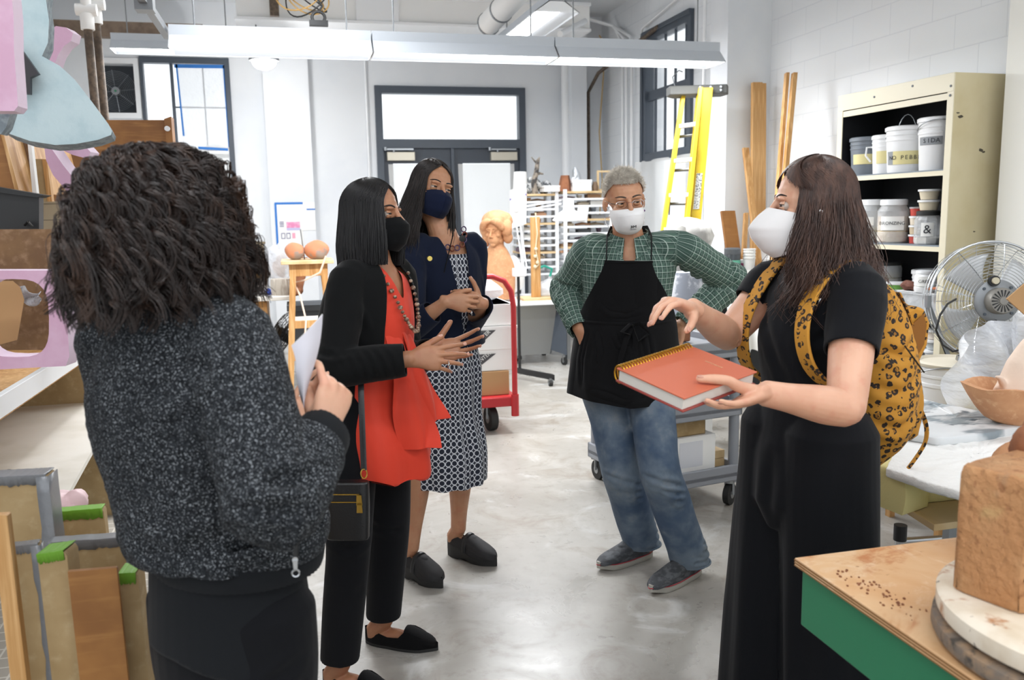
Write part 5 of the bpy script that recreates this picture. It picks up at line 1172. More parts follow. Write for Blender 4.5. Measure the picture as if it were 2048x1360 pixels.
def contour(px_, Y, d, mat, emat, name, label, cat='foam'):
    q = [at(u, v, Y=Y) for u, v in px_]; n = len(q); m = MB()
    m.add(q+[p+V(d) for p in q], [tuple(range(n-1, -1, -1)), tuple(range(n, 2*n))]); m.add(q+[p+V(d) for p in q], [(i, (i+1) % n, n+(i+1) % n, n+i) for i in range(n)], 1)
    return one(m, name, [M[mat], M[emat]], label, cat, ang=30)
contour([(22, -40), (100, -40), (92, 0), (98, 40), (96, 85), (84, 112), (120, 132), (150, 160), (185, 205), (216, 247), (224, 262), (222, 270), (195, 280), (150, 288), (110, 290), (60, 282), (20, 268), (4, 258), (30, 215), (36, 150), (28, 60)], 2.6, (.0, .05, -.012), 'foamb', 'foambe', 'blue_foam_sheet', 'large pale blue foam sheet cut in a flared curve, hanging at the upper left')
contour([(-30, -20), (22, -20), (27, 30), (28, 100), (34, 180), (36, 212), (28, 222), (-30, 222)], 2.25, (.004, .06, 0), 'foamp', 'foampl', 'pink_foam_block', 'pink foam block at the very upper left corner')
contour([(-30, 222), (22, 224), (12, 255), (2, 268), (-30, 262)], 2.35, (.0, .05, 0), 'foambe', 'foambe', 'grey_foam_scrap', 'grey foam scrap below the pink block at the left edge')
contour([(95, 118), (100, 60), (112, 52), (132, 55), (146, 66), (142, 82), (128, 92), (116, 110), (108, 132), (104, 136)], 2.9, (.012, .05, 0), 'foamp', 'foampl', 'pink_foam_bracket', 'small pink foam bracket between the blue sheet and the lavender post')
contour([(30, 82), (42, 98), (52, 112), (77, 147), (60, 155), (60, 188), (41, 187), (36, 160), (30, 140)], 2.56, (0, .02, 0), 'darkm', 'darkm', 'dark_marble_scrap', 'jagged black marbled scrap resting against the blue foam', 'scrap') if M.setdefault('darkm', pm('black gold marble', '29262B', .4, var=[(8, '8C7F6A', .62, .70), (6, '5B4650', .6, .7)])) else 0
contour([(118, 290), (150, 286), (170, 292), (181, 304), (178, 312), (165, 315), (146, 310), (128, 302)], 3.0, (.012, .07, .0), 'foamp', 'foampl', 'pink_foam_strip', 'short rounded pink foam strip under the blue sheet')
contour([(88, 291), (100, 293), (126, 330), (150, 360), (168, 380), (166, 393), (152, 395), (138, 388), (106, 350), (92, 320)], 2.9, (.014, .08, .0), 'foamp', 'foampl', 'pink_foam_strip', 'long pink foam strip sloping down beneath the blue sheet')
def pinkframe():
    Y = 2.45; out = [(-60, 541), (118, 541), (128, 552), (142, 715), (134, 732), (-60, 742)]
    o = []; 
    seg = [at(u, v, Y=Y) for u, v in ((-60, 541), (118, 541), (128, 556), (139, 712), (132, 732), (-60, 742))]
    cx, cy = 28, 636
    inner = []
    for k in range(28):
        a = 2*PI*k/28; rx, ry = 70, 78; ca, sa = math.cos(a), math.sin(a)
        inner.append(at(cx+rx*math.copysign(abs(ca)**.62, ca)+(4 if sa > 0 else -3)*abs(sa), cy+ry*math.copysign(abs(sa)**.62, sa), Y=Y))
    # outer ring resampled at same angles
    outp = [V(p) for p in seg]; c = at(cx, cy, Y=Y); res = []
    for k in range(28):
        d = (inner[k]-c); best = None
        for i in range(len(outp)):
            p, q = outp[i], outp[(i+1) % len(outp)]; r_ = q-p
            den = d.x*r_.z-d.z*r_.x
            if abs(den) < 1e-9: continue
            t_ = ((p.x-c.x)*r_.z-(p.z-c.z)*r_.x)/den; s_ = ((p.x-c.x)*d.z-(p.z-c.z)*d.x)/den
            if t_ > 0 and -1e-6 <= s_ <= 1+1e-6: best = c+d*t_
        res.append(best or inner[k])
    dd = V((.012, .06, 0)); m = MB(); n = 28
    vs = res+inner+[p+dd for p in res]+[p+dd for p in inner]
    f = []; g = []
    for i in range(n):
        j = (i+1) % n
        f += [(i, j, n+j, n+i), (2*n+j, 2*n+i, 3*n+i, 3*n+j)]; g += [(i, 2*n+i, 2*n+j, j), (n+i, n+j, 3*n+j, 3*n+i)]
    m.add(vs, f, 0); b = len(m.v); m.add(vs, g, 1); return m
one(pinkframe(), 'pink_foam_square', [M['foamp'], M['foampl']], 'pink foam square with a rounded hole standing on the rack shelf at the left edge', 'foam', ang=30)
def board(px_, Y, d, mat, name, label, cat='board', **k):
    q = [at(u, v, Y=Y) for u, v in px_]; return one(MB().slab(q, d), name, M[mat], label, cat, **k)
board([(-40, 459), (102, 458), (115, 545), (122, 700), (-40, 700)], 2.75, (0, .012, 0), 'mdf', 'hardboard_sheet', 'brown hardboard sheet standing behind the pink foam square')
w = board([(-40, 372), (78, 392), (78, 461), (82, 620), (-40, 620)], 2.95, (0, .05, 0), 'black', 'black_tray', 'black tray standing on edge at the left above the brown hardboard', 'tray')
part(MB().slab([at(u, v, Y=2.93) for u, v in ((-40, 368), (88, 390), (74, 395), (-40, 380))], (0, .09, 0)), 'rim', M['black'], w)
m = MB(); p = at(50, 450, Y=2.94); m.tube([p, at(56, 443, Y=2.9), at(64, 452, Y=2.93)], .004, 6); part(m, 'latch', M['black'], w)
board([(0, 262), (6, 262), (38, 382), (30, 382)], 3.1, (-.01, .9, 0), 'wood', 'leaning_strip', 'edge of an orange board leaning above the black tray')
board([(-40, 255), (2, 262), (37, 383), (-40, 380)], 3.12, (0, .02, 0), 'wood2', 'orange_board', 'orange brown board leaning at the far left above the black tray')
board([(-40, 250), (50, 262), (62, 285), (72, 460), (-40, 460)], 3.3, (0, .02, 0), 'mdf', 'brown_sheet', 'dull brown panel behind the orange leaning board')
board([(55, 285), (62, 285), (82, 462), (72, 462)], 3.2, (0, .03, 0), 'whitem', 'white_batten', 'narrow white batten right of the black tray')
board([(67, 318), (84, 318), (96, 403), (78, 403)], 3.32, (0, .02, 0), 'card2', 'tan_offcut', 'narrow tan offcut standing beside the white batten')
board([(84, 318), (94, 319), (104, 403), (95, 403)], 3.31, (0, .03, 0), 'wood', 'pine_offcut', 'pale pine offcut right of the tan one')
w = board([(150, 240), (330, 240), (343, 234), (347, 300), (300, 440), (160, 470), (90, 470), (80, 260)], 4.4, (0, .02, 0), 'wood2', 'plywood_sheet', 'big orange brown plywood panel with a raised end block, behind the curly hair', 'panel')
part(MB().slab([at(u, v, Y=4.36) for u, v in ((328, 238), (342, 233), (347, 300), (334, 300))], (0, .1, 0)), 'end_block', M['wood2'], w)
p = at(334, 257, Y=4.34); part(MB().cyl(p, p+V((0, .02, 0)), .012), 'knob', M['white'], w)
board([(140, 346), (175, 346), (176, 420), (140, 420)], 4.2, (0, .01, 0), 'mdf', 'brown_offcut', 'small brown offcut in front of the big plywood panel')
board([(172, 345), (179, 345), (182, 400), (176, 400)], 4.18, (0, .01, 0), 'whitem', 'white_strip', 'tiny white strip beside the small brown offcut')
t = NT('canvas with pencil grid'); tc = t.new('ShaderNodeTexCoord'); sp = t.new('ShaderNodeSeparateXYZ'); cbn = t.new('ShaderNodeCombineXYZ'); t.link(tc.outputs['Object'], sp.inputs[0]); t.link(sp.outputs['X'], cbn.inputs[0]); t.link(sp.outputs['Z'], cbn.inputs[1])
br = t.new('ShaderNodeTexBrick'); t.link(cbn.outputs[0], br.inputs['Vector']); br.offset = 0
for a, b in (('Scale', 1), ('Mortar Size', .0015), ('Brick Width', .09), ('Row Height', .06)): br.inputs[a].default_value = b
t.link(t.mix(br.outputs['Fac'], 'B3A68D', '77705F'), t.b.inputs['Base Color']); t.set(Roughness=.85); M['gridc'] = t.mat
board([(78, 402), (150, 402), (166, 410), (166, 560), (150, 690), (100, 690), (84, 470)], 3.6, (0, .03, 0), 'gridc', 'gridded_canvas', 'beige canvas board with a pencil grid, left of the curly hair')
m = MB(); a, b = at(148, 448, Y=3.4), at(112, 530, Y=3.4); m.slab([a+V((-.03, 0, .03)), a+V((.05, 0, -.02)), b+V((.05, 0, -.03)), b+V((-.03, 0, .02))], (0, .03, 0))
for k in range(3):
    q = a.lerp(b, .25+.25*k); m.cyl(q+V((-.03, -.01, .0)), q+V((.04, -.01, .02)), .006, n=8)
one(m, 'black_bracket', M['black'], 'black metal bracket with pegs leaning before the gridded canvas', 'bracket')
m = MB(); a, b = at(160, 487, Y=3.3), at(117, 533, Y=3.3); m.slab([a+V((-.01, 0, .012)), a+V((.01, 0, -.012)), b+V((.01, 0, -.012)), b+V((-.01, 0, .012))], (0, .02, 0)); one(m, 'grey_ruler', M['galv'], 'grey metal bar crossing the black bracket', 'bar')
board([(-40, 562), (25, 562), (40, 575), (48, 600), (34, 680), (-40, 700)], 2.62, (0, .004, 0), 'card', 'card_sheet', 'curved brown card seen through the hole of the pink foam square')
m = MB(); a = at(40, 600, Y=2.66); m.shell(lambda u, v: at(5+75*u, 580+50*v*(1-.6*u)+8*math.sin(u*9), Y=2.66)+V((0, .015*math.sin(u*15+v*7), 0)), 16, 8, .002); one(m, 'clear_wrap', M['poly'], 'crumpled clear wrap seen through the pink foam square', 'bag')
def taped(px_, Y, d, mat, label, tapes, th=.018):
    q = [at(u, v, Y=Y) for u, v in px_]; lo = [V((p.x, p.y, 0.03)) for p in (q[-1], q[0])]
    bot = [V((q[-1].x+.01, q[-1].y, .001)), V((q[0].x+.01, q[0].y, .001))]
    w = thing('taped_board', label, 'board', ((q[0].x+q[-1].x)/2, Y, 0), None)
    m = MB(); m.slab(q+[bot[0], bot[1]], V(d)); part(m, 'panel', M[mat], w, bevel=.001)
    for (i0, i1, wd, tm) in tapes:       # tape folded over the edge between outline points
        a, b = (q+[bot[0]])[i0], (q+[bot[0]])[i1]; n = V((0, -1, 0)); e = (b-a).normalized(); inn = e.cross(n).normalized()
        if inn.dot((sum(q, V((0, 0, 0)))/len(q)+V((0, 0, -.3)))-a) < 0: inn = -inn
        m = MB(); D_ = V(d); K = 24; s_ = random.Random(i0+int(a.x*1000))
        top = []; low = []
        for k in range(K+1):
            p = a.lerp(b, k/K); top.append(p-inn*(.004+.001*s_.random())-D_.normalized()*.003); low.append(p+inn*(wd+.003*s_.uniform(-1, 1))-D_.normalized()*.002)
        back = [p+D_+D_.normalized()*.006 for p in top]
        n0 = len(top); fs = []
        for k in range(K): fs += [(k, k+1, n0+k+1, n0+k), (2*n0+k, 2*n0+k+1, k+1, k)]
        m.add(top+low+back, fs); o = part(m, 'tape', M[tm], w, ang=60); sm = o.modifiers.new('t', 'SOLIDIFY'); sm.thickness = .0015
    return w
taped([(-20, 958), (92, 952), (97, 970)], 2.05, (.004, .05, 0), 'card2', 'tall tan board edged with grey duct tape at the lower left', [(0, 1, .018, 'duct'), (1, 3, .022, 'duct')])
taped([(100, 1028), (205, 1019), (208, 1024)], 2.18, (0, .03, 0), 'card2', 'tan board topped with green tape in front of the pink bundle', [(0, 1, .02, 'gtape')])
taped([(96, 1088), (268, 1076), (273, 1085)], 2.0, (0, .03, 0), 'card2', 'wide tan board with grey duct tape along top and right side', [(0, 1, .018, 'duct'), (1, 3, .018, 'duct')])
taped([(22, 1096), (76, 1090), (79, 1096)], 1.86, (0, .02, 0), 'card2', 'narrow tan board with duct tape down its right edge, lower left', [(0, 1, .014, 'duct'), (1, 3, .012, 'duct')])
taped([(74, 1112), (128, 1104), (134, 1112)], 1.84, (.01, .05, 0), 'card2', 'tan board with a green taped top between the duct-taped ones', [(0, 1, .016, 'gtape')])
taped([(135, 1144), (232, 1136), (234, 1138)], 1.80, (0, .012, 0), 'wood2', 'dark orange brown board without tape in the lower left group', [])
taped([(236, 1150), (272, 1148), (276, 1152)], 1.86, (.005, .05, 0), 'card2', 'slim board with green tape on top next to the tweed jacket', [(0, 1, .02, 'gtape')])
taped([(270, 1128), (279, 1124), (282, 1126)], 1.98, (0, .03, 0), 'wood', 'pine edged board showing just left of the tweed jacket', [])
taped([(-20, 1032), (10, 1030), (14, 1032)], 1.80, (.002, .02, 0), 'wood', 'narrow orange wood board at the lower left corner', [])
one(lump(at(8, 953, Y=2.12)+V((0, .03, -.015)), (.025, .02, .02), 121, .2), 'black_ball', M['black'], 'small black knob poking above the tallest taped board', 'knob')
def catmull(P, sub):
    out = []; n = len(P)
    for i in range(n-1):
        a, b, c, d = P[max(i-1, 0)], P[i], P[i+1], P[min(i+2, n-1)]
        for k in range(sub):
            t = k/sub; out.append(.5*((2*b)+(c-a)*t+(2*a-5*b+4*c-d)*t*t+(3*b-a-3*c+d)*t**3))
    out.append(P[-1]); return out
def sweep(mb, pts, radii, side=None, n=20, sub=4, cap=(.5, .5), m=0, T=None, pw=1.0):
    """tapering limb through pts; radii r or (a,b), a along 'side'"""
    P = np.array([list(p)+list(r if isinstance(r, (tuple, list)) else (r, r)) for p, r in zip(pts, radii)], float)
    Q = catmull(list(P), sub) if len(P) > 1 else list(P)
    Q = np.array(Q); K = len(Q); rs = []; nv = None
    frames = []
    for i in range(K):
        t = V(Q[min(i+1, K-1), :3]-Q[max(i-1, 0), :3]).normalized()
        if nv is None or side is not None:
            ref = V(side) if side is not None else (V((0, 0, 1)) if abs(t.z) < .8 else V((1, 0, 0)))
            nv = ref-t*ref.dot(t)
        else: nv = nv-t*nv.dot(t)
        nv.normalize(); bv = t.cross(nv); frames.append((V(Q[i, :3]), t, nv.copy(), bv, Q[i, 3], Q[i, 4]))
    def ring(c, nv, bv, a, b):
        r = []
        for j in range(n):
            ca, sa = math.cos(2*PI*j/n), math.sin(2*PI*j/n)
            if pw != 1: ca = math.copysign(abs(ca)**pw, ca); sa = math.copysign(abs(sa)**pw, sa)
            r.append(c+nv*a*ca+bv*b*sa)
        return r
    c, t, nv_, bv, a, b = frames[0]; rm = min(a, b)
    if cap[0]:
        rs.append(ring(c-t*rm*cap[0]*1.6, nv_, bv, a*.35, b*.35)); rs.append(ring(c-t*rm*cap[0], nv_, bv, a*.78, b*.78))
    for f in frames: rs.append(ring(f[0], f[2], f[3], f[4], f[5]))
    c, t, nv_, bv, a, b = frames[-1]; rm = min(a, b)
    if cap[1]:
        rs.append(ring(c+t*rm*cap[1], nv_, bv, a*.78, b*.78)); rs.append(ring(c+t*rm*cap[1]*1.6, nv_, bv, a*.35, b*.35))
    mb.rings(rs, m, T=T); return mb

def remesh(mb, voxel, smooth=4, factor=.5):
    me = mb.mesh('r'); ob = bpy.data.objects.new('tmp', me); COL.objects.link(ob)
    md = ob.modifiers.new('r', 'REMESH'); md.mode = 'VOXEL'; md.voxel_size = voxel; md.use_smooth_shade = True
    if smooth: md = ob.modifiers.new('s', 'SMOOTH'); md.factor = factor; md.iterations = smooth
    dg = bpy.context.evaluated_depsgraph_get(); dg.update()
    out = bpy.data.meshes.new_from_object(ob.evaluated_get(dg)); bpy.data.objects.remove(ob); return out
def cos_(me): a = np.empty(len(me.vertices)*3); me.vertices.foreach_get('co', a); return a.reshape(-1, 3)
def nrm_(me): a = np.empty(len(me.vertices)*3); me.vertex_normals.foreach_get('vector', a); return a.reshape(-1, 3)
def setco(me, c): me.vertices.foreach_set('co', np.ascontiguousarray(c, dtype=float).ravel()); me.update()
def vnoise(P, seed=0):
    P = np.asarray(P)+seed*17.31; i = np.floor(P).astype(np.int64); f = P-i; f = f*f*(3-2*f); out = 0
    def h(a, b, c):
        n = (a*73856093) ^ (b*19349663) ^ (c*83492791); n = (n ^ (n >> 13))*1274126177 & 0x7fffffff; return (n % 20011)/10005.5-1
    for dx in (0, 1):
        for dy in (0, 1):
            for dz in (0, 1):
                w = (f[:, 0] if dx else 1-f[:, 0])*(f[:, 1] if dy else 1-f[:, 1])*(f[:, 2] if dz else 1-f[:, 2])
                out = out+w*h(i[:, 0]+dx, i[:, 1]+dy, i[:, 2]+dz)
    return out
def segdist(P, a, b):
    a = np.array(a); b = np.array(b); d = b-a; L = d @ d; t = np.clip((P-a) @ d/L, 0, 1); q = a+t[:, None]*d; return np.linalg.norm(P-q, axis=1), t
def crease(me, lines):
    """lines: (points, width, depth): press soft folds into a garment along polylines, with a raised lip beside"""
    c = cos_(me); n = nrm_(me); disp = np.zeros(len(c))
    for pts, w, d in lines:
        best = np.full(len(c), 9.); L = len(pts)-1
        tt = np.zeros(len(c))
        for k in range(L):
            dd, t = segdist(c, pts[k], pts[k+1]); mk = dd < best; best[mk] = dd[mk]; tt[mk] = (k+t[mk])/L
        env = np.sin(np.clip(tt, .02, .98)*PI)**.5
        disp += env*(-d*np.exp(-(best/w)**2)+d*.55*np.exp(-((best-1.9*w)/(w*.9))**2))
    setco(me, c+n*disp[:, None])
def wrinkle(me, amp, scale, stretch=(1, 1, 1), seed=0, mask=None, ridged=True, axis=None):
    c = cos_(me); n = nrm_(me); P = c*np.array(stretch)*scale
    P = P+.5*np.stack([vnoise(P*.6, seed+5), vnoise(P*.6, seed+6), vnoise(P*.6, seed+7)], 1)
    a = vnoise(P, seed); b = vnoise(P*2.1, seed+1)
    d = (1-np.abs(a)*2.2+.35*b)*.6 if ridged else a+.4*b
    if mask is not None: d = d*mask(c)
    setco(me, c+n*(amp*d)[:, None])
def near(p, r): p = np.array(p); return lambda c: np.exp(-(np.linalg.norm(c-p, axis=1)/r)**2)
def edge_smooth(bm, it=10):
    B = {v: [e.other_vert(v) for e in v.link_edges if e.is_boundary] for v in bm.verts if any(e.is_boundary for e in v.link_edges)}
    for _ in range(it):
        N_ = {v: (v.co*.4+sum((w.co for w in ws), V((0, 0, 0)))*(.6/len(ws))) for v, ws in B.items() if ws}
        for v, c in N_.items(): v.co = c
def cut(me, pred):
    """open a garment: drop faces whose centre satisfies pred(x,y,z arrays)"""
    n = len(me.polygons); c = np.empty(n*3); me.polygons.foreach_get('center', c); c = c.reshape(-1, 3)
    kill = set(np.nonzero(pred(c))[0].tolist())
    bm = bmesh.new(); bm.from_mesh(me); bm.faces.ensure_lookup_table()
    bmesh.ops.delete(bm, geom=[bm.faces[i] for i in kill], context='FACES'); edge_smooth(bm); bm.to_mesh(me); bm.free(); me.update()
def hsp(p, n, r=None):
    """half space test beyond plane (point p, direction n), optionally within r of p"""
    p = np.array(p); n = np.array(V(n).normalized())
    def f(c):
        k = (c-p) @ n > 0
        if r is not None: k &= np.linalg.norm(c-p, axis=1) < r
        return k
    return f
def anyof(*fs): return lambda c: np.logical_or.reduce([f(c) for f in fs])
def patattr(me, chains, name='pat'):
    """pattern coordinates: for every vertex (angle*radius, distance along) of its nearest limb axis"""
    c = cos_(me); best = np.full(len(c), 99.); out = np.zeros((len(c), 3))
    for k, (pts, refr, side) in enumerate(chains):
        s0 = 0; off = k*3.7
        for i in range(len(pts)-1):
            a, b = V(pts[i]), V(pts[i+1]); L = (b-a).length; t_ = (b-a).normalized(); sd = V(side); sd = (sd-t_*sd.dot(t_)).normalized(); bv = t_.cross(sd)
            d, t = segdist(c, a, b); d = d/refr; mk = d < best
            rel = c[mk]-np.array(a); ang = np.arctan2(rel @ np.array(bv), rel @ np.array(sd))
            out[mk, 0] = ang*refr+off; out[mk, 1] = s0+t[mk]*L; out[mk, 2] = 0; best[mk] = d[mk]; s0 += L
    at_ = me.attributes.new(name, 'FLOAT_VECTOR', 'POINT'); at_.data.foreach_set('vector', out.ravel())

def headM(c, heading, pitch=0, roll=0, s=1.0):
    """head frame: x right of the head, y forward, z up; heading 0 faces the -Y direction, + turns to +X"""
    h = R(heading); f = V((math.sin(h), -math.cos(h), 0)); r = f.cross(V((0, 0, 1)))
    Mx = Matrix((r, f, V((0, 0, 1)))).transposed().to_4x4()
    Mx = Mx @ Matrix.Rotation(R(roll), 4, 'Y') @ Matrix.Rotation(R(pitch), 4, 'X') @ Matrix.Diagonal((s, s, s, 1))
    Mx.translation = V(c); return Mx
def add_head(mb, H, lips=False, nose=1.0, ears=True, chin=1.0):
    q = H.to_3x3()
    def el(c, r, rot=None):
        m2 = MB(); m2.ball((0, 0, 0), r, 20)
        Tm = H @ Matrix.Translation(V(c)) @ (rot.to_4x4() if rot else Matrix.Identity(4))
        mb.add(m2.v, m2.f, 0, Tm)
    el((0, -.014, .034), (.0745, .094, .082)); el((0, .012, .018), (.066, .072, .078))
    el((0, .022, -.048), (.055, .060, .066)); el((0, .062, -.098*chin), (.023, .020, .017)); el((0, .045, -.06), (.047, .045, .045))
    el((0, .074, .020), (.045, .013, .010))
    for s in (-1, 1):
        el((s*.040, .054, -.028), (.020, .022, .018)); el((s*.030, .076, .017), (.019, .010, .007)); el((s*.046, .012, -.072), (.014, .030, .022))
        el((s*.010, .092, -.041), (.0085, .010, .007))
        if ears:
            m2 = MB(); m2.ball((0, 0, 0), (.007, .019, .031), 14); mb.add(m2.v, m2.f, 0, H @ Matrix.Translation((s*.077, -.008, -.012)) @ Matrix.Rotation(s*.35, 4, 'Z') @ Matrix.Rotation(-.15, 4, 'X'))
    pts = [H @ V((0, .083, .010)), H @ V((0, .094, -.010)), H @ V((0, .104*nose, -.030)), H @ V((0, .106*nose, -.038))]
    sweep(mb, pts, [.008, .009, .0115, .009], n=12, sub=3)
    if lips:
        for s, z, r in ((1, -.062, .0065), (1, -.070, .0075)): sweep(mb, [H @ V((x, .088-.9*abs(x)**1.5*4, z)) for x in (-.024, -.010, 0, .010, .024)], [.003, r, r*.9, r, .003], n=10, sub=3)
def dent_eyes(me, H, deep=.011):
    c = cos_(me); Hi = np.array(H.inverted()); L = c @ Hi[:3, :3].T+Hi[:3, 3]; d = np.zeros(len(c))
    for s in (-1, 1):
        q = (L-np.array((s*.031, .078, -.001)))/np.array((.019, .030, .0125)); d += deep*np.exp(-(q**2).sum(1))
    f = np.array((H.to_3x3() @ V((0, 1, 0))).normalized()); setco(me, c-f*d[:, None])
def merge(me, mb_list):
    """append extra islands [(MB, material index)] to a finished mesh"""
    bm = bmesh.new(); bm.from_mesh(me)
    for mb, mi in mb_list:
        t = mb.mesh('t'); t.polygons.foreach_set('material_index', [mi]*len(t.polygons)); n0 = len(bm.faces); bm.from_mesh(t); bpy.data.meshes.remove(t)
    bm.to_mesh(me); bm.free(); return me
def eyes(H, gaze=(0, 0), openness=1.0, lidmat=0, brow=True, browh=.021, browt=.0030):
    """eyeballs, lids, irises, brows as islands: material slots 0 skin 1 sclera 2 iris 3 brow/lash"""
    out = []
    for s in (-1, 1):
        c = V((s*.031, .0665, -.001)); m = MB(); m.ball((0, 0, 0), .0122, 18); v = [H @ (p+c) for p in m.v]; m.v = v; out.append((m, 1))
        g = V((math.sin(R(gaze[0])), math.cos(R(gaze[0]))*math.cos(R(gaze[1])), math.sin(R(gaze[1])))); qm = V((0, 0, 1)).rotation_difference(g).to_matrix()
        m = MB(); m.lathe([(.0001, .0128), (.003, .01275), (.0064, .0117), (.0066, .0110)], (0, 0, 0), 16); m.v = [H @ (qm @ p+c) for p in m.v]; out.append((m, 2))
        def lid(up, ang0, ang1):
            m = MB()
            def fn(u, v):
                a = (u-.5)*2.5; e = ang0+(ang1-ang0)*v; e *= (1-.25*abs(u-.5)*2) ; r = .0137
                return c+V((r*math.sin(a)*math.cos(e*up*.6), r*math.cos(a)*math.cos(e), r*math.sin(e)*1.0))
            m.shell(fn, 12, 6, .0012); m.v = [H @ p for p in m.v]; return m
        out.append((lid(1, R(17*openness), R(80)), 0)); out.append((lid(1, R(-15*openness), R(-75)), 0))
        m = MB(); m.tube([H @ (c+V((.0145*math.sin(a), .0145*math.cos(a)*.97, .0145*math.sin(R(17*openness))*(1-.25*abs(a)/1.2)))) for a in [-1.15+.23*i for i in range(11)]], .0007, 5); out.append((m, 3))
        if brow:
            m = MB(); pts = []
            for i in range(8):
                t = i/7; x = s*(.012+.040*t); z = browh+.007*math.sin(t*PI*.75)-.003*t; y = .0845-.30*(.012+.04*t)**1.0*.2-9*(abs(x)-.012)**2
                pts.append(H @ V((x, y+.0005, z)))
            m.tube(pts, [browt*(.8+.5*math.sin(t*PI))*(1-.55*t) for t in [i/7 for i in range(8)]], 6); out.append((m, 3))
    return out
def hand(mb, wrist, fwd, palm, left, curl=None, spread=None, thumb=(50, 15, 15), s=1.0, nails=None, thumb_up=(0, 0, 1)):
    """five-finger hand: palm normal direction, per finger curls (3 angles), thumb=(out angle, toward palm, bend)"""
    W = V(wrist); f = V(fwd).normalized(); b = -V(palm); b = (b-f*b.dot(f)).normalized(); th = f.cross(b) if left else b.cross(f)
    curl = curl or [(15, 20, 12)]*4; spread = spread or (7, 2, -3, -9)
    def L(x, y, z): return W+(th*x+f*y+b*z)*s
    sweep(mb, [L(0, -.02, 0), L(0, .012, 0), L(.002, .04, 0), L(0, .066, .001), L(-.002, .086, 0)], [(.026*s, .019*s), (.028*s, .018*s), (.036*s, .0165*s), (.040*s, .0145*s), (.038*s, .010*s)], side=th, n=20, sub=3, cap=(.3, .5), pw=.85)
    sweep(mb, [L(.014, .01, -.008), L(.024, .035, -.010)], [.016*s, .014*s], n=12)
    base = [(.0285, .084, .002), (.0095, .089, .004), (-.0105, .086, .003), (-.0285, .077, 0)]
    lens = [(.043, .025, .020), (.047, .029, .021), (.043, .027, .020), (.034, .020, .018)]; rad = [.0086, .0088, .0084, .0074]
    for k in range(4):
        x, y, z = base[k]; a = R(spread[k]); d = (f*math.cos(a)+th*math.sin(a)); p = L(x, y, z); ax = d.cross(b).normalized()
        pts = [p-d*.022*s, p]; rr = [rad[k]*1.02*s, rad[k]*1.08*s]; cur = d.copy(); tot = 0
        for j in range(3):
            cur = Matrix.Rotation(-R(curl[k][j]), 3, ax) @ cur
            q = pts[-1]+cur*lens[k][j]*s
            pts.append(pts[-1].lerp(q, .5)); rr.append(rad[k]*(1-.10*j-.05)*s*.96); pts.append(q); rr.append(rad[k]*(1-.11*(j+1))*s*(1.05 if j < 2 else .88))
        sweep(mb, pts, rr, n=14, sub=2, cap=(.2, .55))
        if nails is not None:
            up = ax.cross(cur); up = up if up.dot(b) > 0 or True else -up
            up = (Matrix.Rotation(-R(sum(curl[k])), 3, ax) @ b).normalized(); nails.append((pts[-1]+up*rad[k]*.66*s-cur*.001*s, cur.copy(), up, rad[k]*.68*s))
    if len(thumb) == 4:
        q = [V(p) for p in thumb]; sweep(mb, [L(.012, .02, -.006)]+q, [.0150*s, .0138*s, .0118*s, .0112*s, .0085*s], n=14, sub=3, cap=(.3, .6))
        if nails is not None: d3 = (q[3]-q[2]).normalized(); up = V(thumb_up); up = (up-d3*up.dot(d3)).normalized(); nails.append((q[3]+up*.0062*s-d3*.003, d3, up, .0078*s))
        return
    ao, ap, bd = thumb
    p0 = L(.018, .016, -.008); d = (f*math.cos(R(ao))+th*math.sin(R(ao))-b*math.sin(R(ap))).normalized(); ax = d.cross(-f if False else (f*.6-b*.5)).normalized()
    p1 = p0+d*.042*s; d2 = Matrix.Rotation(R(bd), 3, ax) @ d; p2 = p1+d2*.032*s; d3 = Matrix.Rotation(R(bd), 3, ax) @ d2; p3 = p2+d3*.024*s
    sweep(mb, [p0, p0.lerp(p1, .6), p1, p1.lerp(p2, .5), p2, p3], [.0155*s, .0140*s, .0118*s, .0104*s, .0104*s, .0078*s], n=14, sub=3, cap=(.3, .6))
    if nails is not None:
        up = (b*.5+th*.8); up = (up-d3*up.dot(d3)).normalized(); nails.append((p3+up*.0065*s-d3*.004*s, d3, up, .0075*s))
def nail_mb(nails):
    m = MB()
    for c, d, up, r in nails:
        x = d.cross(up).normalized(); Tm = Matrix((x, d, up)).transposed().to_4x4(); Tm.translation = c
        m2 = MB(); m2.ball((0, 0, 0), (r, r*1.25, r*.28), 12); m.add(m2.v, m2.f, 0, Tm)
    return m
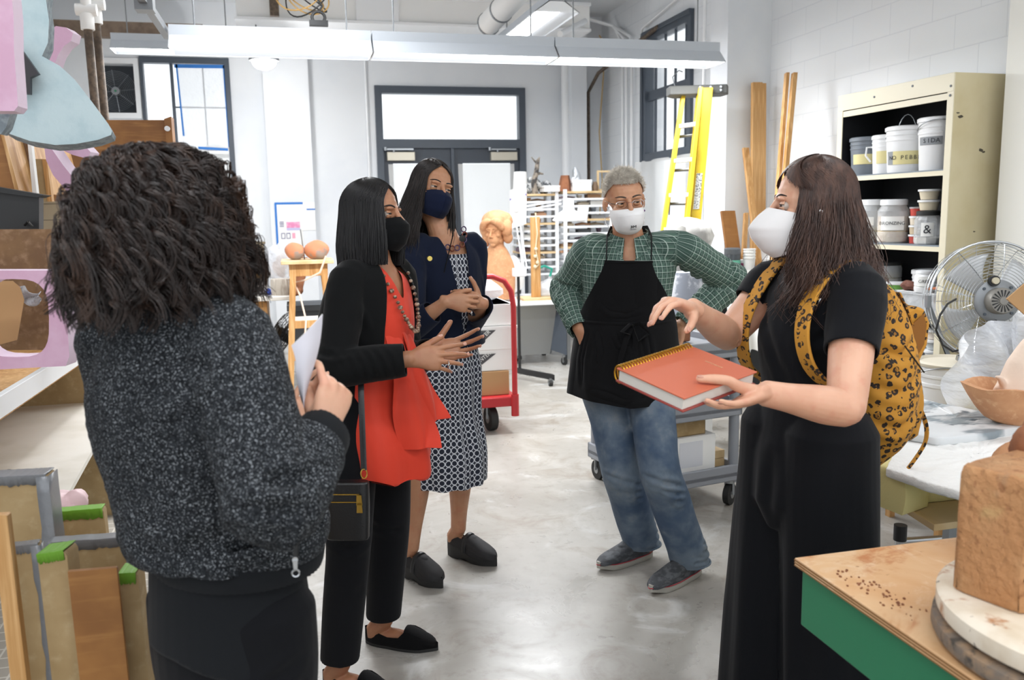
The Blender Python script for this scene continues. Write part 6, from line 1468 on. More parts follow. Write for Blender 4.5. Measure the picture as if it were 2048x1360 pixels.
def strands(name, paths, rad, mat, parent, sides=3):
    """paths (N,K,3) -> one hair mesh of thin tapering strands"""
    P = np.asarray(paths, float); N, K, _ = P.shape; rad = np.asarray(rad, float)
    if rad.ndim == 1: rad = np.broadcast_to(rad, (N, K))
    t = np.empty_like(P); t[:, 1:-1] = P[:, 2:]-P[:, :-2]; t[:, 0] = P[:, 1]-P[:, 0]; t[:, -1] = P[:, -1]-P[:, -2]
    t /= np.linalg.norm(t, axis=2, keepdims=True)+1e-9
    ref = np.array((.31, .52, .2)); a = np.cross(t, ref); a /= np.linalg.norm(a, axis=2, keepdims=True)+1e-9; b = np.cross(t, a)
    vs = np.empty((N, K, sides, 3))
    for j in range(sides):
        an = 2*PI*j/sides; vs[:, :, j] = P+rad[:, :, None]*(math.cos(an)*a+math.sin(an)*b)
    idx = np.arange(N*K*sides).reshape(N, K, sides); q = []
    for j in range(sides):
        l = (j+1) % sides; q.append(np.stack([idx[:, :-1, j], idx[:, :-1, l], idx[:, 1:, l], idx[:, 1:, j]], -1).reshape(-1, 4))
    q = np.concatenate(q); me = bpy.data.meshes.new(name)
    off = np.array(rootloc(parent)); vv = vs.reshape(-1, 3)-off
    me.vertices.add(len(vv)); me.vertices.foreach_set('co', vv.ravel()); me.loops.add(q.size); me.loops.foreach_set('vertex_index', q.ravel().astype(np.int32))
    me.polygons.add(len(q)); me.polygons.foreach_set('loop_start', np.arange(0, q.size, 4, dtype=np.int32)); me.polygons.foreach_set('loop_total', np.full(len(q), 4, np.int32)) if False else None
    me.update(calc_edges=True); me.polygons.foreach_set('use_smooth', [True]*len(q)); me.materials.append(mat)
    o = bpy.data.objects.new(name, me); COL.objects.link(o); o.parent = parent; return o
def xf(H, P):
    A = np.array(H); return P @ A[:3, :3].T+A[:3, 3]
def mask_shell(H, prof, sidey=.016, sx=.069, zs=(-.028, -.092), ex=1.0, th=.0016, nu=28, nv=20, flat=0):
    """face mask: prof = centre line [(y,z)...] nose to chin"""
    pr = np.array(prof); tt = np.linspace(0, 1, len(pr))
    def fn(u, v):
        a = (u*2-1); y0 = np.interp(v, tt, pr[:, 0]); z0 = np.interp(v, tt, pr[:, 1]); w = math.cos(a*PI/2)**ex if abs(a) < 1 else 0
        z1 = zs[0]+(zs[1]-zs[0])*v; k = abs(a)**1.6
        x = sx*math.sin(a*PI/2)*(1-(.08 if v < .3 else .08+.42*(v-.3)**1.6)*(.55+.45*abs(a))); return H @ V((x, sidey+(y0-sidey)*w, z0+(z1-z0)*k))
    m = MB(); m.shell(fn, nu, nv, th); return m, fn

def skin(name, base, dark, red):
    t = NT(name); co = t.coord(); c = t.mix(t.ramp(t.noise(co, 9, 3), .3, .7), base, dark)
    c = t.mix(t.math('MULTIPLY', t.ramp(t.noise(co, 28, 3), .5, .7), .35), c, red); t.link(c, t.b.inputs['Base Color'])
    t.set(Roughness=.48, Subsurface_Weight=.12, Subsurface_Scale=.02); t.b.inputs['Subsurface Radius'].default_value = (1, .35, .2)
    t.bump(t.noise(co, 260, 2), .10, .001); return t.mat
M['skinA'] = skin('fair warm skin', 'E0B094', 'D3A084', 'D08A74')
M['skinB'] = skin('tan skin', 'C08D6C', 'B07E5E', 'B0694F')
M['skinC'] = skin('brown skin', 'B07D5D', '9C6A4C', 'A0604A')
M['skinD'] = skin('warm weathered skin', 'C79472', 'B17E5E', 'B56B50')
M['sclera'] = pm('eye white', 'BDB2A8', .3); M['iris'] = pm('dark brown iris', '2A1A12', .15); M['brow'] = pm('dark brow hair', '1E1713', .7); M['browg'] = pm('grey brown brow', '4A3D34', .8)
M['nail'] = pm('fingernail', 'CC9782', .35)
def hairm(name, c1, c2, rough=.36, c3=None):
    t = NT(name); co = t.coord((1, 1, .25)); c = t.mix(t.ramp(t.noise(co, 60, 3), .35, .65), c1, c2)
    if c3: c = t.mix(t.math('MULTIPLY', t.ramp(t.noise(co, 22, 4), .52, .66), .7), c, c3)
    t.link(c, t.b.inputs['Base Color']); t.set(Roughness=rough); t.b.inputs['Specular IOR Level'].default_value = .55; return t.mat
M['hblack'] = hairm('straight black hair', '0E0D0E', '171517', .34)
M['hdark'] = hairm('dark brown hair', '1B1513', '2A211E', .36)
M['hbrown'] = hairm('auburn brown hair', '3A2822', '543B31', .36, '6E5042')
M['hcurl'] = hairm('curly dark brown hair', '1D1512', '30221C', .28, '513A2D')
M['hgrey'] = hairm('cropped grey hair', 'D8D0C4', 'F0EADF', .6, 'B0A99F')
def cloth(name, col, rough=.9, bumpsc=400, st=.15, sheen=.05, var=None):
    t = NT(name); co = t.coord()
    if var: t.link(t.mix(t.ramp(t.noise(co, var[0]), var[2], var[3]), col, var[1]), t.b.inputs['Base Color'])
    else: t.b.inputs['Base Color'].default_value = lin(col)
    t.set(Roughness=rough); t.b.inputs['Specular IOR Level'].default_value = .18; t.b.inputs['Sheen Weight'].default_value = sheen; t.b.inputs['Sheen Roughness'].default_value = .5
    t.bump(t.noise(co, bumpsc, 2), st, .002); return t.mat
M['cardigan'] = cloth('black knit cardigan', '0C0D0E', .9); M['blackpants'] = cloth('black trousers', '0D0E12', .85)
M['navy'] = cloth('navy jacket cloth', '141B2E', .9); M['jumpsuit'] = cloth('black crepe jumpsuit', '0C0E13', .8); M['apron'] = cloth('black canvas apron', '0E0E10', .9)
M['blouse'] = cloth('vermilion silk blouse', 'D5402C', .55, 300, .05, .1)
M['blackm'] = cloth('black fabric', '08090B', .9); M['navym'] = cloth('navy mask cloth', '131B33', .9)
M['whmask'] = cloth('white respirator', 'E9E8E8', .85, 300, .08, .1)
M['ribknit'] = cloth('black ribbed knit', '17191C', .9)
def tweed():
    t = NT('charcoal tweed with white flecks'); co = t.coord(); n = t.noise(co, 300, 2, .55); n2 = t.noise(co, 130, 3, .7); n3 = t.noise(co, 14, 3)
    c = t.mix(t.ramp(n2, .35, .65), '121417', '2A2D31'); c = t.mix(t.math('MULTIPLY', t.ramp(n, .555, .66), t.math('MULTIPLY_ADD', n3, 1.0, .05)), c, 'A3A8AD')
    t.link(c, t.b.inputs['Base Color']); t.set(Roughness=.92); t.b.inputs['Specular IOR Level'].default_value = .2; t.bump(n2, .6, .004); return t.mat
M['tweed'] = tweed()
def denim():
    t = NT('worn blue denim'); co = t.coord(); c = t.mix(t.ramp(t.noise(co, 4.5, 4, .6), .36, .62), '42566F', '74828F'); c = t.mix(t.math('MULTIPLY', t.ramp(t.noise(co, 9, 4, .7), .55, .72), .5), c, '8E9294')
    c = t.mix(t.math('MULTIPLY', t.noise(t.coord((1, 1, .2)), 500, 2), .35), c, '2F4058'); t.link(c, t.b.inputs['Base Color']); t.set(Roughness=.85); t.bump(t.noise(co, 500, 2), .2, .002); return t.mat
M['denim'] = denim()
def plaid():
    t = NT('green and white plaid'); co = t.coord(attr='pat'); sp = t.new('ShaderNodeSeparateXYZ'); t.link(co, sp.inputs[0])
    def stripe(ch, per, w, ph=0):
        f = t.math('FRACT', t.math('MULTIPLY_ADD', sp.outputs[ch], 1/per, ph+40)); d = t.math('ABSOLUTE', t.math('SUBTRACT', f, .5)); return t.math('LESS_THAN', d, w/2/per)
    c = '4C675B'
    b1 = t.math('MAXIMUM', stripe(0, .023, .011, .3), stripe(1, .023, .011, .3)); c = t.mix(t.math('MULTIPLY', b1, .7), c, '27403A')
    for ch in (0, 1):
        c = t.mix(t.math('MULTIPLY', stripe(ch, .023, .0020), .72), c, 'B9C8BE'); c = t.mix(t.math('MULTIPLY', stripe(ch, .023, .0013, .42), .4), c, '93A89C')
    t.link(c, t.b.inputs['Base Color']); t.set(Roughness=.85); t.bump(t.noise(t.coord(), 400, 2), .15, .002); return t.mat
M['plaid'] = plaid()
def circles():
    t = NT('navy with white rings'); co = t.coord((1/.026, 1/.026, 1), attr='pat'); sp = t.new('ShaderNodeSeparateXYZ'); t.link(co, sp.inputs[0])
    row = t.math('FLOOR', sp.outputs[1]); fx = t.math('SUBTRACT', t.math('FRACT', t.math('ADD', sp.outputs[0], 80)), .5); fy = t.math('SUBTRACT', t.math('FRACT', t.math('ADD', sp.outputs[1], 80)), .5)
    r = t.math('SQRT', t.math('ADD', t.math('MULTIPLY', fx, fx), t.math('MULTIPLY', fy, fy))); k = t.math('MULTIPLY', t.math('GREATER_THAN', r, .385), t.math('LESS_THAN', r, .515))
    t.link(t.mix(k, '161C2E', 'D3D6DC'), t.b.inputs['Base Color']); t.set(Roughness=.75); return t.mat
M['rings'] = circles()
def leopard():
    t = NT('mustard leopard print'); co = t.coord(); vo = t.new('ShaderNodeTexVoronoi'); vo.inputs['Scale'].default_value = 46; vo.inputs['Randomness'].default_value = .75
    nz = t.new('ShaderNodeTexNoise'); nz.inputs['Scale'].default_value = 60; t.link(co, nz.inputs['Vector'])
    ad = t.new('ShaderNodeVectorMath', operation='MULTIPLY_ADD'); t.link(nz.outputs['Color'], ad.inputs[0]); ad.inputs[1].default_value = (.012, .012, .012); t.link(co, ad.inputs[2]); t.link(ad.outputs[0], vo.inputs['Vector'])
    d = vo.outputs['Distance']; ring = t.math('MULTIPLY', t.math('GREATER_THAN', d, .19), t.math('LESS_THAN', d, .42)); brk = t.math('GREATER_THAN', t.noise(co, 85, 1), .40)
    c = t.mix(t.math('LESS_THAN', d, .20), 'C38A2E', '9A6A2A'); c = t.mix(t.math('MULTIPLY', ring, brk), c, '2A2019'); t.link(c, t.b.inputs['Base Color']); t.set(Roughness=.8); return t.mat
M['leopard'] = leopard()

def torso_body(mb, J, fem=True):
    """pelvis, waist, chest, shoulder line, neck; J holds V points 'P','N','S' (side unit right->left) and head matrix"""
    S = J['S']; k = J.get('k', 1.0); P, N = J['P'], J['N']; up = N-P
    pts = [P-up*.10, P, P+up*.25, P+up*.55, P+up*.80, P+up*.92, N]
    rad = [(.14*k, .10*k), (.165*k, .112*k), (.125*k if fem else .15*k, .092*k), (.142*k, .108*k), (.150*k, .092*k), (.11*k, .07*k), (.058*k, .054*k)]
    sweep(mb, pts, rad, side=S, n=28, sub=4); return mb
def arm(mb, a, b, c, k=1.0, g=0):
    """upper arm, elbow, forearm; g grows it into a sleeve"""
    a, b, c = V(a), V(b), V(c)
    sweep(mb, [a, a.lerp(b, .45), b], [.047*k+g, .042*k+g, .036*k+g], n=18, sub=4); sweep(mb, [b, b.lerp(c, .3), b.lerp(c, .75), c], [.036*k+g, .038*k+g, .028*k+g, (.0245*k+g)], n=18, sub=4)
def leg(mb, h, k_, a, k=1.0):
    h, k_, a = V(h), V(k_), V(a)
    sweep(mb, [h, h.lerp(k_, .5), k_], [.085*k, .070*k, .054*k], n=20); sweep(mb, [k_, k_.lerp(a, .3), k_.lerp(a, .75), a], [.052*k, .055*k, .038*k, .034*k], n=20)
def foot(mb, a, heel, toe):
    d = (toe-heel); sweep(mb, [a, heel+d*.1+V((0, 0, .04)), heel+d*.45+V((0, 0, .035)), heel+d*.85+V((0, 0, .02))], [.033, .027, .026, .018], n=16)
def surf(C, S, F, rows):
    """closed tube surface about an upright body: rows [(z, half width, half depth, dx side, dy front)] -> fn(theta 0..1, v 0..1); theta .0 = front"""
    rw = np.array(rows, float)
    def fn(th, v):
        z = rw[0, 0]+(rw[-1, 0]-rw[0, 0])*v; zs = rw[:, 0]
        o = np.argsort(zs); w, d, dx, dy = [float(np.interp(z, zs[o], rw[o, i])) for i in (1, 2, 3, 4)]
        a = th*2*PI; return V((C.x, C.y, z))+S*(dx+w*math.sin(a))+F*(dy+d*math.cos(a))
    return fn
rng = np.random.default_rng(3)
def person(label, base): return thing('person', label, 'person', base)
def wear(me, name, mats, parent, ang=180): return part(me, name, mats, parent, ang=ang)
def hair_long(H, N, K, L, prof, phif, part_x=0.0, tc=.42, seed=0, wave=(0, 30), fly=.004, depth=.014, t1r=(.9, 1.0), frontlift=0, backcut=0, bang=None):
    """strand paths for hair falling from a parting; prof: [(z, radial factor x, radial factor y)] below eye level"""
    g = np.random.default_rng(seed); u = g.random(N); phi = phif+(2*PI-2*phif)*u; phi = np.where(phi > PI, phi-2*PI, phi)
    T = np.linspace(0, 1, K)[None, :]*g.uniform(t1r[0], t1r[1], (N, 1)); T0 = g.uniform(0, .10, (N, 1)); t = T0+(1-T0)*T
    dep = g.random((N, 1))*depth; ph = phi[:, None]
    a = np.clip(t/tc, 0, 1)*PI/2; sm = np.clip((a-.68)/.72, 0, 1); sm = sm*sm*(3-2*sm)
    q = np.clip((np.abs(ph)-phif)/(PI-phif), 0, 1); ph2 = np.sign(ph)*(PI*q*(1-sm)+np.abs(ph)*sm)
    Rx, Ry, Rz = .084-dep, .103-dep, .099-dep*.4
    z = .028+Rz*np.cos(a); s = np.maximum(t-tc, 0)/(1-tc); z = z-s*L*(1-backcut*np.abs(ph)/PI)
    pr = np.array(prof); o = np.argsort(pr[:, 0]); fx = np.interp(z, pr[o, 0], pr[o, 1]); fy = np.interp(z, pr[o, 0], pr[o, 2])
    x = part_x*(1-np.sin(a))+Rx*np.sin(a)*np.sin(ph2)*fx; y = -.014+Ry*np.sin(a)*np.cos(ph2)*fy
    w = wave[0]*s; k = g.uniform(0, 6, (N, 1)); x = x+w*np.sin(s*wave[1]+k)+fly*g.normal(size=(N, 1))*s; y = y+w*np.cos(s*wave[1]*.9+k*1.3)+fly*g.normal(size=(N, 1))*s
    P = np.stack([x, y, z+np.zeros_like(x)], -1); return xf(H, P)
def hair_base(H, L, prof, phif, part_x=0.0, inset=.012, nu=60, nv=40, tc=.42, backcut=0):
    m = MB()
    def fn(u, v):
        phi = phif+(2*PI-2*phif)*u; ph = phi-2*PI if phi > PI else phi; a = min(v/tc, 1)*PI/2; sm = min(max((a-.68)/.72, 0), 1); sm = sm*sm*(3-2*sm)
        q = min(max((abs(ph)-phif)/(PI-phif), 0), 1); p2 = math.copysign(PI*q*(1-sm)+abs(ph)*sm, ph)
        z = .028+(.099-inset*.4)*math.cos(a)-max(v-tc, 0)/(1-tc)*L*.96*(1-backcut*abs(ph)/PI); pr = np.array(prof); o = np.argsort(pr[:, 0]); fx = np.interp(z, pr[o, 0], pr[o, 1]); fy = np.interp(z, pr[o, 0], pr[o, 2])
        return H @ V((part_x*(1-math.sin(a))+(.084-inset)*math.sin(a)*math.sin(p2)*fx, -.014+(.103-inset)*math.sin(a)*math.cos(p2)*fy, z))
    m.shell(fn, nu, nv, .004); return m
def strap(H, pts, r, name, mat, parent, flat=1): return part(MB().tube([H @ V(p) for p in pts], r, 6, flat=flat), name, mat, parent, ang=60)

def build_man():
    W = person('person with cropped grey hair in plaid shirt and black apron, hands on hips', (1.35, 3.15, 0))
    H = headM(at(1249, 400, Y=3.16), -9, -9, 5, .98)
    S = V((.93, -.36, 0)).normalized(); F = V((-.36, -.93, 0)).normalized()
    N = at(1258, 476, Y=3.20); P = at(1250, 712, Y=3.22); J = dict(P=P, N=N, S=S, k=1.0)
    SR, SL = at(1192, 497, Y=3.27), at(1372, 486, Y=3.12); SR = N-S*.155+V((0, 0, -.055)); SL = N+S*.20+V((0, 0, -.045))
    ER, EL = at(1131, 578, Y=3.44), at(1466, 560, Y=3.22); WR, WL = at(1160, 660, Y=3.22), at(1366, 648, Y=3.22)
    tR, hR, tL, hL = at(1196, 1142, Z=0), at(1303, 1112, Z=0), at(1300, 1190, Z=0), at(1400, 1145, Z=0)
    HR, HL = P-S*.085+V((0, 0, -.05)), P+S*.09+V((0, 0, -.05)); KR, KL = at(1240, 935, Y=3.16), at(1318, 935, Y=2.98)
    AR = hR.lerp(tR, .18)+V((0, 0, .10)); AL = hL.lerp(tL, .2)+V((0, 0, .10))
    b = MB(); torso_body(b, J, False); add_head(b, H)
    nb = H @ V((0, -.018, -.06)); sweep(b, [nb, nb.lerp(N, .5), N+V((0, 0, -.03))], [.055, .056, .068], n=20)
    arm(b, SR, ER, WR, 1.05); arm(b, SL, EL, WL, 1.05)
    for h, k_, a, he, to in ((HR, KR, AR, hR, tR), (HL, KL, AL, hL, tL)): leg(b, h, k_, a); foot(b, a, he, to)
    hand(b, WR, (.35, -.5, -.75), (.5, .3, -.2), False, [(10, 25, 20)]*4); hand(b, WL, (-.55, .45, -.6), (-.4, -.4, 0), True, [(10, 25, 20)]*4)
    me = remesh(b, .0034, 3); dent_eyes(me, H, .010); crease(me, [([H @ V((-.03, .078, z)), H @ V((0, .084, z+.003)), H @ V((.03, .078, z))], .0025, .0012) for z in (.045, .056, .067)])
    merge(me, eyes(H, (-16, -8), .9, browt=.0034)); wear(me, 'body', [M['skinD'], M['sclera'], M['iris'], M['browg']], W)
    # hair: close cap and short strands
    m = MB(); 
    def cap(u, v):
        ph = (u-.5)*2*PI; lim = 1.08 if abs(ph) < .8 else (1.08+(abs(ph)-.8)*.9 if abs(ph) < 1.5 else 1.71+(abs(ph)-1.5)*.32); a = .001+v*lim
        return H @ V((.0785*math.sin(a)*math.sin(ph)*(1.0), -.014+.0985*math.sin(a)*math.cos(ph), .034+.087*math.cos(a)))
    m.shell(cap, 60, 24, .004, cu=False); hp = wear(m, 'hair', M['hgrey'], W)
    n = 9000; ph = rng.uniform(-PI, PI, n); lim = np.where(np.abs(ph) < .8, 1.10, np.where(np.abs(ph) < 1.5, 1.10+(np.abs(ph)-.8)*.9, 1.73+(np.abs(ph)-1.5)*.32)); a = np.arccos(1-rng.random(n)*(1-np.cos(lim)))
    d = np.stack([np.sin(a)*np.sin(ph), np.sin(a)*np.cos(ph), np.cos(a)], -1); root = d*np.array((.078, .097, .085))+np.array((0, -.014, .034)); ln = rng.uniform(.006, .012, n)*(.6+.6*np.cos(a))
    fw_ = np.array((0, .8, .1))+rng.normal(size=(n, 3))*.7; K = 4; ts = np.linspace(0, 1, K)
    Pp = root[:, None, :]+ln[:, None, None]*(d[:, None, :]*ts[None, :, None]*.7+fw_[:, None, :]*(ts**2)[None, :, None]*.7)
    strands('hair_strands', xf(H, Pp), np.tile(np.linspace(.0011, .0004, K), (n, 1)), M['hgrey'], hp)
    # glasses
    m = MB()
    for s in (-1, 1):
        pts = [H @ V((s*.032+.022*math.copysign(abs(math.cos(t))**.8, math.cos(t)), .089-.10*abs(s*.032+.022*math.cos(t))**1.6, -.004+.0145*math.copysign(abs(math.sin(t))**.8, math.sin(t)))) for t in [2*PI*i/24 for i in range(24)]]; m.tube(pts, .0009, 5, closed=True)
        m.tube([H @ V((s*.054, .080, .0)), H @ V((s*.070, .060, .002)), H @ V((s*.079, .0, .004))], .0012, 5)
    m.tube([H @ V((-.011, .088, .002)), H @ V((0, .096, .005)), H @ V((.011, .088, .002))], .0009, 5); g_ = wear(m, 'glasses', M['chrome'], W, 60)
    m, fn = mask_shell(H, [(.100, -.020), (.124, -.030), (.132, -.040), (.134, -.060), (.130, -.085), (.108, -.112), (.075, -.125)], sx=.070, zs=(-.030, -.105), ex=.85); mk = wear(m, 'respirator', M['whmask'], W, 60)
    part(MB().tube([fn(.12+.76*i/16, .36-.03*math.sin(PI*i/16)) for i in range(17)], .0011, 6), 'seam', M['whmask'], mk)
    o = fn(.5, .66); x_ = (fn(.4, .66)-fn(.6, .66)).normalized(); y_ = (fn(.5, .6)-fn(.5, .72)).normalized(); nn = x_.cross(y_)
    text('3M', .016, frame(o+nn*.002, x_, y_), 'lettering', M['ink'], mk, .0008, sx=1.2); text('N95 9205+', .0055, frame(o+nn*.002-y_*.012, x_, y_), 'lettering', pm('grey print on mask', '8A8C90', .7), mk, .0008)
    for z0, z1 in ((-.035, .03), (-.10, -.075)): strap(H, [(-.069, .018, z0), (-.078, -.01, (z0+z1)/2), (-.070, -.06, z1), (0, -.108, z1), (.070, -.06, z1), (.078, -.01, (z0+z1)/2), (.069, .018, z0)], .0018, 'elastic_band', M['whmask'], W)
    part(MB().ball(H @ V((-.079, -.008, -.052)), .0045, 10), 'earring', pm('purple bead', '5A1E6A', .2), W)
    # shirt
    b = MB(); up = N-P
    sweep(b, [P-up*.2, P+up*.1, P+up*.35, P+up*.6, P+up*.82, P+up*.94, N+V((0, 0, .0))], [(.175, .13), (.172, .125), (.165, .118), (.178, .130), (.185, .118), (.13, .090), (.074, .066)], side=S, n=32)
    for s_, e_, w_ in ((SR, ER, WR), (SL, EL, WL)):
        sweep(b, [N.lerp(s_, .45)+V((0, 0, -.03)), s_, s_.lerp(e_, .5), e_], [.070, .070, .066, .062], n=22); sweep(b, [s_.lerp(e_, .85), e_, e_.lerp(w_, .4), e_.lerp(w_, .85), w_+(w_-e_)*.05], [.060, .064, .062, .048, .043], n=22)
    me = remesh(b, .005, 3)
    for s_, e_, w_, sd in ((SR, ER, WR, 1), (SL, EL, WL, 2)):
        L_ = []; g = random.Random(sd); ax = (w_-e_).normalized(); a1 = ax.cross(V((0, 1, 0))).normalized(); a2 = ax.cross(a1)
        for k in range(8):
            c = e_.lerp(w_, -.1+.15*k); th = g.uniform(-.5, .5)+(PI if k % 2 else 0); r = .06-.015*max(0, (-.1+.13*k))
            L_.append(([c+(a1*math.cos(th+q)+a2*math.sin(th+q))*r+ax*.028*q for q in (-1.3, -.6, 0, .6, 1.3)], .0075, .010))
        ax = (e_-s_).normalized(); a1 = ax.cross(V((0, 1, 0))).normalized(); a2 = ax.cross(a1)
        for k in range(5):
            c = s_.lerp(e_, .15+.2*k); th = g.uniform(0, 6); L_.append(([c+(a1*math.cos(th+q)+a2*math.sin(th+q))*.066+ax*.04*q for q in (-1.1, -.5, 0, .5, 1.1)], .010, .008))
        crease(me, L_)
    wrinkle(me, .004, 13, (1, 1, .6), 4); cut(me, anyof(hsp(WR, WR-ER, .09), hsp(WL, WL-EL, .09)))
    Fv = np.array(F); Nn = np.array(N+F*.0); Sv = np.array(S)
    cut(me, lambda c: (((c-Nn) @ Fv > .02) & (np.abs((c-Nn) @ Sv-.0) < .001+.58*np.clip(c[:, 2]-(N.z-.115), 0, .2)) & (c[:, 2] > N.z-.115) & (c[:, 2] < N.z+.05)) | ((c[:, 2] > N.z-.012) & (np.linalg.norm((c-Nn)[:, :2], axis=1) < .085)))
    patattr(me, [([P-up*.3, N+up*.2], .17, S), ([SR, ER], .066, (0, 0, 1)), ([ER, WR+(WR-ER)*.2], .055, (0, 0, 1)), ([SL, EL], .066, (0, 0, 1)), ([EL, WL+(WL-EL)*.2], .055, (0, 0, 1))])
    sh = wear(me, 'shirt', M['plaid'], W)
    for s in (-1, 1):       # collar wings
        m = MB()
        def cf(u, v):
            a = .25+2.6*u; ra = .074+.030*v*(1-.2*u); drop = v*(.050*(1-u)**1.5+.028)
            back = N+V((0, 0, .045-.045*(1-u)**1.2)); return back+S*s*ra*math.sin(a)+F*(ra*.95*math.cos(a)+.0+.018*(1-u)*v)+V((0, 0, -drop))
        m.shell(cf, 16, 6, .003); me2 = m.mesh('c'); patattr(me2, [([N-V((0, 0, .2)), N+V((0, 0, .2))], .08, S)]); part(me2, 'collar', M['plaid'], W)
    # jeans
    b = MB()
    for s, h, k_, a in ((-1, HR, KR, AR), (1, HL, KL, AL)):
        hem = a+V((0, 0, -.035)); sweep(b, [h+V((0, 0, .06)), h+V((0, 0, -.06)), h.lerp(k_, .5), k_, k_.lerp(hem, .35), k_.lerp(hem, .75), hem], [.108, .104, .090, .078, .080, .079, .077], n=26, cap=(.4, .02))
    sweep(b, [P+V((0, 0, -.12)), P, P+V((0, 0, .12))], [(.17, .12), (.17, .12), (.155, .11)], side=S, n=28)
    me = remesh(b, .005, 3); L_ = []
    for h, k_, a in ((HR, KR, AR), (HL, KL, AL)):
        for k in range(3): c = k_+V((0, 0, -.03-.035*k)); L_.append(([c+V((-.09, -.02, .02-.02*k)), c+V((-.03, -.085, 0)), c+V((.04, -.08, -.02)), c+V((.085, -.02, -.05+.01*k))], .010, .010))
        for k in range(3): c = a+V((0, 0, .0+.035*k)); L_.append(([c+V((-.08, .0, -.0)), c+V((-.02, -.08, .012*(k % 2))), c+V((.05, -.06, -.01)), c+V((.08, 0, .0))], .008, .007))
        c = h+V((0, -.1, -.12)); L_.append(([c+V((.06, .03, .02)), c, c+V((-.06, .03, -.04))], .012, .008))
    crease(me, L_); wrinkle(me, .0035, 9, (1, 1, .5), 9); cut(me, anyof(hsp(AR+V((0, 0, -.036)), (0, 0, -1), .12), hsp(AL+V((0, 0, -.036)), (0, 0, -1), .12))); jn = wear(me, 'jeans', M['denim'], W)
    for s, h, k_, a in ((-1, HR, KR, AR), (1, HL, KL, AL)):
        hem = a+V((0, 0, -.03)); m = MB(); m.tube([hem+V((math.cos(t), math.sin(t), 0))*.0795 for t in [2*PI*i/28 for i in range(28)]], .0045, 6, closed=True); part(m, 'hem', M['denim'], jn, ang=90)
    # apron
    zt, zw, zb = at(1250, 522, Y=3.05).z, at(1250, 650, Y=3.05).z, at(1250, 812, Y=3.02).z; C = P.lerp(N, .4)
    def ap(u, v):
        if v < .42:
            q = v/.42; z = zt+(zw-zt)*q; ha = .50+.95*q**1.5; w, d = .188+.006*q, .139
        else:
            q = (v-.42)/.58; z = zw+(zb-zw)*q; ha = 1.45+.10*q; w, d = .194+.040*q**.7, .143+.045*q**.7
            d += .008*math.sin(u*26)*q; w += .006*math.sin(u*22)*q; z += .012*math.sin(u*PI*2+1)*q
        a = (u-.5)*2*ha; cz = P.lerp(N, (z-P.z)/(N.z-P.z)) if z > P.z else P; return V((cz.x, cz.y, z))+S*(w*math.sin(a))+F*(d*math.cos(a))
    m = MB(); m.shell(ap, 70, 60, .003); me = m.mesh('a'); crease(me, [([ap(.3, .5), ap(.34, .62), ap(.33, .72)], .010, .009), ([ap(.42, .5), ap(.46, .58), ap(.52, .60)], .009, .010), ([ap(.62, .5), ap(.64, .65), ap(.6, .8)], .012, .010), ([ap(.2, .3), ap(.35, .36), ap(.5, .37), ap(.65, .33)], .010, .007), ([ap(.3, .92), ap(.5, .97), ap(.72, .88)], .012, .008), ([ap(.22, .5), ap(.2, .7), ap(.22, .9)], .010, .008)])
    wrinkle(me, .004, 10, (1, 1, .5), 12, ridged=False); apn = part(me, 'apron', M['apron'], W, ang=60)
    part(MB().tube([ap(u, .42)+F*.004 for u in [i/30 for i in range(31)]], .007, 6, flat=.5), 'waist_tie', M['apron'], W, ang=60)
    k0 = ap(.54, .43)+F*.014
    for pts in ([k0, k0+V((-.03, -.01, -.05)), k0+V((-.05, 0, -.13)), k0+V((-.055, 0, -.19))], [k0, k0+V((.01, -.01, -.05)), k0+V((.005, 0, -.12))], [k0, k0+V((.02, -.015, .01)), k0+V((.06, -.02, -.03)), k0+V((.02, -.01, -.06)), k0], [k0, k0+V((-.015, -.015, .01)), k0+V((-.05, -.015, -.02)), k0+V((-.02, -.01, -.03)), k0]):
        part(MB().tube(pts, .011, 6, flat=.22, side=S), 'tie_end', M['apron'], W, ang=60)
    for s, u in ((-1, .03), (1, .97)):
        q = ap(u, .0); part(MB().tube([q, q.lerp(N+S*s*.085+F*.06, .6)+F*.03, N+S*s*.086+F*.045+V((0, 0, .005)), N+S*s*.075-F*.03+V((0, 0, .035)), N-F*.085+V((0, 0, .03))], .013, 6, flat=.25, side=F), 'neck_strap', M['apron'], W, ang=60)
    part(MB().tube([ap(u, .012)+F*.001 for u in [i/20 for i in range(21)]], .004, 6), 'bib_hem', M['apron'], W, ang=60)
    # running shoes
    for he, to in ((hR, tR), (hL, tL)): shoe(W, he, to, 'running')
    return W

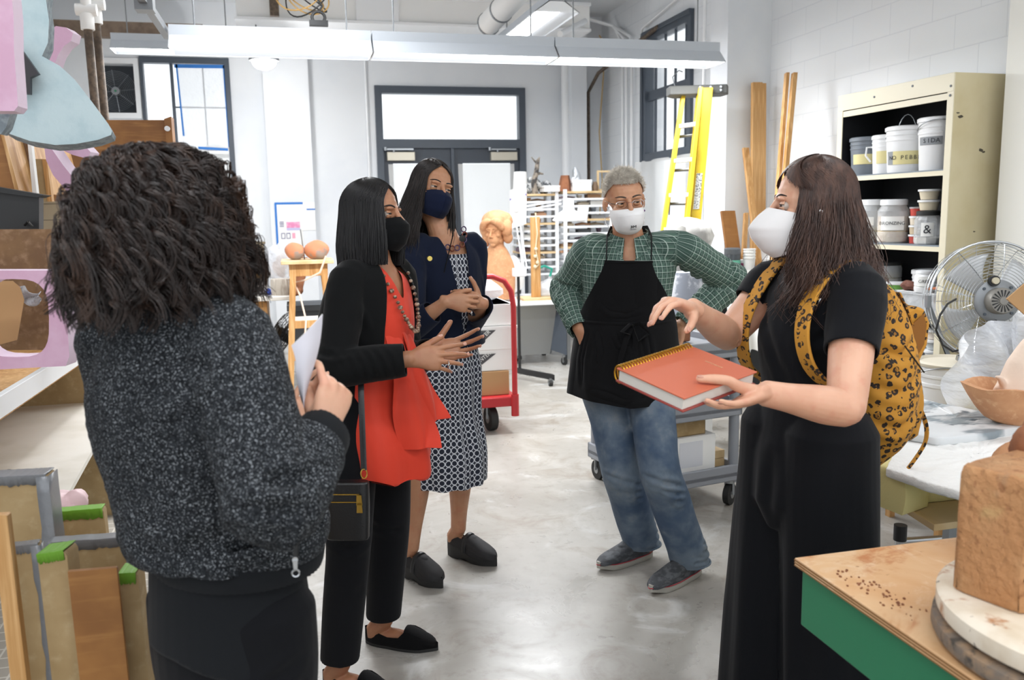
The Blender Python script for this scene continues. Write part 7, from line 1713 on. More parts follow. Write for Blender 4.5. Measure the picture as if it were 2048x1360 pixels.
def shoe(W, heel, toe, kind):
    """left or right shoe from heel to toe floor points"""
    d = (toe-heel); L = d.length; d.normalize(); s = V((0, 0, 1)).cross(d); Tm = Matrix((d, s, V((0, 0, 1)))).transposed().to_4x4(); Tm.translation = V((heel.x, heel.y, 0)); hw = .046
    def out(n, k=1.0, x0=-.005, x1=L+.005):
        r = []
        for i in range(n):
            t = 2*PI*i/n; x = .5*(1-math.cos(t)); y = math.sin(t); xx = x0+(x1-x0)*x; w = np.interp(x, (0, .12, .35, .55, .78, 1), (.6, .8, .78, .92, 1.0, .50))*hw*k; r.append((xx, math.copysign(abs(y)**.88, y)*w*1.04))
        return r
    def vamp(m, x0, wk, hx, hh):
        def vf(u, v):
            q = x0+(1.0-x0)*math.sin(u*PI/2); a = (v-.5)*PI; w = np.interp(q, (0, .12, .35, .55, .78, .90, .96, 1.0), (.6, .8, .78, .92, 1.0, .84, .60, .08))*hw*wk; h_ = np.interp(q, hx, hh); return Tm @ V((L*q*.995, w*math.sin(a), h_*(.55+.45*math.cos(a)**.6 if math.cos(a) > 0 else .55)+.004))
        m.shell(vf, 14, 12, .003)
    m = MB(); n = 40
    if kind == 'running':
        rs = [[(x, y, z+.012*(max(0, x/L-.8)/.2)) for x, y in out(n, k)] for z, k in ((0.001, .93), (.006, 1.0), (.020, 1.03), (.030, 1.0))]; m.rings([[Tm @ V(p) for p in r] for r in rs]); sole = part(m, 'sole', pm('grey white sole', 'A9A69D', .7) if 'grey white sole' not in bpy.data.materials else bpy.data.materials['grey white sole'], W, ang=50)
        m = MB(); rows = [(.028, 1.0, 0), (.045, .98, 0), (.062, .85, 0), (.080, .70, .0), (.098, .58, 0)]
        rs = []
        for z, k, _ in rows:
            r = []
            for x, y in out(n, k): 
                q = x/L; hmax = np.interp(q, (0, .25, .45, .7, .9, 1), (.098, .100, .085, .060, .045, .032)); zz = .028+(z-.028)*(hmax-.028)/.07; r.append(Tm @ V((x if z < .09 else min(x, L*.55)*1.0, y, zz)))
            rs.append(r)
        m.rings(rs, cap=False); vamp(m, .25, .98, (.25, .45, .7, .9, 1), (.104, .094, .068, .050, .034)); up = part(m, 'upper', pm('charcoal knit shoe', '3E4044', .8, var=[(30, '55585C', .45, .6, (1, 1, 3))], bump=(120, .5, .003)) if 'charcoal knit shoe' not in bpy.data.materials else bpy.data.materials['charcoal knit shoe'], W, ang=60)
        part(MB().ball(Tm @ V((L*.44, 0, .070)), (.058, .034, .034), 18, q=Tm.to_3x3()), 'tongue', bpy.data.materials['charcoal knit shoe'], W)
        m = MB()
        for k in range(4): x = L*(.48+.07*k); z = np.interp(x/L, (.45, .7), (.088, .066)); m.tube([Tm @ V((x, -.022, z-.006)), Tm @ V((x+.006, 0, z+.004)), Tm @ V((x, .022, z-.006))], .0025, 5)
        part(m, 'laces', pm('dark laces', '2A2B2E', .8) if 'dark laces' not in bpy.data.materials else bpy.data.materials['dark laces'], W)
        m = MB(); m.tube([Tm @ V((x, y*1.02, .029)) for x, y in out(n, 1.03)], .0022, 5, closed=True); part(m, 'red_piping', pm('red piping', 'A2303C', .6) if 'red piping' not in bpy.data.materials else bpy.data.materials['red piping'], W)
    elif kind == 'clog':
        def hz(q): return .042*(1-min(max((q-.28)/.25, 0), 1))
        rs = []
        for z, k in ((0, .86), (.004, .9), (1, 1.0), (1.25, 1.02)):
            r = []
            for x, y in out(n, k):
                q = x/L; top = .018+.040*np.interp(q, (0, .3, .65, 1), (1, .85, .15, .22)); bot = .001+(.0 if q < .30 else .016*math.sin(min(max((q-.30)/.28, 0), 1)*PI)) ; r.append(Tm @ V((x, y, bot+(top-bot)*min(z, 1)+(z-1)*.02*(z > 1))))
            rs.append(r)
        m.rings(rs); part(m, 'sole', M['blackrub'], W, ang=50)
        m = MB(); rs = []
        for k, (f, w) in enumerate(((0, 1.0), (.35, .98), (.65, .86), (.88, .70), (1.0, .56))):
            r = []
            for x, y in out(n, w):
                q = x/L; b_ = .016+.040*np.interp(q, (0, .3, .65, 1), (1, .85, .15, .22)); hm = np.interp(q, (0, .2, .36, .48, .72, .9, 1), (.105, .100, .094, .112, .080, .060, .044)); xx = x if f < .9 else min(max(x, L*.04), L*.46); r.append(Tm @ V((xx, y, b_+(hm-b_)*f)))
            rs.append(r)
        m.rings(rs, cap=False); vamp(m, .40, .98, (.38, .48, .72, .9, 1), (.108, .112, .084, .062, .044)); part(m, 'upper', pm('black nubuck clog', '232224', .75, bump=(150, .25, .002)) if 'black nubuck clog' not in bpy.data.materials else bpy.data.materials['black nubuck clog'], W, ang=60)
        part(MB().ball(Tm @ V((L*.47, 0, .082)), (.045, .033, .032), 18, q=Tm.to_3x3()), 'tongue', bpy.data.materials['black nubuck clog'], W)
        m = MB(); x = L*.50; m.tube([Tm @ V((x-.012+.02*math.cos(t)*0, (.048*math.cos(t)), .048+.072*math.sin(t))) for t in [PI*i/12 for i in range(13)]], .010, 6, flat=.3, side=d); part(m, 'strap', M['black'], W, ang=60)
    else:
        m = MB(); m.rings([[Tm @ V((x, y, z)) for x, y in out(n, k)] for z, k in ((.001, .93), (.008, .97), (.014, .95))]); part(m, 'sole', M['blackrub'], W)
        m = MB(); rs = []
        for f, w in ((0, .97), (.4, .96), (.75, .84), (1, .72)):
            r = []
            for x, y in out(n, w):
                q = x/L; hm = np.interp(q, (0, .15, .35, .5, .6, .75, .9, 1), (.062, .056, .040, .045, .072, .058, .042, .028)); r.append(Tm @ V((x, y, .012+(hm-.012)*f)))
            rs.append(r)
        m.rings(rs, cap=False)
        vamp(m, .58, .76, (.55, .62, .75, .9, 1), (.070, .072, .058, .042, .026))
        part(m, 'upper', cloth('black velvet slipper', '0A0A0C', .95) if 'black velvet slipper' not in bpy.data.materials else bpy.data.materials['black velvet slipper'], W, ang=60)

def build_navy():
    W = person('person with long dark hair in navy jacket and ring-patterned dress, hands clasped', (.57, 3.45, 0))
    H = headM(at(864, 380, Y=3.46), 20, 3, -14, 1.0)
    F = V((.30, -.95, 0)).normalized(); S = V((.95, .30, 0)).normalized()
    N = at(890, 470, Y=3.44); P = at(888, 735, Y=3.46); J = dict(P=P, N=N, S=S, k=.95)
    SR, SL = N-S*.140+V((0, 0, -.05)), N+S*.135+V((0, 0, -.055))
    ER, EL = at(824, 655, Y=3.22), at(945, 640, Y=3.46); WR, WL = at(892, 603, Y=3.14), at(966, 607, Y=3.20)
    tR, hR, tL, hL = at(884, 1176, Z=0), at(808, 1148, Z=0), at(992, 1132, Z=0), at(898, 1108, Z=0)
    HR, HL = P-S*.085, P+S*.085; AR, AL = hR.lerp(tR, .22)+V((0, 0, .125)), hL.lerp(tL, .22)+V((0, 0, .125)); KR, KL = HR.lerp(AR, .5)+F*.01, HL.lerp(AL, .5)+F*.01
    b = MB(); torso_body(b, J); add_head(b, H); nb = H @ V((0, -.014, -.065)); sweep(b, [nb, nb.lerp(N, .5), N+V((0, 0, -.04))], [.047, .047, .056], n=20)
    arm(b, SR, ER, WR, .9); arm(b, SL, EL, WL, .9)
    for h, k_, a, he, to in ((HR, KR, AR, hR, tR), (HL, KL, AL, hL, tL)): leg(b, h, k_, a, .98); foot(b, a, he+V((0, 0, .04)), to+V((0, 0, .02)))
    nl = []; hand(b, WR, (.93, -.2, -.10), (.12, 1, -.15), False, [(28, 42, 30), (34, 46, 30), (38, 48, 30), (42, 50, 30)], (5, 1, -3, -7), (35, 12, 15), .90, nl)
    hand(b, WL+V((.0, .012, 0)), (-.62, -.42, .22), (-.1, 1, -.3), True, [(30, 45, 30)]*4, (5, 1, -3, -7), (62, -5, 12), .90, nl)
    me = remesh(b, .0030, 3); dent_eyes(me, H, .010); merge(me, eyes(H, (-8, 4), .9)+[(nail_mb(nl), 4)]); wear(me, 'body', [M['skinB'], M['sclera'], M['iris'], M['brow'], M['nail']], W)
    for p_, d_ in ((WR+V((.093, -.012, -.045)), (.9, 0, -.3)), ): part(MB().tube([p_+V((0, .009*math.cos(a), .009*math.sin(a))) for a in [2*PI*i/16 for i in range(16)]], .0016, 6, closed=True), 'ring', M['chrome'], W)
    prof = [(.03, 1, 1), (-.04, 1.13, 1.06), (-.12, 1.32, 1.12), (-.20, 1.38, 1.14), (-.3, 1.2, 1.0)]
    hb = part(hair_base(H, .26, prof, .86, .01, .012), 'hair', M['hdark'], W, ang=60)
    P1 = hair_long(H, 6200, 13, .32, prof, .80, .01, seed=2, wave=(.006, 9), fly=.010, t1r=(.80, 1.03)); P2 = hair_long(H, 900, 13, .31, prof, .78, .01, seed=5, wave=(.01, 12), fly=.014, t1r=(.7, 1.05), depth=.004)
    strands('hair_strands', np.concatenate([P1, P2]), np.tile(np.linspace(.0013, .0006, 13), (7100, 1)), M['hdark'], hb)
    m, fn = mask_shell(H, [(.101, -.012), (.124, -.034), (.122, -.060), (.108, -.095), (.078, -.118)], sx=.069, zs=(-.026, -.100), ex=.9); me = m.mesh('k'); mk = part(me, 'face_mask', M['navym'], W, ang=60)
    part(MB().tube([fn(.5, v)+(H.to_3x3() @ V((0, .0015, 0))) for v in [i/12 for i in range(13)]], .0010, 5), 'centre_seam', M['navym'], mk)
    for s in (-1, 1): strap(H, [(s*.068, .020, -.03), (s*.078, .0, -.005), (s*.081, -.025, -.03), (s*.074, 0, -.075), (s*.068, .020, -.095)], .0016, 'ear_loop', M['navym'], W)
    q = at(905, 425, Y=3.33); part(MB().tube([q, at(906, 470, Y=3.34), at(888, 545, Y=3.30)], .0022, 6), 'mask_cord', M['blackm'], W)
    # dress
    up = N-P; zh = at(900, 968, Y=3.42).z; b = MB(); Fc = V((P.x+.02, P.y, 0))
    sweep(b, [V((P.x+.012, P.y-.02, zh)), V((P.x+.012, P.y-.02, zh+.12)), P-up*.35, P, P+up*.28, P+up*.55, P+up*.80, P+up*.93, N+V((0, 0, -.02))], [(.155, .125), (.158, .128), (.165, .132), (.168, .125), (.130, .100), (.150, .120), (.155, .100), (.115, .08), (.07, .06)], side=S, n=34, cap=(0.02, .4))
    me = remesh(b, .005, 3); cut(me, hsp((P.x, P.y, zh+.003), (0, 0, -1))); Nn, Fv, Sv = np.array(N), np.array(F), np.array(S)
    cut(me, lambda c: ((c[:, 2] > N.z-.075) & ((c-Nn) @ Fv > .0) & (np.abs((c-Nn) @ Sv) < .06+.2*(c[:, 2]-N.z+.075))) | (c[:, 2] > N.z-.03))
    ww = lambda c: np.clip((P.z+.15-c[:, 2])/.3, 0, 1); c = cos_(me); n = nrm_(me); an = np.arctan2((c-Nn) @ Sv, (c-Nn) @ Fv); setco(me, c+n*(.0055*np.sin(an*9+c[:, 2]*5)*ww(c))[:, None])
    patattr(me, [([V((P.x, P.y, zh-.1)), N+up*.1], .15, -F)]); wear(me, 'dress', M['rings'], W)
    # jacket
    b = MB(); zj = at(940, 700, Y=3.3).z
    sweep(b, [V((P.x, P.y, zj)), V((P.x, P.y, zj+.05)), P+up*.30, P+up*.55, P+up*.80, P+up*.93, N+V((0, 0, -.005))], [(.182, .142), (.180, .140), (.158, .125), (.160, .130), (.158, .112), (.118, .088), (.074, .066)], side=S, n=34, cap=(.02, .3))
    for s_, e_, w_, sh in ((SR, ER, WR, .0), (SL, EL, WL, 0)):
        sweep(b, [N.lerp(s_, .5)+V((0, 0, -.03)), s_, s_.lerp(e_, .5), e_], [.056, .055, .050, .049], n=22); cu = e_.lerp(w_, .62 if s_ is SR else .9); sweep(b, [s_.lerp(e_, .88), e_, cu], [.050, .051, .045], n=22, cap=(.3, .02))
    me = remesh(b, .005, 3); cR = ER.lerp(WR, .61); cL = EL.lerp(WL, .89)
    crease(me, [([SR+V((.03, -.06, -.1)), SR+V((0, -.07, -.05)), SR+V((-.04, -.05, 0))], .010, .008), ([ER+V((-.05, -.02, .02)), ER+V((0, -.055, .02)), ER+V((.05, -.02, .05))], .010, .010), ([ER+V((-.05, -.0, .07)), ER+V((0, -.06, .07)), ER+V((.05, -.02, .11))], .010, .009), ([SL+V((.03, -.05, -.1)), SL+V((.05, -.02, -.2))], .012, .008), ([P+up*.45+F*.13-S*.05, P+up*.35+F*.13+S*.05], .012, .006)])
    wrinkle(me, .003, 8, (1, 1, .5), 21, ridged=False)
    cut(me, anyof(hsp(cR, WR-ER, .09), hsp(cL, WL-EL, .075), hsp((P.x, P.y, zj+.003), (0, 0, -1), .4)))
    def op(c):
        q = (c-Nn) @ Sv; z = c[:, 2]-N.z; lo = -.020+.02*np.clip(-z/.3, 0, 1); w = np.interp(z, (-.60, -.42, -.30, -.18, -.07, .0, .05), (.0, .002, .018, .033, .045, .055, .085)); return ((c-Nn) @ Fv > .0) & (np.abs(q-.022*np.clip(-z/.25, 0, 1)+.0) < w)
    cut(me, lambda c: op(c) | ((c[:, 2] > N.z-.004) & (np.linalg.norm((c-Nn)[:, :2], axis=1) < .09)))
    jk = wear(me, 'jacket', M['navy'], W); sm = jk.modifiers.new('t', 'SOLIDIFY'); sm.thickness = .004; sm.offset = -1
    q = at(859, 517, Y=3.28); nn = (q-(P+up*.8)).normalized(); q = q; part(MB().cyl(q-V((0, -.012, 0)), q+V((.001, -.004, 0)), .0095, n=20), 'lapel_pin', pm('gold pin', 'D9C36A', .3, .8), W)
    q = at(924, 477, Y=3.30); part(MB().lathe([(.012, 0), (.013, .003), (.008, .004)], q, 18, axis=(.2, -1, 0)), 'button', M['black'], W)
    # necklace of rings
    pts = [N+S*x+F*(.066+.0*x)+V((0, 0, z)) for x, z in ((-.030, -.046), (-.010, -.052), (.012, -.050), (.034, -.038), (.050, -.020), (.058, .0), (.060, .022))]
    for k, p_ in enumerate(pts):
        m = MB(); p_ = p_+F*(.012-.010*max(0, k-3)); m.tube([p_+S*.0105*math.cos(a)+V((0, 0, .0105*math.sin(a))) for a in [2*PI*i/18 for i in range(18)]], .0026, 6, closed=True); part(m, 'necklace_ring', pm('amber horn %d' % k, '6E3020' if k % 2 else '4A3A5A', .25), W)
    shoe(W, hR, tR, 'clog'); shoe(W, hL, tL, 'clog')
    return W

def build_red():
    W = person('person with black bob in black cardigan over vermilion blouse, hands gesturing', (.24, 2.74, 0))
    H = headM(at(747, 432, Y=2.78), 57, 3, -4, .97)
    h = R(48); F = V((math.sin(h), -math.cos(h), 0)); S = V((math.cos(h), math.sin(h), 0))
    N = at(750, 522, Y=2.78); P = at(728, 800, Y=2.76); J = dict(P=P, N=N, S=S, k=1.0); up = N-P
    SR, SL = N-S*.140+V((0, 0, -.055)), N+S*.125+V((0, 0, -.06)); ER, EL = at(672, 735, Y=2.54), at(812, 722, Y=2.92); WR, WL = at(822, 718, Y=2.50), at(862, 706, Y=2.70)
    tN, hN, tF, hF = at(782, 1398, Z=0), at(650, 1375, Z=0), at(874, 1300, Z=0), at(734, 1284, Z=0)
    HN, HF = P-S*.085+V((0, 0, -.03)), P+S*.085+V((0, 0, -.03)); AN, AF = hN.lerp(tN, .25)+V((0, 0, .085)), hF.lerp(tF, .25)+V((0, 0, .085)); KN, KF = HN.lerp(AN, .5)+F*.02, HF.lerp(AF, .5)+F*.03
    b = MB(); torso_body(b, J); add_head(b, H); nb = H @ V((0, -.016, -.06)); sweep(b, [nb, nb.lerp(N, .5), N+V((0, 0, -.04))], [.050, .050, .060], n=20)
    arm(b, SR, ER, WR, .98); arm(b, SL, EL, WL, .98)
    for hh, k_, a, he, to in ((HN, KN, AN, hN, tN), (HF, KF, AF, hF, tF)): leg(b, hh, k_, a); foot(b, a, he, to)
    nl = []; hand(b, WR, (.97, -.12, .0), (.12, .96, -.28), False, [(10, 12, 8), (14, 18, 12), (20, 26, 16), (26, 32, 20)], (10, 2, -6, -14), (36, 8, 8), .97, nl)
    hand(b, WL, (.93, -.22, .16), (.25, -.85, .45), True, [(8, 10, 8), (12, 16, 12), (14, 20, 14), (18, 24, 16)], (12, 3, -5, -14), (50, 0, 4), .97, nl)
    me = remesh(b, .0030, 3); dent_eyes(me, H, .010)
    crease(me, [([H @ V((x, .086, .004)), H @ V((x*1.1, .088, .022))], .002, .0015) for x in (-.006, .006)])
    merge(me, eyes(H, (14, 2), .8, browt=.0036)+[(nail_mb(nl), 4)]); wear(me, 'body', [M['skinC'], M['sclera'], M['iris'], M['brow'], M['nail']], W)
    fR = V(WR)+V((.112, -.018, -.012)); part(MB().tube([WR+V((.108, -.02, -.019))+V((0, .0095*math.cos(a), .0095*math.sin(a))) for a in [2*PI*i/16 for i in range(16)]], .0018, 6, closed=True), 'ring', M['chrome'], W)
    prof = [(.03, 1, 1), (-.04, 1.10, 1.08), (-.10, 1.18, 1.12), (-.16, 1.14, 1.07), (-.22, .98, .95)]
    hb = part(hair_base(H, .185, prof, .74, -.0, .010), 'hair', M['hblack'], W, ang=60)
    P1 = hair_long(H, 8500, 13, .192, prof, .68, .0, seed=12, wave=(.0015, 5), fly=.003, t1r=(.93, 1.0)); strands('hair_strands', P1, np.tile(np.linspace(.0013, .0008, 13), (8500, 1)), M['hblack'], hb)
    m, fn = mask_shell(H, [(.101, -.010), (.124, -.036), (.122, -.062), (.106, -.098), (.078, -.120)], sx=.071, zs=(-.026, -.102), ex=.9); part(m, 'face_mask', M['blackm'], W, ang=60)
    for s in (-1, 1): strap(H, [(s*.068, .020, -.03), (s*.078, .0, -.005), (s*.081, -.025, -.03), (s*.074, 0, -.075), (s*.068, .020, -.095)], .0016, 'ear_loop', M['blackm'], W)
    # blouse
    zb = at(765, 952, Y=2.66).z; b = MB(); Pb = P+F*.03
    sweep(b, [V((Pb.x, Pb.y, zb))+F*.035, V((Pb.x, Pb.y, zb+.08))+F*.035, P-up*.12+F*.03, P+up*.12+F*.02, P+up*.35+F*.01, P+up*.6, P+up*.82, P+up*.93, N+V((0, 0, -.01))], [(.160, .155), (.158, .150), (.158, .146), (.156, .138), (.152, .130), (.160, .132), (.158, .102), (.115, .080), (.066, .060)], side=S, n=34, cap=(.02, .3))
    me = remesh(b, .005, 3); Nn, Fv, Sv = np.array(N), np.array(F), np.array(S)
    c = cos_(me); n = nrm_(me); an = np.arctan2((c-Nn) @ Sv, (c-Nn) @ Fv); w_ = np.clip((P.z+.3-c[:, 2])/.5, 0, 1); setco(me, c+n*(.012*np.sin(an*8+c[:, 2]*4)*w_**1.2)[:, None])
    cut(me, lambda c: (c[:, 2] < zb+.004+.03*np.sin(((c-Nn) @ Sv)*18)) | ((c[:, 2] > N.z-.12) & ((c-Nn) @ Fv > .0) & (np.abs((c-Nn) @ Sv) < .004+.42*(c[:, 2]-N.z+.12))) | (c[:, 2] > N.z-.012))
    bl = wear(me, 'blouse', M['blouse'], W)
    def drape(side, u0, amp, z0, z1, wd):
        def fn(u, v):
            z = z0+(z1-z0)*v; q = np.interp(z, (zb, P.z, P.z+up.z*.5, P.z+up.z*.85), (.205, .180, .150, .128)); a = u0+wd*u+.10*math.sin(v*7+u*3)*v; lift = .004-.03*(1-v)**4+.075*v*u+.010*math.sin(u*9+v*5)*v
            c = P+F*.02; return V((c.x, c.y, z-.035*u*math.sin(v*PI)))+(F*math.cos(a)+S*math.sin(a))*(q*.93+lift)
        m = MB(); m.shell(fn, 20, 40, .0022); return m
    part(drape(1, -.42, 1, N.z-.20, zb+.10, .50), 'front_drape', M['blouse'], W, ang=60); part(drape(1, .10, 1, N.z-.16, zb+.16, .55), 'front_drape', M['blouse'], W, ang=60)
    # cardigan
    b = MB(); zc = at(690, 962, Y=2.75).z
    sweep(b, [V((P.x, P.y, zc))-F*.05, P-up*.3-F*.04, P-F*.03, P+up*.30-F*.015, P+up*.58-F*.008, P+up*.82, P+up*.93, N+V((0, 0, .002))], [(.185, .15), (.190, .155), (.192, .155), (.176, .142), (.176, .142), (.168, .116), (.13, .09), (.078, .068)], side=S, n=34, cap=(.02, .3))
    for s_, e_, w_ in ((SR, ER, WR), (SL, EL, WL)):
        sweep(b, [N.lerp(s_, .5)+V((0, 0, -.03)), s_, s_.lerp(e_, .5), e_], [.060, .060, .058, .056], n=22); sweep(b, [s_.lerp(e_, .88), e_, e_.lerp(w_, .5), e_.lerp(w_, .93)], [.056, .060, .055, .050], n=22, cap=(.3, .02))
    me = remesh(b, .005, 3); L_ = []
    for s_, e_, w_ in ((SR, ER, WR), (SL, EL, WL)):
        ax = (w_-e_).normalized()
        for k in range(6): c_ = e_.lerp(w_, .05+.13*k)+V((0, -.05, 0)); L_.append(([c_+V((-.02, .02, .045)), c_+V((0, 0, .015)), c_+V((.012, 0, -.02)), c_+V((.02, .03, -.045))], .007, .005))
        L_ += [([e_+V((-.05, .0, .05)), e_+V((-.01, -.06, .045)), e_+V((.05, -.05, .06))], .010, .010), ([e_+V((-.055, .0, .11)), e_+V((-.01, -.06, .10)), e_+V((.05, -.04, .10))], .011, .008), ([s_+V((-.03, -.06, -.04)), s_+V((.02, -.06, -.10)), s_+V((.04, -.05, -.16))], .012, .007)]
    crease(me, L_); wrinkle(me, .003, 7, (1, 1, .4), 33, ridged=False); cR, cL = ER.lerp(WR, .92), EL.lerp(WL, .92)
    def op(c):
        q = (c-Nn) @ Sv; z = c[:, 2]-N.z; f = (c-Nn) @ Fv; w = np.interp(z, (-1.1, -.75, -.45, -.2, -.05, 0, .05), (.135, .135, .118, .105, .075, .062, .09)); return (f > np.interp(z, (-1.1, -.5, -.1, 0), (-.03, -.0, .0, .0))) & (np.abs(q) < w) & (np.minimum(np.linalg.norm(c-np.array(ER.lerp(WR, .4)), axis=1), np.linalg.norm(c-np.array(EL.lerp(WL, .4)), axis=1)) > .115)
    dR = np.array(WR-ER)
    arm_ = lambda c: (segdist(c, ER, WR)[0] < .075) | (segdist(c, EL, WL)[0] < .07) | (segdist(c, SR, ER)[0] < .066) | (segdist(c, SL, EL)[0] < .066)
    cut(me, lambda c: (op(c) & ~arm_(c)) | ((c[:, 2] > N.z-.002) & (np.linalg.norm((c-Nn)[:, :2], axis=1) < .088)) | (c[:, 2] < zc+.004)); cut(me, anyof(hsp(cR, WR-ER, .085), hsp(cL, WL-EL, .085)))
    cg = wear(me, 'cardigan', M['cardigan'], W); sm = cg.modifiers.new('t', 'SOLIDIFY'); sm.thickness = .004; sm.offset = -1
    # beads
    m = None; n_ = 34
    for k in range(n_):
        t = k/(n_-1); a = -1.12+2.24*t; z = -.005-.215*math.cos(a*PI/2/1.12)**.75 if abs(a) < 1.12 else -.005; q = N+S*(.078*math.sin(a)/math.sin(1.12)*(1-.25*math.cos(a)))+F*np.interp(z, (-.22, -.12, -.03, 0), (.150, .118, .075, .045))+V((0, 0, z)); part(MB().ball(q, (.0062, .0062, .0056) if k % 3 else (.0085, .0085, .0075), 10), 'bead', bpy.data.materials.get('brown bead') or pm('brown bead', '6A5040', .35, var=[(80, 'B29C86', .5, .6)]), W)
    # trousers
    b = MB()
    for hh, k_, a in ((HN, KN, AN), (HF, KF, AF)):
        hem = a+V((0, 0, .02)); sweep(b, [hh+V((0, 0, .05)), hh+V((0, 0, -.07)), hh.lerp(k_, .5), k_, k_.lerp(hem, .5), hem], [.105, .102, .088, .070, .066, .061], n=26, cap=(.4, .02))
    sweep(b, [P+V((0, 0, -.12)), P, P+V((0, 0, .1))], [(.165, .12), (.165, .12), (.14, .10)], side=S, n=26)
    me = remesh(b, .005, 3); crease(me, [([KN+V((-.07, -.02, .03)), KN+V((0, -.07, 0)), KN+V((.06, -.03, .02))], .012, .007), ([KN+V((-.06, -.03, -.1)), KN+V((.02, -.06, -.14))], .012, .006), ([KF+V((-.06, -.03, 0)), KF+V((.03, -.07, -.03))], .012, .006)])
    wrinkle(me, .004, 6, (1, 1, .35), 41, ridged=False); cut(me, anyof(hsp(AN+V((0, 0, .022)), (0, 0, -1), .1), hsp(AF+V((0, 0, .022)), (0, 0, -1), .1))); wear(me, 'trousers', M['blackpants'], W)
    shoe(W, hN, tN, 'slipper'); shoe(W, hF, tF, 'slipper')
    # shoulder bag
    c = at(694, 1020, Y=2.46); B = thing('shoulder_bag', 'small black leather bag with gold zips hanging beside the vermilion blouse', 'bag', c)
    t1 = pm('black pebbled leather', '141416', .38, bump=(220, .4, .002)); bw = V((.95, -.3, 0)).normalized(); bn = V((-.3, -.95, 0)).normalized()
    def bf(u, v):
        a = u*2*PI; w = .068*(1-.10*v*v); d = .022*(1+.15*math.sin(v*PI)); p_ = bw*w*math.copysign(abs(math.cos(a))**.5, math.cos(a))+bn*d*math.copysign(abs(math.sin(a))**.6, math.sin(a)); return c+p_+V((0, 0, .088-.176*v))
    m = MB(); n = 40; m.rings([[bf(j/n, v) for j in range(n)] for v in (0, .03, .15, .4, .7, .93, 1)]); part(m, 'bag_body', t1, B, bevel=.006, ang=50)
    gold = pm('gold zip', 'C7A04A', .25, 1)
    for z in (.055, .032):
        m = MB(); m.tube([c+bn*.0255+bw*x+V((0, 0, z)) for x in (-.062, 0, .045)], .0018, 6); zp = part(m, 'zip', gold, B)
        q = c+bn*.029+bw*.045+V((0, 0, z)); m = MB(); m.slab([q-bw*.007, q+bw*.007, q+bw*.009+V((0, 0, -.03)), q-bw*.009+V((0, 0, -.03))], bn*.002); part(m, 'zip_pull', gold, zp)
    top = at(722, 786, Y=2.50); q = c+bw*.055+V((0, 0, .09)); m = MB(); m.tube([q+V((0, 0, .03)), top.lerp(q, .5)-V((0, .0, 0)), top, at(722, 700, Y=2.62), at(730, 640, Y=2.72), at(735, 560, Y=2.76)], .009, 6, flat=.2, side=bw); part(m, 'strap', t1, B, ang=60)
    m = MB(); m.tube([q+V((.009*math.cos(a), 0, .02+.014*math.sin(a))) for a in [2*PI*i/14 for i in range(14)]], .002, 6, closed=True); part(m, 'clasp', gold, B)
    return W
build_man(); build_navy(); build_red()
BO, BL, BR = V((.786, 1.647, 1.103)), V((.703, 1.829, 1.143)), V((1.014, 1.746, 1.13))
ea, eb = (BL-BO), (BR-BO); en = eb.cross(ea).normalized(); en = en if en.z > 0 else -en; La, Lb = ea.length, eb.length; ea.normalize(); eb = (eb-ea*eb.dot(ea)).normalized()
w = thing('spiral_notebook', 'thick coral-covered spiral notebook with gold coil, held open-handed over the cart', 'notebook', BO)
def bk(x, y, z): return BO+ea*x+eb*y+en*z
def bbox(x0, x1, y0, y1, z0, z1): m = MB(); m.slab([bk(x0, y0, z0), bk(x1, y0, z0), bk(x1, y1, z0), bk(x0, y1, z0)], en*(z1-z0)); return m
cv = pm('coral cover', 'C4674A', .5)
part(bbox(0, La, 0, Lb, -.0035, 0), 'front_cover', cv, w, bevel=.001); part(bbox(0, La, 0, Lb, -.034, -.030), 'back_cover', pm('dark coral cover', '9A4038', .5), w, bevel=.001)
part(bbox(.006, La-.006, .004, Lb-.005, -.0295, -.004), 'pages', pm('page block', 'E2DED6', .8, bump=(500, .3, .002, (1, 1, 30))), w)
m = MB(); n = 26                                            # coil runs along the edge left -> far
for k in range(n):
    y = .008+(Lb-.016)*k/(n-1); m.tube([bk(La-.004+.017*math.cos(t), y, -.016+.022*math.sin(t)) for t in [2*PI*i/12 for i in range(12)]], .0022, 5, closed=True)
part(m, 'gold_coil', pm('gold wire', 'C9982F', .3, .9), w, ang=70)
text('SKETCH BOOK', .0075, frame(bk(.045, Lb*.80, .0006), -ea*.0+ea*-1*0+(-ea*.2+eb*0-ea*.8), eb), 'lettering', pm('gold foil', 'E0A070', .4), w, .0002) if 0 else text('SKETCHBOOK', .008, frame(bk(La*.42, Lb*.80, .0006), -ea, eb.cross(-ea).cross(-ea)*-1 if 0 else en.cross(-ea)), 'lettering', pm('gold foil', 'E3B08A', .4), w, .0002)

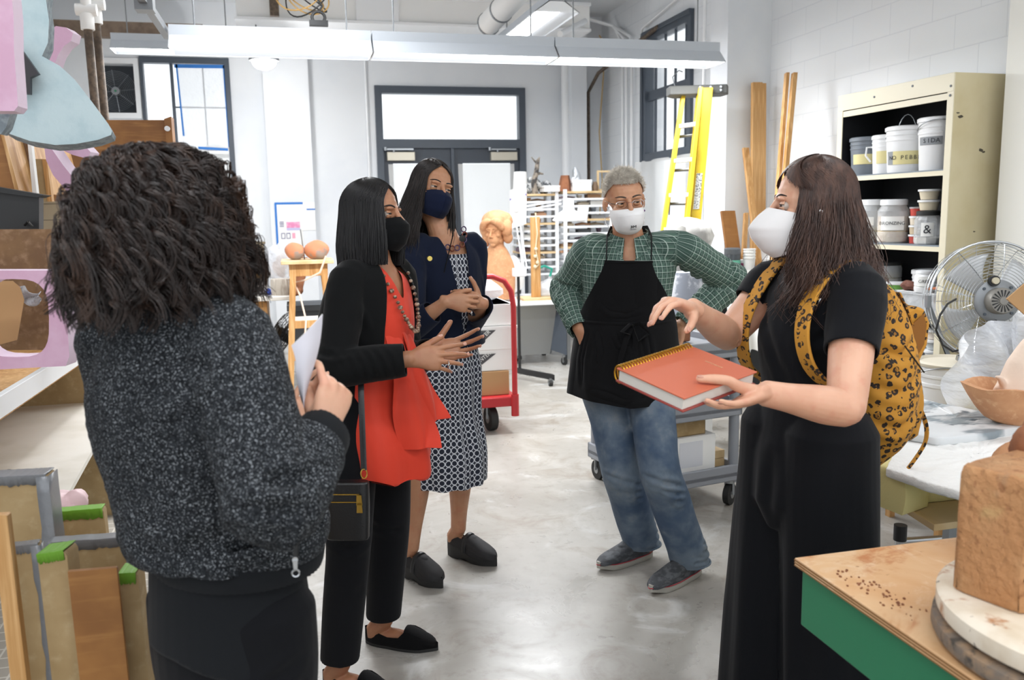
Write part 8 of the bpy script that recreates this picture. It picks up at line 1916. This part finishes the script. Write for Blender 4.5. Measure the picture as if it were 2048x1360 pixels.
def build_book():
    W = person('person with brown shoulder-length hair and white mask in black jumpsuit, holding a coral notebook', (1.40, 2.05, 0))
    H = headM(at(1620, 412, Y=2.07), -112, 2, 0, 1.06)
    h = R(-82); F = V((math.sin(h), -math.cos(h), 0)); S = V((math.cos(h), math.sin(h), 0))
    N = at(1632, 535, Y=2.06); P = at(1612, 905, Y=2.05); J = dict(P=P, N=N, S=S, k=.98); up = N-P
    SR, SL = N-S*.150+F*.02+V((0, 0, -.055)), N+S*.150+V((0, 0, -.055)); ER, EL = at(1456, 672, Y=2.20), at(1692, 818, Y=1.74); WR, WL = at(1384, 618, Y=1.98), bk(-.030, Lb*.98, -.042)
    HR, HL = P-S*.09+V((0, 0, .0)), P+S*.09+V((0, 0, .0)); AR, AL = V((HR.x-.03, HR.y+.02, .08)), V((HL.x+.02, HL.y-.02, .08)); KR, KL = HR.lerp(AR, .5), HL.lerp(AL, .5)
    b = MB(); torso_body(b, J); add_head(b, H); nb = H @ V((0, -.020, -.06)); sweep(b, [nb, nb.lerp(N, .5), N+V((0, 0, -.04))], [.051, .052, .062], n=20)
    for s_, e_, w_, k in ((SR, ER, WR, 1.08), (SL, EL, WL, 1.12)):
        sweep(b, [s_, s_.lerp(e_, .4), s_.lerp(e_, .8), e_], [.052*k, .050*k, .044*k, .040*k], n=22); sweep(b, [e_, e_.lerp(w_, .28), e_.lerp(w_, .7), w_], [.039*k, .041*k, .031*k, (.027*k, .022*k)], n=22, side=(0, 0, 1))
    for hh, k_, a in ((HR, KR, AR), (HL, KL, AL)): leg(b, hh, k_, a); foot(b, a, V((a.x+.05, a.y, .03)), V((a.x-.16, a.y, .025)))
    nl = []; hand(b, WR, (-.86, -.42, .30), (-.25, .0, -.95), False, [(22, 30, 12), (34, 30, 15), (42, 34, 18), (48, 38, 20)], (8, 2, -4, -10), (48, 34, 12), .98, nl)
    # left hand: thumb on the cover, fingers beneath the book
    tp = [bk(-.016, Lb*.66, -.010), bk(-.006, Lb*.55, .008), bk(.014, Lb*.44, .012), bk(.034, Lb*.35, .011)]; hand(b, WL, -eb+ea*.10-en*.05, en*.85+ea*.55, True, [(6, 12, 10), (10, 16, 12), (12, 18, 12), (16, 20, 14)], (9, 2, -4, -10), tp, 1.0, nl, en)
    me = remesh(b, .0030, 3); dent_eyes(me, H, .010); crease(me, [([ER+V((-.03, -.04, .03)), ER+V((.0, -.045, -.005)), ER+V((.02, -.03, -.03))], .004, .003)])
    merge(me, eyes(H, (-12, 4), .9)+[(nail_mb(nl), 4)]); wear(me, 'body', [M['skinA'], M['sclera'], M['iris'], M['brow'], M['nail']], W)
    prof = [(.03, 1, 1), (-.04, 1.12, 1.10), (-.12, 1.36, 1.28), (-.20, 1.45, 1.36), (-.30, 1.3, 1.28), (-.36, 1.0, 1.1)]
    hb = part(hair_base(H, .235, prof, 1.12, -.02, .012), 'hair', M['hdark'], W, ang=60)
    P1 = hair_long(H, 8500, 16, .26, prof, 1.05, -.02, seed=31, wave=(.017, 13), fly=.016, t1r=(.72, 1.05)); P2 = hair_long(H, 1500, 16, .28, prof, 1.0, -.02, seed=35, wave=(.020, 13), fly=.026, t1r=(.6, 1.1), depth=.002)
    g = np.random.default_rng(8); nB = 900; ts = np.linspace(0, 1, 16)[None, :]; k = g.random((nB, 1)); sd = g.choice((-1, 1), (nB, 1)); el = np.radians(88-(52+30*k)*ts); x = -.015+sd*(.012+.060*k)*ts**.9+.004*g.normal(size=(nB, 1))*ts
    y = -.014+(.101+.003*k)*np.cos(el)*np.sqrt(np.clip(1-(x/.092)**2, .1, 1)); z = .028+(.099+.002*k)*np.sin(el)
    strands('hair_strands', np.concatenate([P1, P2, xf(H, np.stack([x, y, z+np.zeros_like(x)], -1))]), np.tile(np.linspace(.0014, .0006, 16), (10900, 1)), M['hbrown'], hb)
    m, fn = mask_shell(H, [(.101, -.006), (.128, -.030), (.148, -.058), (.138, -.085), (.108, -.118), (.080, -.132)], sidey=.028, sx=.074, zs=(-.022, -.108), ex=1.1, th=.002); mk = part(m, 'face_mask', M['whmask'], W, ang=60)
    part(MB().tube([fn(.5, v)+(H.to_3x3() @ V((0, .0018, 0))) for v in [i/12 for i in range(13)]], .0016, 6), 'centre_seam', M['whmask'], mk)
    for s in (-1, 1):
        for q0, q1 in ((.18, 0), (.82, 0)): pass
        part(MB().tube([fn(.5+.36*s*k_, .52+.16*math.sin(k_*3)) for k_ in [i/10 for i in range(11)]], .0010, 5), 'fold', M['whmask'], mk)
        strap(H, [(s*.068, .042, -.048), (s*.080, .015, -.028), (s*.092, -.008, -.010), (s*.088, -.03, -.03)], .0030, 'ear_loop', M['whmask'], W)
    # jumpsuit: bodice with cap sleeves and wide trousers
    b = MB(); sweep(b, [P-up*.25, P, P+up*.30, P+up*.60, P+up*.82, P+up*.93, N+V((0, 0, .015))], [(.175, .135), (.175, .135), (.142, .118), (.158, .138), (.165, .112), (.125, .088), (.072, .064)], side=S, n=32)
    for s_, e_, q in ((SR, ER, .42), (SL, EL, .54)): sweep(b, [N.lerp(s_, .5)+V((0, 0, -.03)), s_, s_.lerp(e_, q)], [.064, .072, .066], n=22, cap=(.4, .02))
    for hh, k_, a in ((HR, KR, AR), (HL, KL, AL)): sweep(b, [hh+V((0, 0, .08)), hh+V((0, 0, -.08)), hh.lerp(a, .4), V((a.x, a.y, .04))], [(.120, .125), (.125, .130), (.130, .128), (.138, .130)], side=S, n=30, cap=(.4, .02))
    me = remesh(b, .0055, 3); L_ = []
    L_ += [([P+up*.85+F*.1-S*.10, P+up*.6+F*.14+S*.0, P+up*.35+F*.12+S*.06], .016, .006), ([SL+V((-.02, -.08, -.05)), P+up*.62+F*.10+S*.08, P+up*.4+F*.10+S*.1], .014, .007), ([P+up*.1+S*.13+F*.05, P-up*.3+S*.15+F*.04, P-up*.9+S*.17+F*.02], .02, .010), ([P+S*.14-F*.06, P-up*.5+S*.15-F*.05, P-up*1.0+S*.15-F*.05], .02, .012), ([P+F*.14+S*.02, P-up*.5+F*.16, P-up*1.0+F*.17], .022, .014)]
    crease(me, L_); c = cos_(me); n = nrm_(me); an = np.arctan2((c-np.array(P)) @ np.array(S), (c-np.array(P)) @ np.array(F)); setco(me, c+n*(.007*np.sin(an*11+c[:, 2]*2)*np.clip((P.z-c[:, 2])/.5, 0, 1))[:, None])
    wrinkle(me, .0028, 7, (1, 1, .35), 51, ridged=False); Nn = np.array(N)
    cut(me, anyof(hsp(SR.lerp(ER, .41), ER-SR, .10), hsp(SL.lerp(EL, .53), EL-SL, .10), hsp((P.x, P.y, .043), (0, 0, -1), 9), lambda c: (c[:, 2] > N.z+.004) & (np.linalg.norm((c-Nn)[:, :2], axis=1) < .09)))
    js = wear(me, 'jumpsuit', M['jumpsuit'], W); sm = js.modifiers.new('t', 'SOLIDIFY'); sm.thickness = .003; sm.offset = -1
    for a in (AR, AL): shoe(W, V((a.x+.06, a.y, 0)), V((a.x-.18, a.y, 0)), 'slipper')
    # ---- backpack
    K = thing('backpack', 'mustard leopard-print backpack with open flap worn over the black jumpsuit', 'backpack', at(1760, 760, Y=2.3))
    bc = N-F*.165+V((0, 0, -.29))-S*.02; tb = V((0, 0, 1)); b = MB()
    sweep(b, [bc+V((0, 0, -.235)), bc+V((0, 0, -.15))-F*.03, bc-F*.035, bc+V((0, 0, .13))-F*.02, bc+V((0, 0, .21))], [(.115, .07), (.155, .105), (.155, .105), (.14, .085), (.12, .055)], side=S, n=32, pw=.8)
    me = remesh(b, .006, 3); crease(me, [([bc+S*.14-F*.09+V((0, 0, z)), bc+S*.15-F*.02+V((0, 0, z-.05)), bc+S*.13+F*.05+V((0, 0, z-.03))], .014, .010) for z in (.1, .0, -.1)]+[([bc+S*x-F*.14+V((0, 0, .12)), bc+S*x*1.1-F*.14+V((0, 0, -.15))], .016, .012) for x in (-.05, .03, .10)]); wrinkle(me, .006, 9, (1, 1, .5), 61, ridged=False)
    part(me, 'bag_body', M['leopard'], K, ang=180)
    def flap(u, v):
        a = (u-.5)*2.6; q = bc+V((0, 0, .205))-F*.05; r = .10+.05*v; return q-F*(.115*v*1.2)*math.cos(a*.55)+S*(.13*math.sin(a*.75)*(1-.15*v))+V((0, 0, .012-.05*v**1.3-.20*v*abs(math.sin(a*.6))**1.6))
    m = MB(); m.shell(flap, 24, 14, .004); part(m, 'top_flap', M['leopard'], K, ang=60)
    m = MB(); m.shell(lambda u, v: flap(.04+.92*u, .06+.9*v)+V((0, 0, -.007))+F*.004, 22, 12, .002); part(m, 'flap_lining', pm('brown lining', '8A5A22', .85), K, ang=60)
    m = MB(); pk = bc+S*.0-F*.15+V((0, 0, -.11)); sweep(m, [pk+V((0, 0, -.09)), pk, pk+V((0, 0, .08))], [(.09, .035), (.10, .045), (.09, .03)], side=S, n=24, pw=.7); part(m, 'front_pocket', M['leopard'], K, ang=60)
    for s, sj, ej in ((-1, SR, ER), (1, SL, EL)):
        sh = N+S*s*.105; pts = [bc+S*s*.07+F*.06+V((0, 0, .2)), sh-F*.085+V((0, 0, -.02)), sh-F*.03+V((0, 0, .022)), sh+F*.035+V((0, 0, .012)), sh+F*.105+V((0, 0, -.06)), sh+F*.142+S*s*.012+V((0, 0, -.15)), sh+F*.13+S*s*.03+V((0, 0, -.24)), sh+F*.07+S*s*.06+V((0, 0, -.31)), bc+S*s*.12+F*.07+V((0, 0, -.13))]
        cp_ = [V(q) for q in catmull([np.array(q) for q in pts], 5)]; st = MB(); rs = []
        for i, p_ in enumerate(cp_):
            t_ = (cp_[min(i+1, len(cp_)-1)]-cp_[max(i-1, 0)]).normalized(); sd = S-t_*S.dot(t_); sd.normalize(); nn = t_.cross(sd); hw, ht = .026, .0045; rs.append([p_+sd*hw-nn*ht, p_+sd*hw+nn*ht, p_-sd*hw+nn*ht, p_-sd*hw-nn*ht])
        st.rings(rs); sp_ = part(st, 'shoulder_strap', M['leopard'], K, ang=60); sm = sp_.modifiers.new('b', 'BEVEL'); sm.width = .003
        if s > 0:
            q = cp_[21]; t_ = (cp_[22]-cp_[20]).normalized(); sd = (S-t_*S.dot(t_)).normalized(); m = MB(); m.tube([q+sd*x+t_*y+t_.cross(sd)*-.006+F*.002 for x, y in ((-.034, -.009), (.034, -.009), (.034, .009), (-.034, .009))], .003, 6, closed=True); part(m, 'buckle', M['chrome'], sp_)
    m = MB(); a0 = at(1838, 812, Y=2.25); pts = [a0, at(1852, 850, Y=2.22), at(1850, 885, Y=2.2), at(1825, 925, Y=2.2), at(1800, 955, Y=2.2)]; m.tube([V(q) for q in catmull([np.array(q) for q in pts], 4)], .009, 6, flat=.35); part(m, 'loose_strap', M['leopard'], K, ang=60)
    fr = [(1752, 626), (1800, 630), (1832, 612), (1850, 618), (1861, 645), (1856, 690), (1838, 728), (1812, 768), (1796, 742), (1770, 690)]; m = MB(); m.slab([at(u, v, Y=2.03) for u, v in fr], (.01, .07, .0)); part(m, 'open_flap', M['leopard'], K, bevel=.008)
    m = MB(); m.slab([at(u, v, Y=2.024) for u, v in ((1792, 668), (1822, 650), (1846, 628), (1852, 650), (1847, 688), (1828, 722), (1812, 750), (1802, 715))], (0, -.003, 0)); part(m, 'flap_lining', bpy.data.materials['brown lining'], K)
    m = MB(); m.tube([bc+S*.16-F*.02+V((0, 0, .08)), bc+S*.155-F*.10+V((0, 0, .0))], .0022, 5); part(m, 'zip', M['black'], K)

def build_curly():
    W = person('person seen from behind with dark curly hair and flecked charcoal jacket, holding folded paper', (-.20, 1.6, 0))
    H = headM(at(325, 432, Y=1.64), 150, 2, 0, .98)
    h = R(138); F = V((math.sin(h), -math.cos(h), 0)); S = V((math.cos(h), math.sin(h), 0))
    N = at(340, 618, Y=1.63); P = at(462, 1225, Y=1.62); J = dict(P=P, N=N, S=S, k=.88); up = N-P
    SR, SL = N-S*.145+V((0, 0, -.05)), N+S*.140+V((0, 0, -.06)); ER, EL = at(545, 1015, Y=1.36), at(300, 1000, Y=1.95); WR, WL = at(648, 868, Y=1.50), at(560, 880, Y=1.85)
    HR, HL = P-S*.085+V((0, 0, -.02)), P+S*.085+V((0, 0, -.02)); AR, AL = V((HR.x, HR.y, .08)), V((HL.x, HL.y, .08)); KR, KL = HR.lerp(AR, .5), HL.lerp(AL, .5)
    b = MB(); torso_body(b, J); add_head(b, H); nb = H @ V((0, -.018, -.06)); sweep(b, [nb, nb.lerp(N, .5), N+V((0, 0, -.04))], [.05, .05, .06], n=20)
    arm(b, SR, ER, WR); arm(b, SL, EL, WL)
    for hh, k_, a in ((HR, KR, AR), (HL, KL, AL)): leg(b, hh, k_, a); foot(b, a, a-F*.05-V((0, 0, .05)), a+F*.16-V((0, 0, .055)))
    nl = []; hand(b, WR, (.30, .28, .90), (-.55, .83, .05), False, [(38, 35, 15), (68, 85, 45), (75, 90, 50), (78, 92, 50)], (4, 1, -2, -5), (12, 38, 14), .98, nl); hand(b, WL, (.5, .5, .6), (0, -.8, -.3), True)
    me = remesh(b, .0032, 3); merge(me, eyes(H)+[(nail_mb(nl), 4)]); wear(me, 'body', [M['skinA'], M['sclera'], M['iris'], M['brow'], M['nail']], W)
    # hair: dense spiral locks
    hb = MB(); hb.ball((0, 0, 0), 1, 30); q = [V((p.x*(.105+.035*max(0, -p.z)), -.022+p.y*(.112+.02*max(0, -p.z)), -.035+p.z*(.150 if p.z > 0 else .150))) for p in hb.v]; hb.v = [H @ p for p in q]; ho = part(hb, 'hair', M['hdark'], W)
    g = np.random.default_rng(77); NL = 950; K = 30; t = np.linspace(0, 1, K)[None, :]
    phi = g.uniform(-PI, PI, (NL, 1)); st = np.arccos(1-g.random((NL, 1))*1.25); lay = g.random((NL, 1)); L = g.uniform(.15, .30, (NL, 1))*(.75+.5*np.cos(st)*.6)
    dx, dy, dz = np.sin(st)*np.sin(phi), np.sin(st)*np.cos(phi), np.cos(st); x0, y0, z0 = .080*dx, -.014+.104*dy, .030+.098*dz
    out = (.030+.050*lay)*(t**.7)*(1-.25*t); r_ = np.sqrt(dx**2+dy**2)+1e-6; hx, hy = np.sin(phi), np.cos(phi); swing = np.clip(t*1.6, 0, 1)
    x = x0+hx*(out+.045*np.cos(st)*swing*1.3); y = y0+hy*(out+.045*np.cos(st)*swing*1.3); z = z0+.020*np.sin(t*PI*.6)*(.4+lay)-L*t**1.35; zl = -.262+.02*g.normal(size=(NL, 1)); z = np.where(z < zl, zl+(z-zl)*.25, z)
    flare = 1+.22*np.clip(-z/.2, 0, 1); x *= flare; y = (y+.014)*flare-.014
    fr = g.uniform(2.2, 4.2, (NL, 1)); am = g.uniform(.009, .019, (NL, 1))*np.clip(t*3, .15, 1); p0 = g.uniform(0, 6.3, (NL, 1)); a = fr*2*PI*t+p0
    C_ = np.stack([x, y, z], -1)
    off = np.stack([am*np.cos(a)*hy+am*.5*np.sin(a)*hx, -am*np.cos(a)*hx+am*.5*np.sin(a)*hy, am*.8*np.sin(a)], -1); allp = []
    for k in range(10):
        o = g.normal(size=(NL, 1, 3))*.0019*(1+1.2*t[..., None]); ph = .12*g.normal(size=(NL, 1)); a2 = a+ph; of2 = np.stack([am*np.cos(a2)*hy+am*.5*np.sin(a2)*hx, -am*np.cos(a2)*hx+am*.5*np.sin(a2)*hy, am*.8*np.sin(a2)], -1); allp.append(C_+of2+o)
    A = np.concatenate(allp); strands('hair_strands', xf(H, A), np.tile(np.linspace(.0012, .0006, K), (len(A), 1)), M['hcurl'], ho)
    # jacket
    zj = at(465, 1150, Y=1.44).z; b = MB()
    sweep(b, [V((P.x+.03, P.y-.02, zj)), V((P.x+.03, P.y-.02, zj+.04)), P+up*.25+V((.015, -.01, 0)), P+up*.5, P+up*.75, P+up*.90, N+V((0, 0, .012))], [(.158, .130), (.178, .144), (.176, .145), (.188, .156), (.196, .148), (.150, .112), (.082, .072)], side=S, n=36, cap=(.3, .3))
    for s_, e_, w_ in ((SR, ER, WR), (SL, EL, WL)): sweep(b, [N.lerp(s_, .5)+V((0, 0, -.03)), s_, s_.lerp(e_, .5), e_], [.075, .080, .076, .074], n=24); sweep(b, [s_.lerp(e_, .86), e_, e_.lerp(w_, .45), e_.lerp(w_, .80)], [.072, .078, .068, .058], n=24)
    me = remesh(b, .0055, 3); c_ = ER.lerp(SR, .15)
    crease(me, [([ER+V((-.09, -.04, .10)), ER+V((-.03, -.08, .075)), ER+V((.05, -.03, .05)), ER+V((.08, .03, .04))], .012, .014), ([ER+V((-.08, -.05, .02)), ER+V((-.01, -.085, .02)), ER+V((.06, -.04, .0))], .011, .010), ([SR+V((-.12, -.08, -.02)), SR+V((-.04, -.09, -.03)), SR+V((.04, -.05, -.06))], .014, .011), ([SR+V((-.08, -.09, -.10)), SR+V((.0, -.09, -.12)), SR+V((.06, -.05, -.15))], .014, .010), ([ER.lerp(WR, .4)+V((-.05, -.05, .03)), ER.lerp(WR, .45)+V((.0, -.07, 0)), ER.lerp(WR, .5)+V((.06, -.02, -.03))], .010, .009), ([N+V((-.10, -.12, -.10)), N+V((0, -.15, -.12)), N+V((.08, -.14, -.14))], .016, .007), ([P+up*.35+V((-.18, -.08, 0)), P+up*.3+V((-.05, -.17, 0)), P+up*.33+V((.08, -.17, .03))], .020, .010)])
    wrinkle(me, .006, 7, (1, 1, .8), 71, ridged=False); wrinkle(me, .0016, 60, (1, 1, 1), 72, ridged=False); cR = ER.lerp(WR, .84); cut(me, anyof(hsp(cR, WR-ER, .08), hsp((P.x, P.y, zj-.01), (0, 0, -1), 9))); jk = wear(me, 'jacket', M['tweed'], W)
    def rib(c0, ax, ra, rb, sd, h_, n=96, taper=.0):
        m = MB(); rs = []; ax = V(ax).normalized(); sd = V(sd); sd = (sd-ax*sd.dot(ax)).normalized(); bv = ax.cross(sd)
        for f in (0, .15, .5, .85, 1): rs.append([c0+ax*h_*f+(sd*ra*math.cos(2*PI*j/n)+bv*rb*math.sin(2*PI*j/n))*(1+(.022 if j % 2 else 0)+.05*math.sin(f*PI)-taper*f) for j in range(n)])
        m.rings(rs, cap=False); return m
    part(rib(V((P.x+.02, P.y-.01, zj+.012)), (0, 0, -1), .162, .132, S, .058, 150), 'waistband', M['ribknit'], W, ang=180); part(rib(ER.lerp(WR, .80), WR-ER, .053, .049, (0, 0, 1), .045, 64, .1), 'cuff', M['ribknit'], W, ang=180); part(rib(N+V((0, 0, -.012)), (0, 0, 1), .086, .076, S, .03, 64), 'collar', M['ribknit'], W, ang=180)
    z0 = at(590, 1118, Y=1.42); m = MB(); m.lathe([(.005, 0), (.005, .002)], z0+V((0, -.002, 0)), 12, axis=(0, -1, 0)); m.slab([z0+V((-.004, -.004, 0)), z0+V((.004, -.004, 0)), z0+V((.003, -.004, -.018)), z0+V((-.003, -.004, -.018))], (0, -.002, 0)); m.tube([z0+V((.006*math.cos(a), -.005, -.023+.006*math.sin(a))) for a in [2*PI*i/14 for i in range(14)]], .0015, 5, closed=True); part(m, 'zip_pull', M['chrome'], jk)
    part(MB().tube([z0+V((.004, -.001, .03)), z0+V((.001, -.002, 0))], .0045, 6, flat=.5), 'pocket_zip', M['black'], jk)
    # black shirt tail and trousers
    b = MB(); zt = P.z-.07; sweep(b, [V((P.x, P.y, zt)), V((P.x, P.y, zt+.06)), V((P.x, P.y, zj+.03))], [(.166, .138), (.162, .134), (.145, .118)], side=S, n=36, cap=(.02, .1)); me = remesh(b, .006, 2)
    cut(me, lambda c: c[:, 2] < zt+.018+.022*np.sin(((c-np.array(P)) @ np.array(S))*14+1)); wrinkle(me, .003, 7, (1, 1, .6), 81, ridged=False); o = wear(me, 'shirt_tail', M['ribknit'], W); sm = o.modifiers.new('t', 'SOLIDIFY'); sm.thickness = .003
    b = MB()
    for hh, k_, a in ((HR, KR, AR), (HL, KL, AL)): sweep(b, [hh+V((0, 0, .05)), hh+V((0, 0, -.06)), hh.lerp(k_, .5), k_, a], [.094, .094, .084, .070, .062], n=26, cap=(.4, .02))
    sweep(b, [P+V((0, 0, -.14)), P, P+V((0, 0, .12))], [(.155, .128), (.155, .128), (.14, .11)], side=S, n=28); me = remesh(b, .006, 3); crease(me, [([HR+V((-.12, -.08, -.12)), HR+V((-.02, -.12, -.06)), HR+V((.08, -.08, -.02))], .012, .009), ([HR+V((-.10, -.09, -.18)), HR+V((.0, -.12, -.11)), HR+V((.09, -.07, -.07))], .012, .007)]); wear(me, 'trousers', M['blackpants'], W)
    for a in (AR, AL): shoe(W, V((a.x, a.y, 0))-F*.06, V((a.x, a.y, 0))+F*.18, 'slipper')
    # folded paper in her hand
    A0, A1, A2, A3, A4 = at(583, 692, Y=1.50), at(645, 629, Y=1.54), at(634, 770, Y=1.53), at(612, 812, Y=1.52), at(590, 755, Y=1.50)
    def pf(d):
        m = MB()
        def fn(u, v): a = A1.lerp(A3, v); b_ = A0.lerp(A4.lerp(A3, max(0, (v-.5)*2)), min(1, v*1.6)) ; return a.lerp(b_, u)+V((0, -.012*math.sin(u*PI)+d, 0))+V((.004*math.sin(v*5), 0, 0))
        m.shell(fn, 14, 20, .0008); return m
    pp = thing('folded_paper', 'folded white sheets of paper held upright before the black cardigan', 'paper', A3)
    for k in range(3): part(pf(.004*k), 'sheet', M['paper'] if k else pm('greyish paper', 'D9D7E0', .8), pp, ang=60)
build_book(); build_curly()

def build_bust():
    x0, y0, z0 = 1.87, 8.12, .657
    w = thing('terracotta_bust', 'large terracotta bust of a woman with piled hair on the grey desk', 'sculpture', (x0, y0, z0))
    H = headM(at(992, 462, Y=8.1), -38, -2, 0, 1.28); b = MB(); add_head(b, H, lips=True, ears=False)
    nb = H @ V((0, -.015, -.06)); c = V((x0+.02, y0, z0)); sweep(b, [nb, V((c.x, y0, z0+.54)), V((c.x, y0, z0+.46)), V((c.x, y0, z0+.30)), V((c.x+.0, y0, z0+.02))], [.072, .072, (.12, .09), (.175, .125), (.165, .12)], side=(.9, -.4, 0), n=30, cap=(.4, .02))
    for s in (-1, 1):
        sweep(b, [H @ V((s*.012, .0895, .018)), H @ V((s*.030, .089, .024)), H @ V((s*.048, .080, .019))], [.003, .004, .003], n=8)
        for zz, r in ((.006, .0035), (-.006, .003)): sweep(b, [H @ V((s*.018, .080, -.001+zz*.5)), H @ V((s*.031, .083, zz)), H @ V((s*.044, .075, zz*.3))], [r*.6, r, r*.6], n=8)
    me = remesh(b, .004, 2); dent_eyes(me, H, .0035); part(me, 'bust_body', M['terra'], w, ang=180)
    b = MB(); rr = random.Random(4)
    b.ball(H @ V((0, -.030, .075)), (.150, .135, .100), 28)
    for s in (-1, 1): b.ball(H @ V((s*.088, .0, .02)), (.055, .085, .085), 20); b.ball(H @ V((s*.085, -.02, -.045)), (.045, .07, .065), 18); sweep(b, [H @ V((s*.012, .085, .075)), H @ V((s*.05, .083, .070)), H @ V((s*.078, .055, .03))], [.020, .032, .035], n=14)
    b.ball(H @ V((.085, .0, -.10)), (.026, .026, .024), 14)
    me = remesh(b, .006, 4); wrinkle(me, .007, 11, (1, 1, 1), 91); part(me, 'sculpted_hair', M['terra'], w, ang=180)
build_bust()
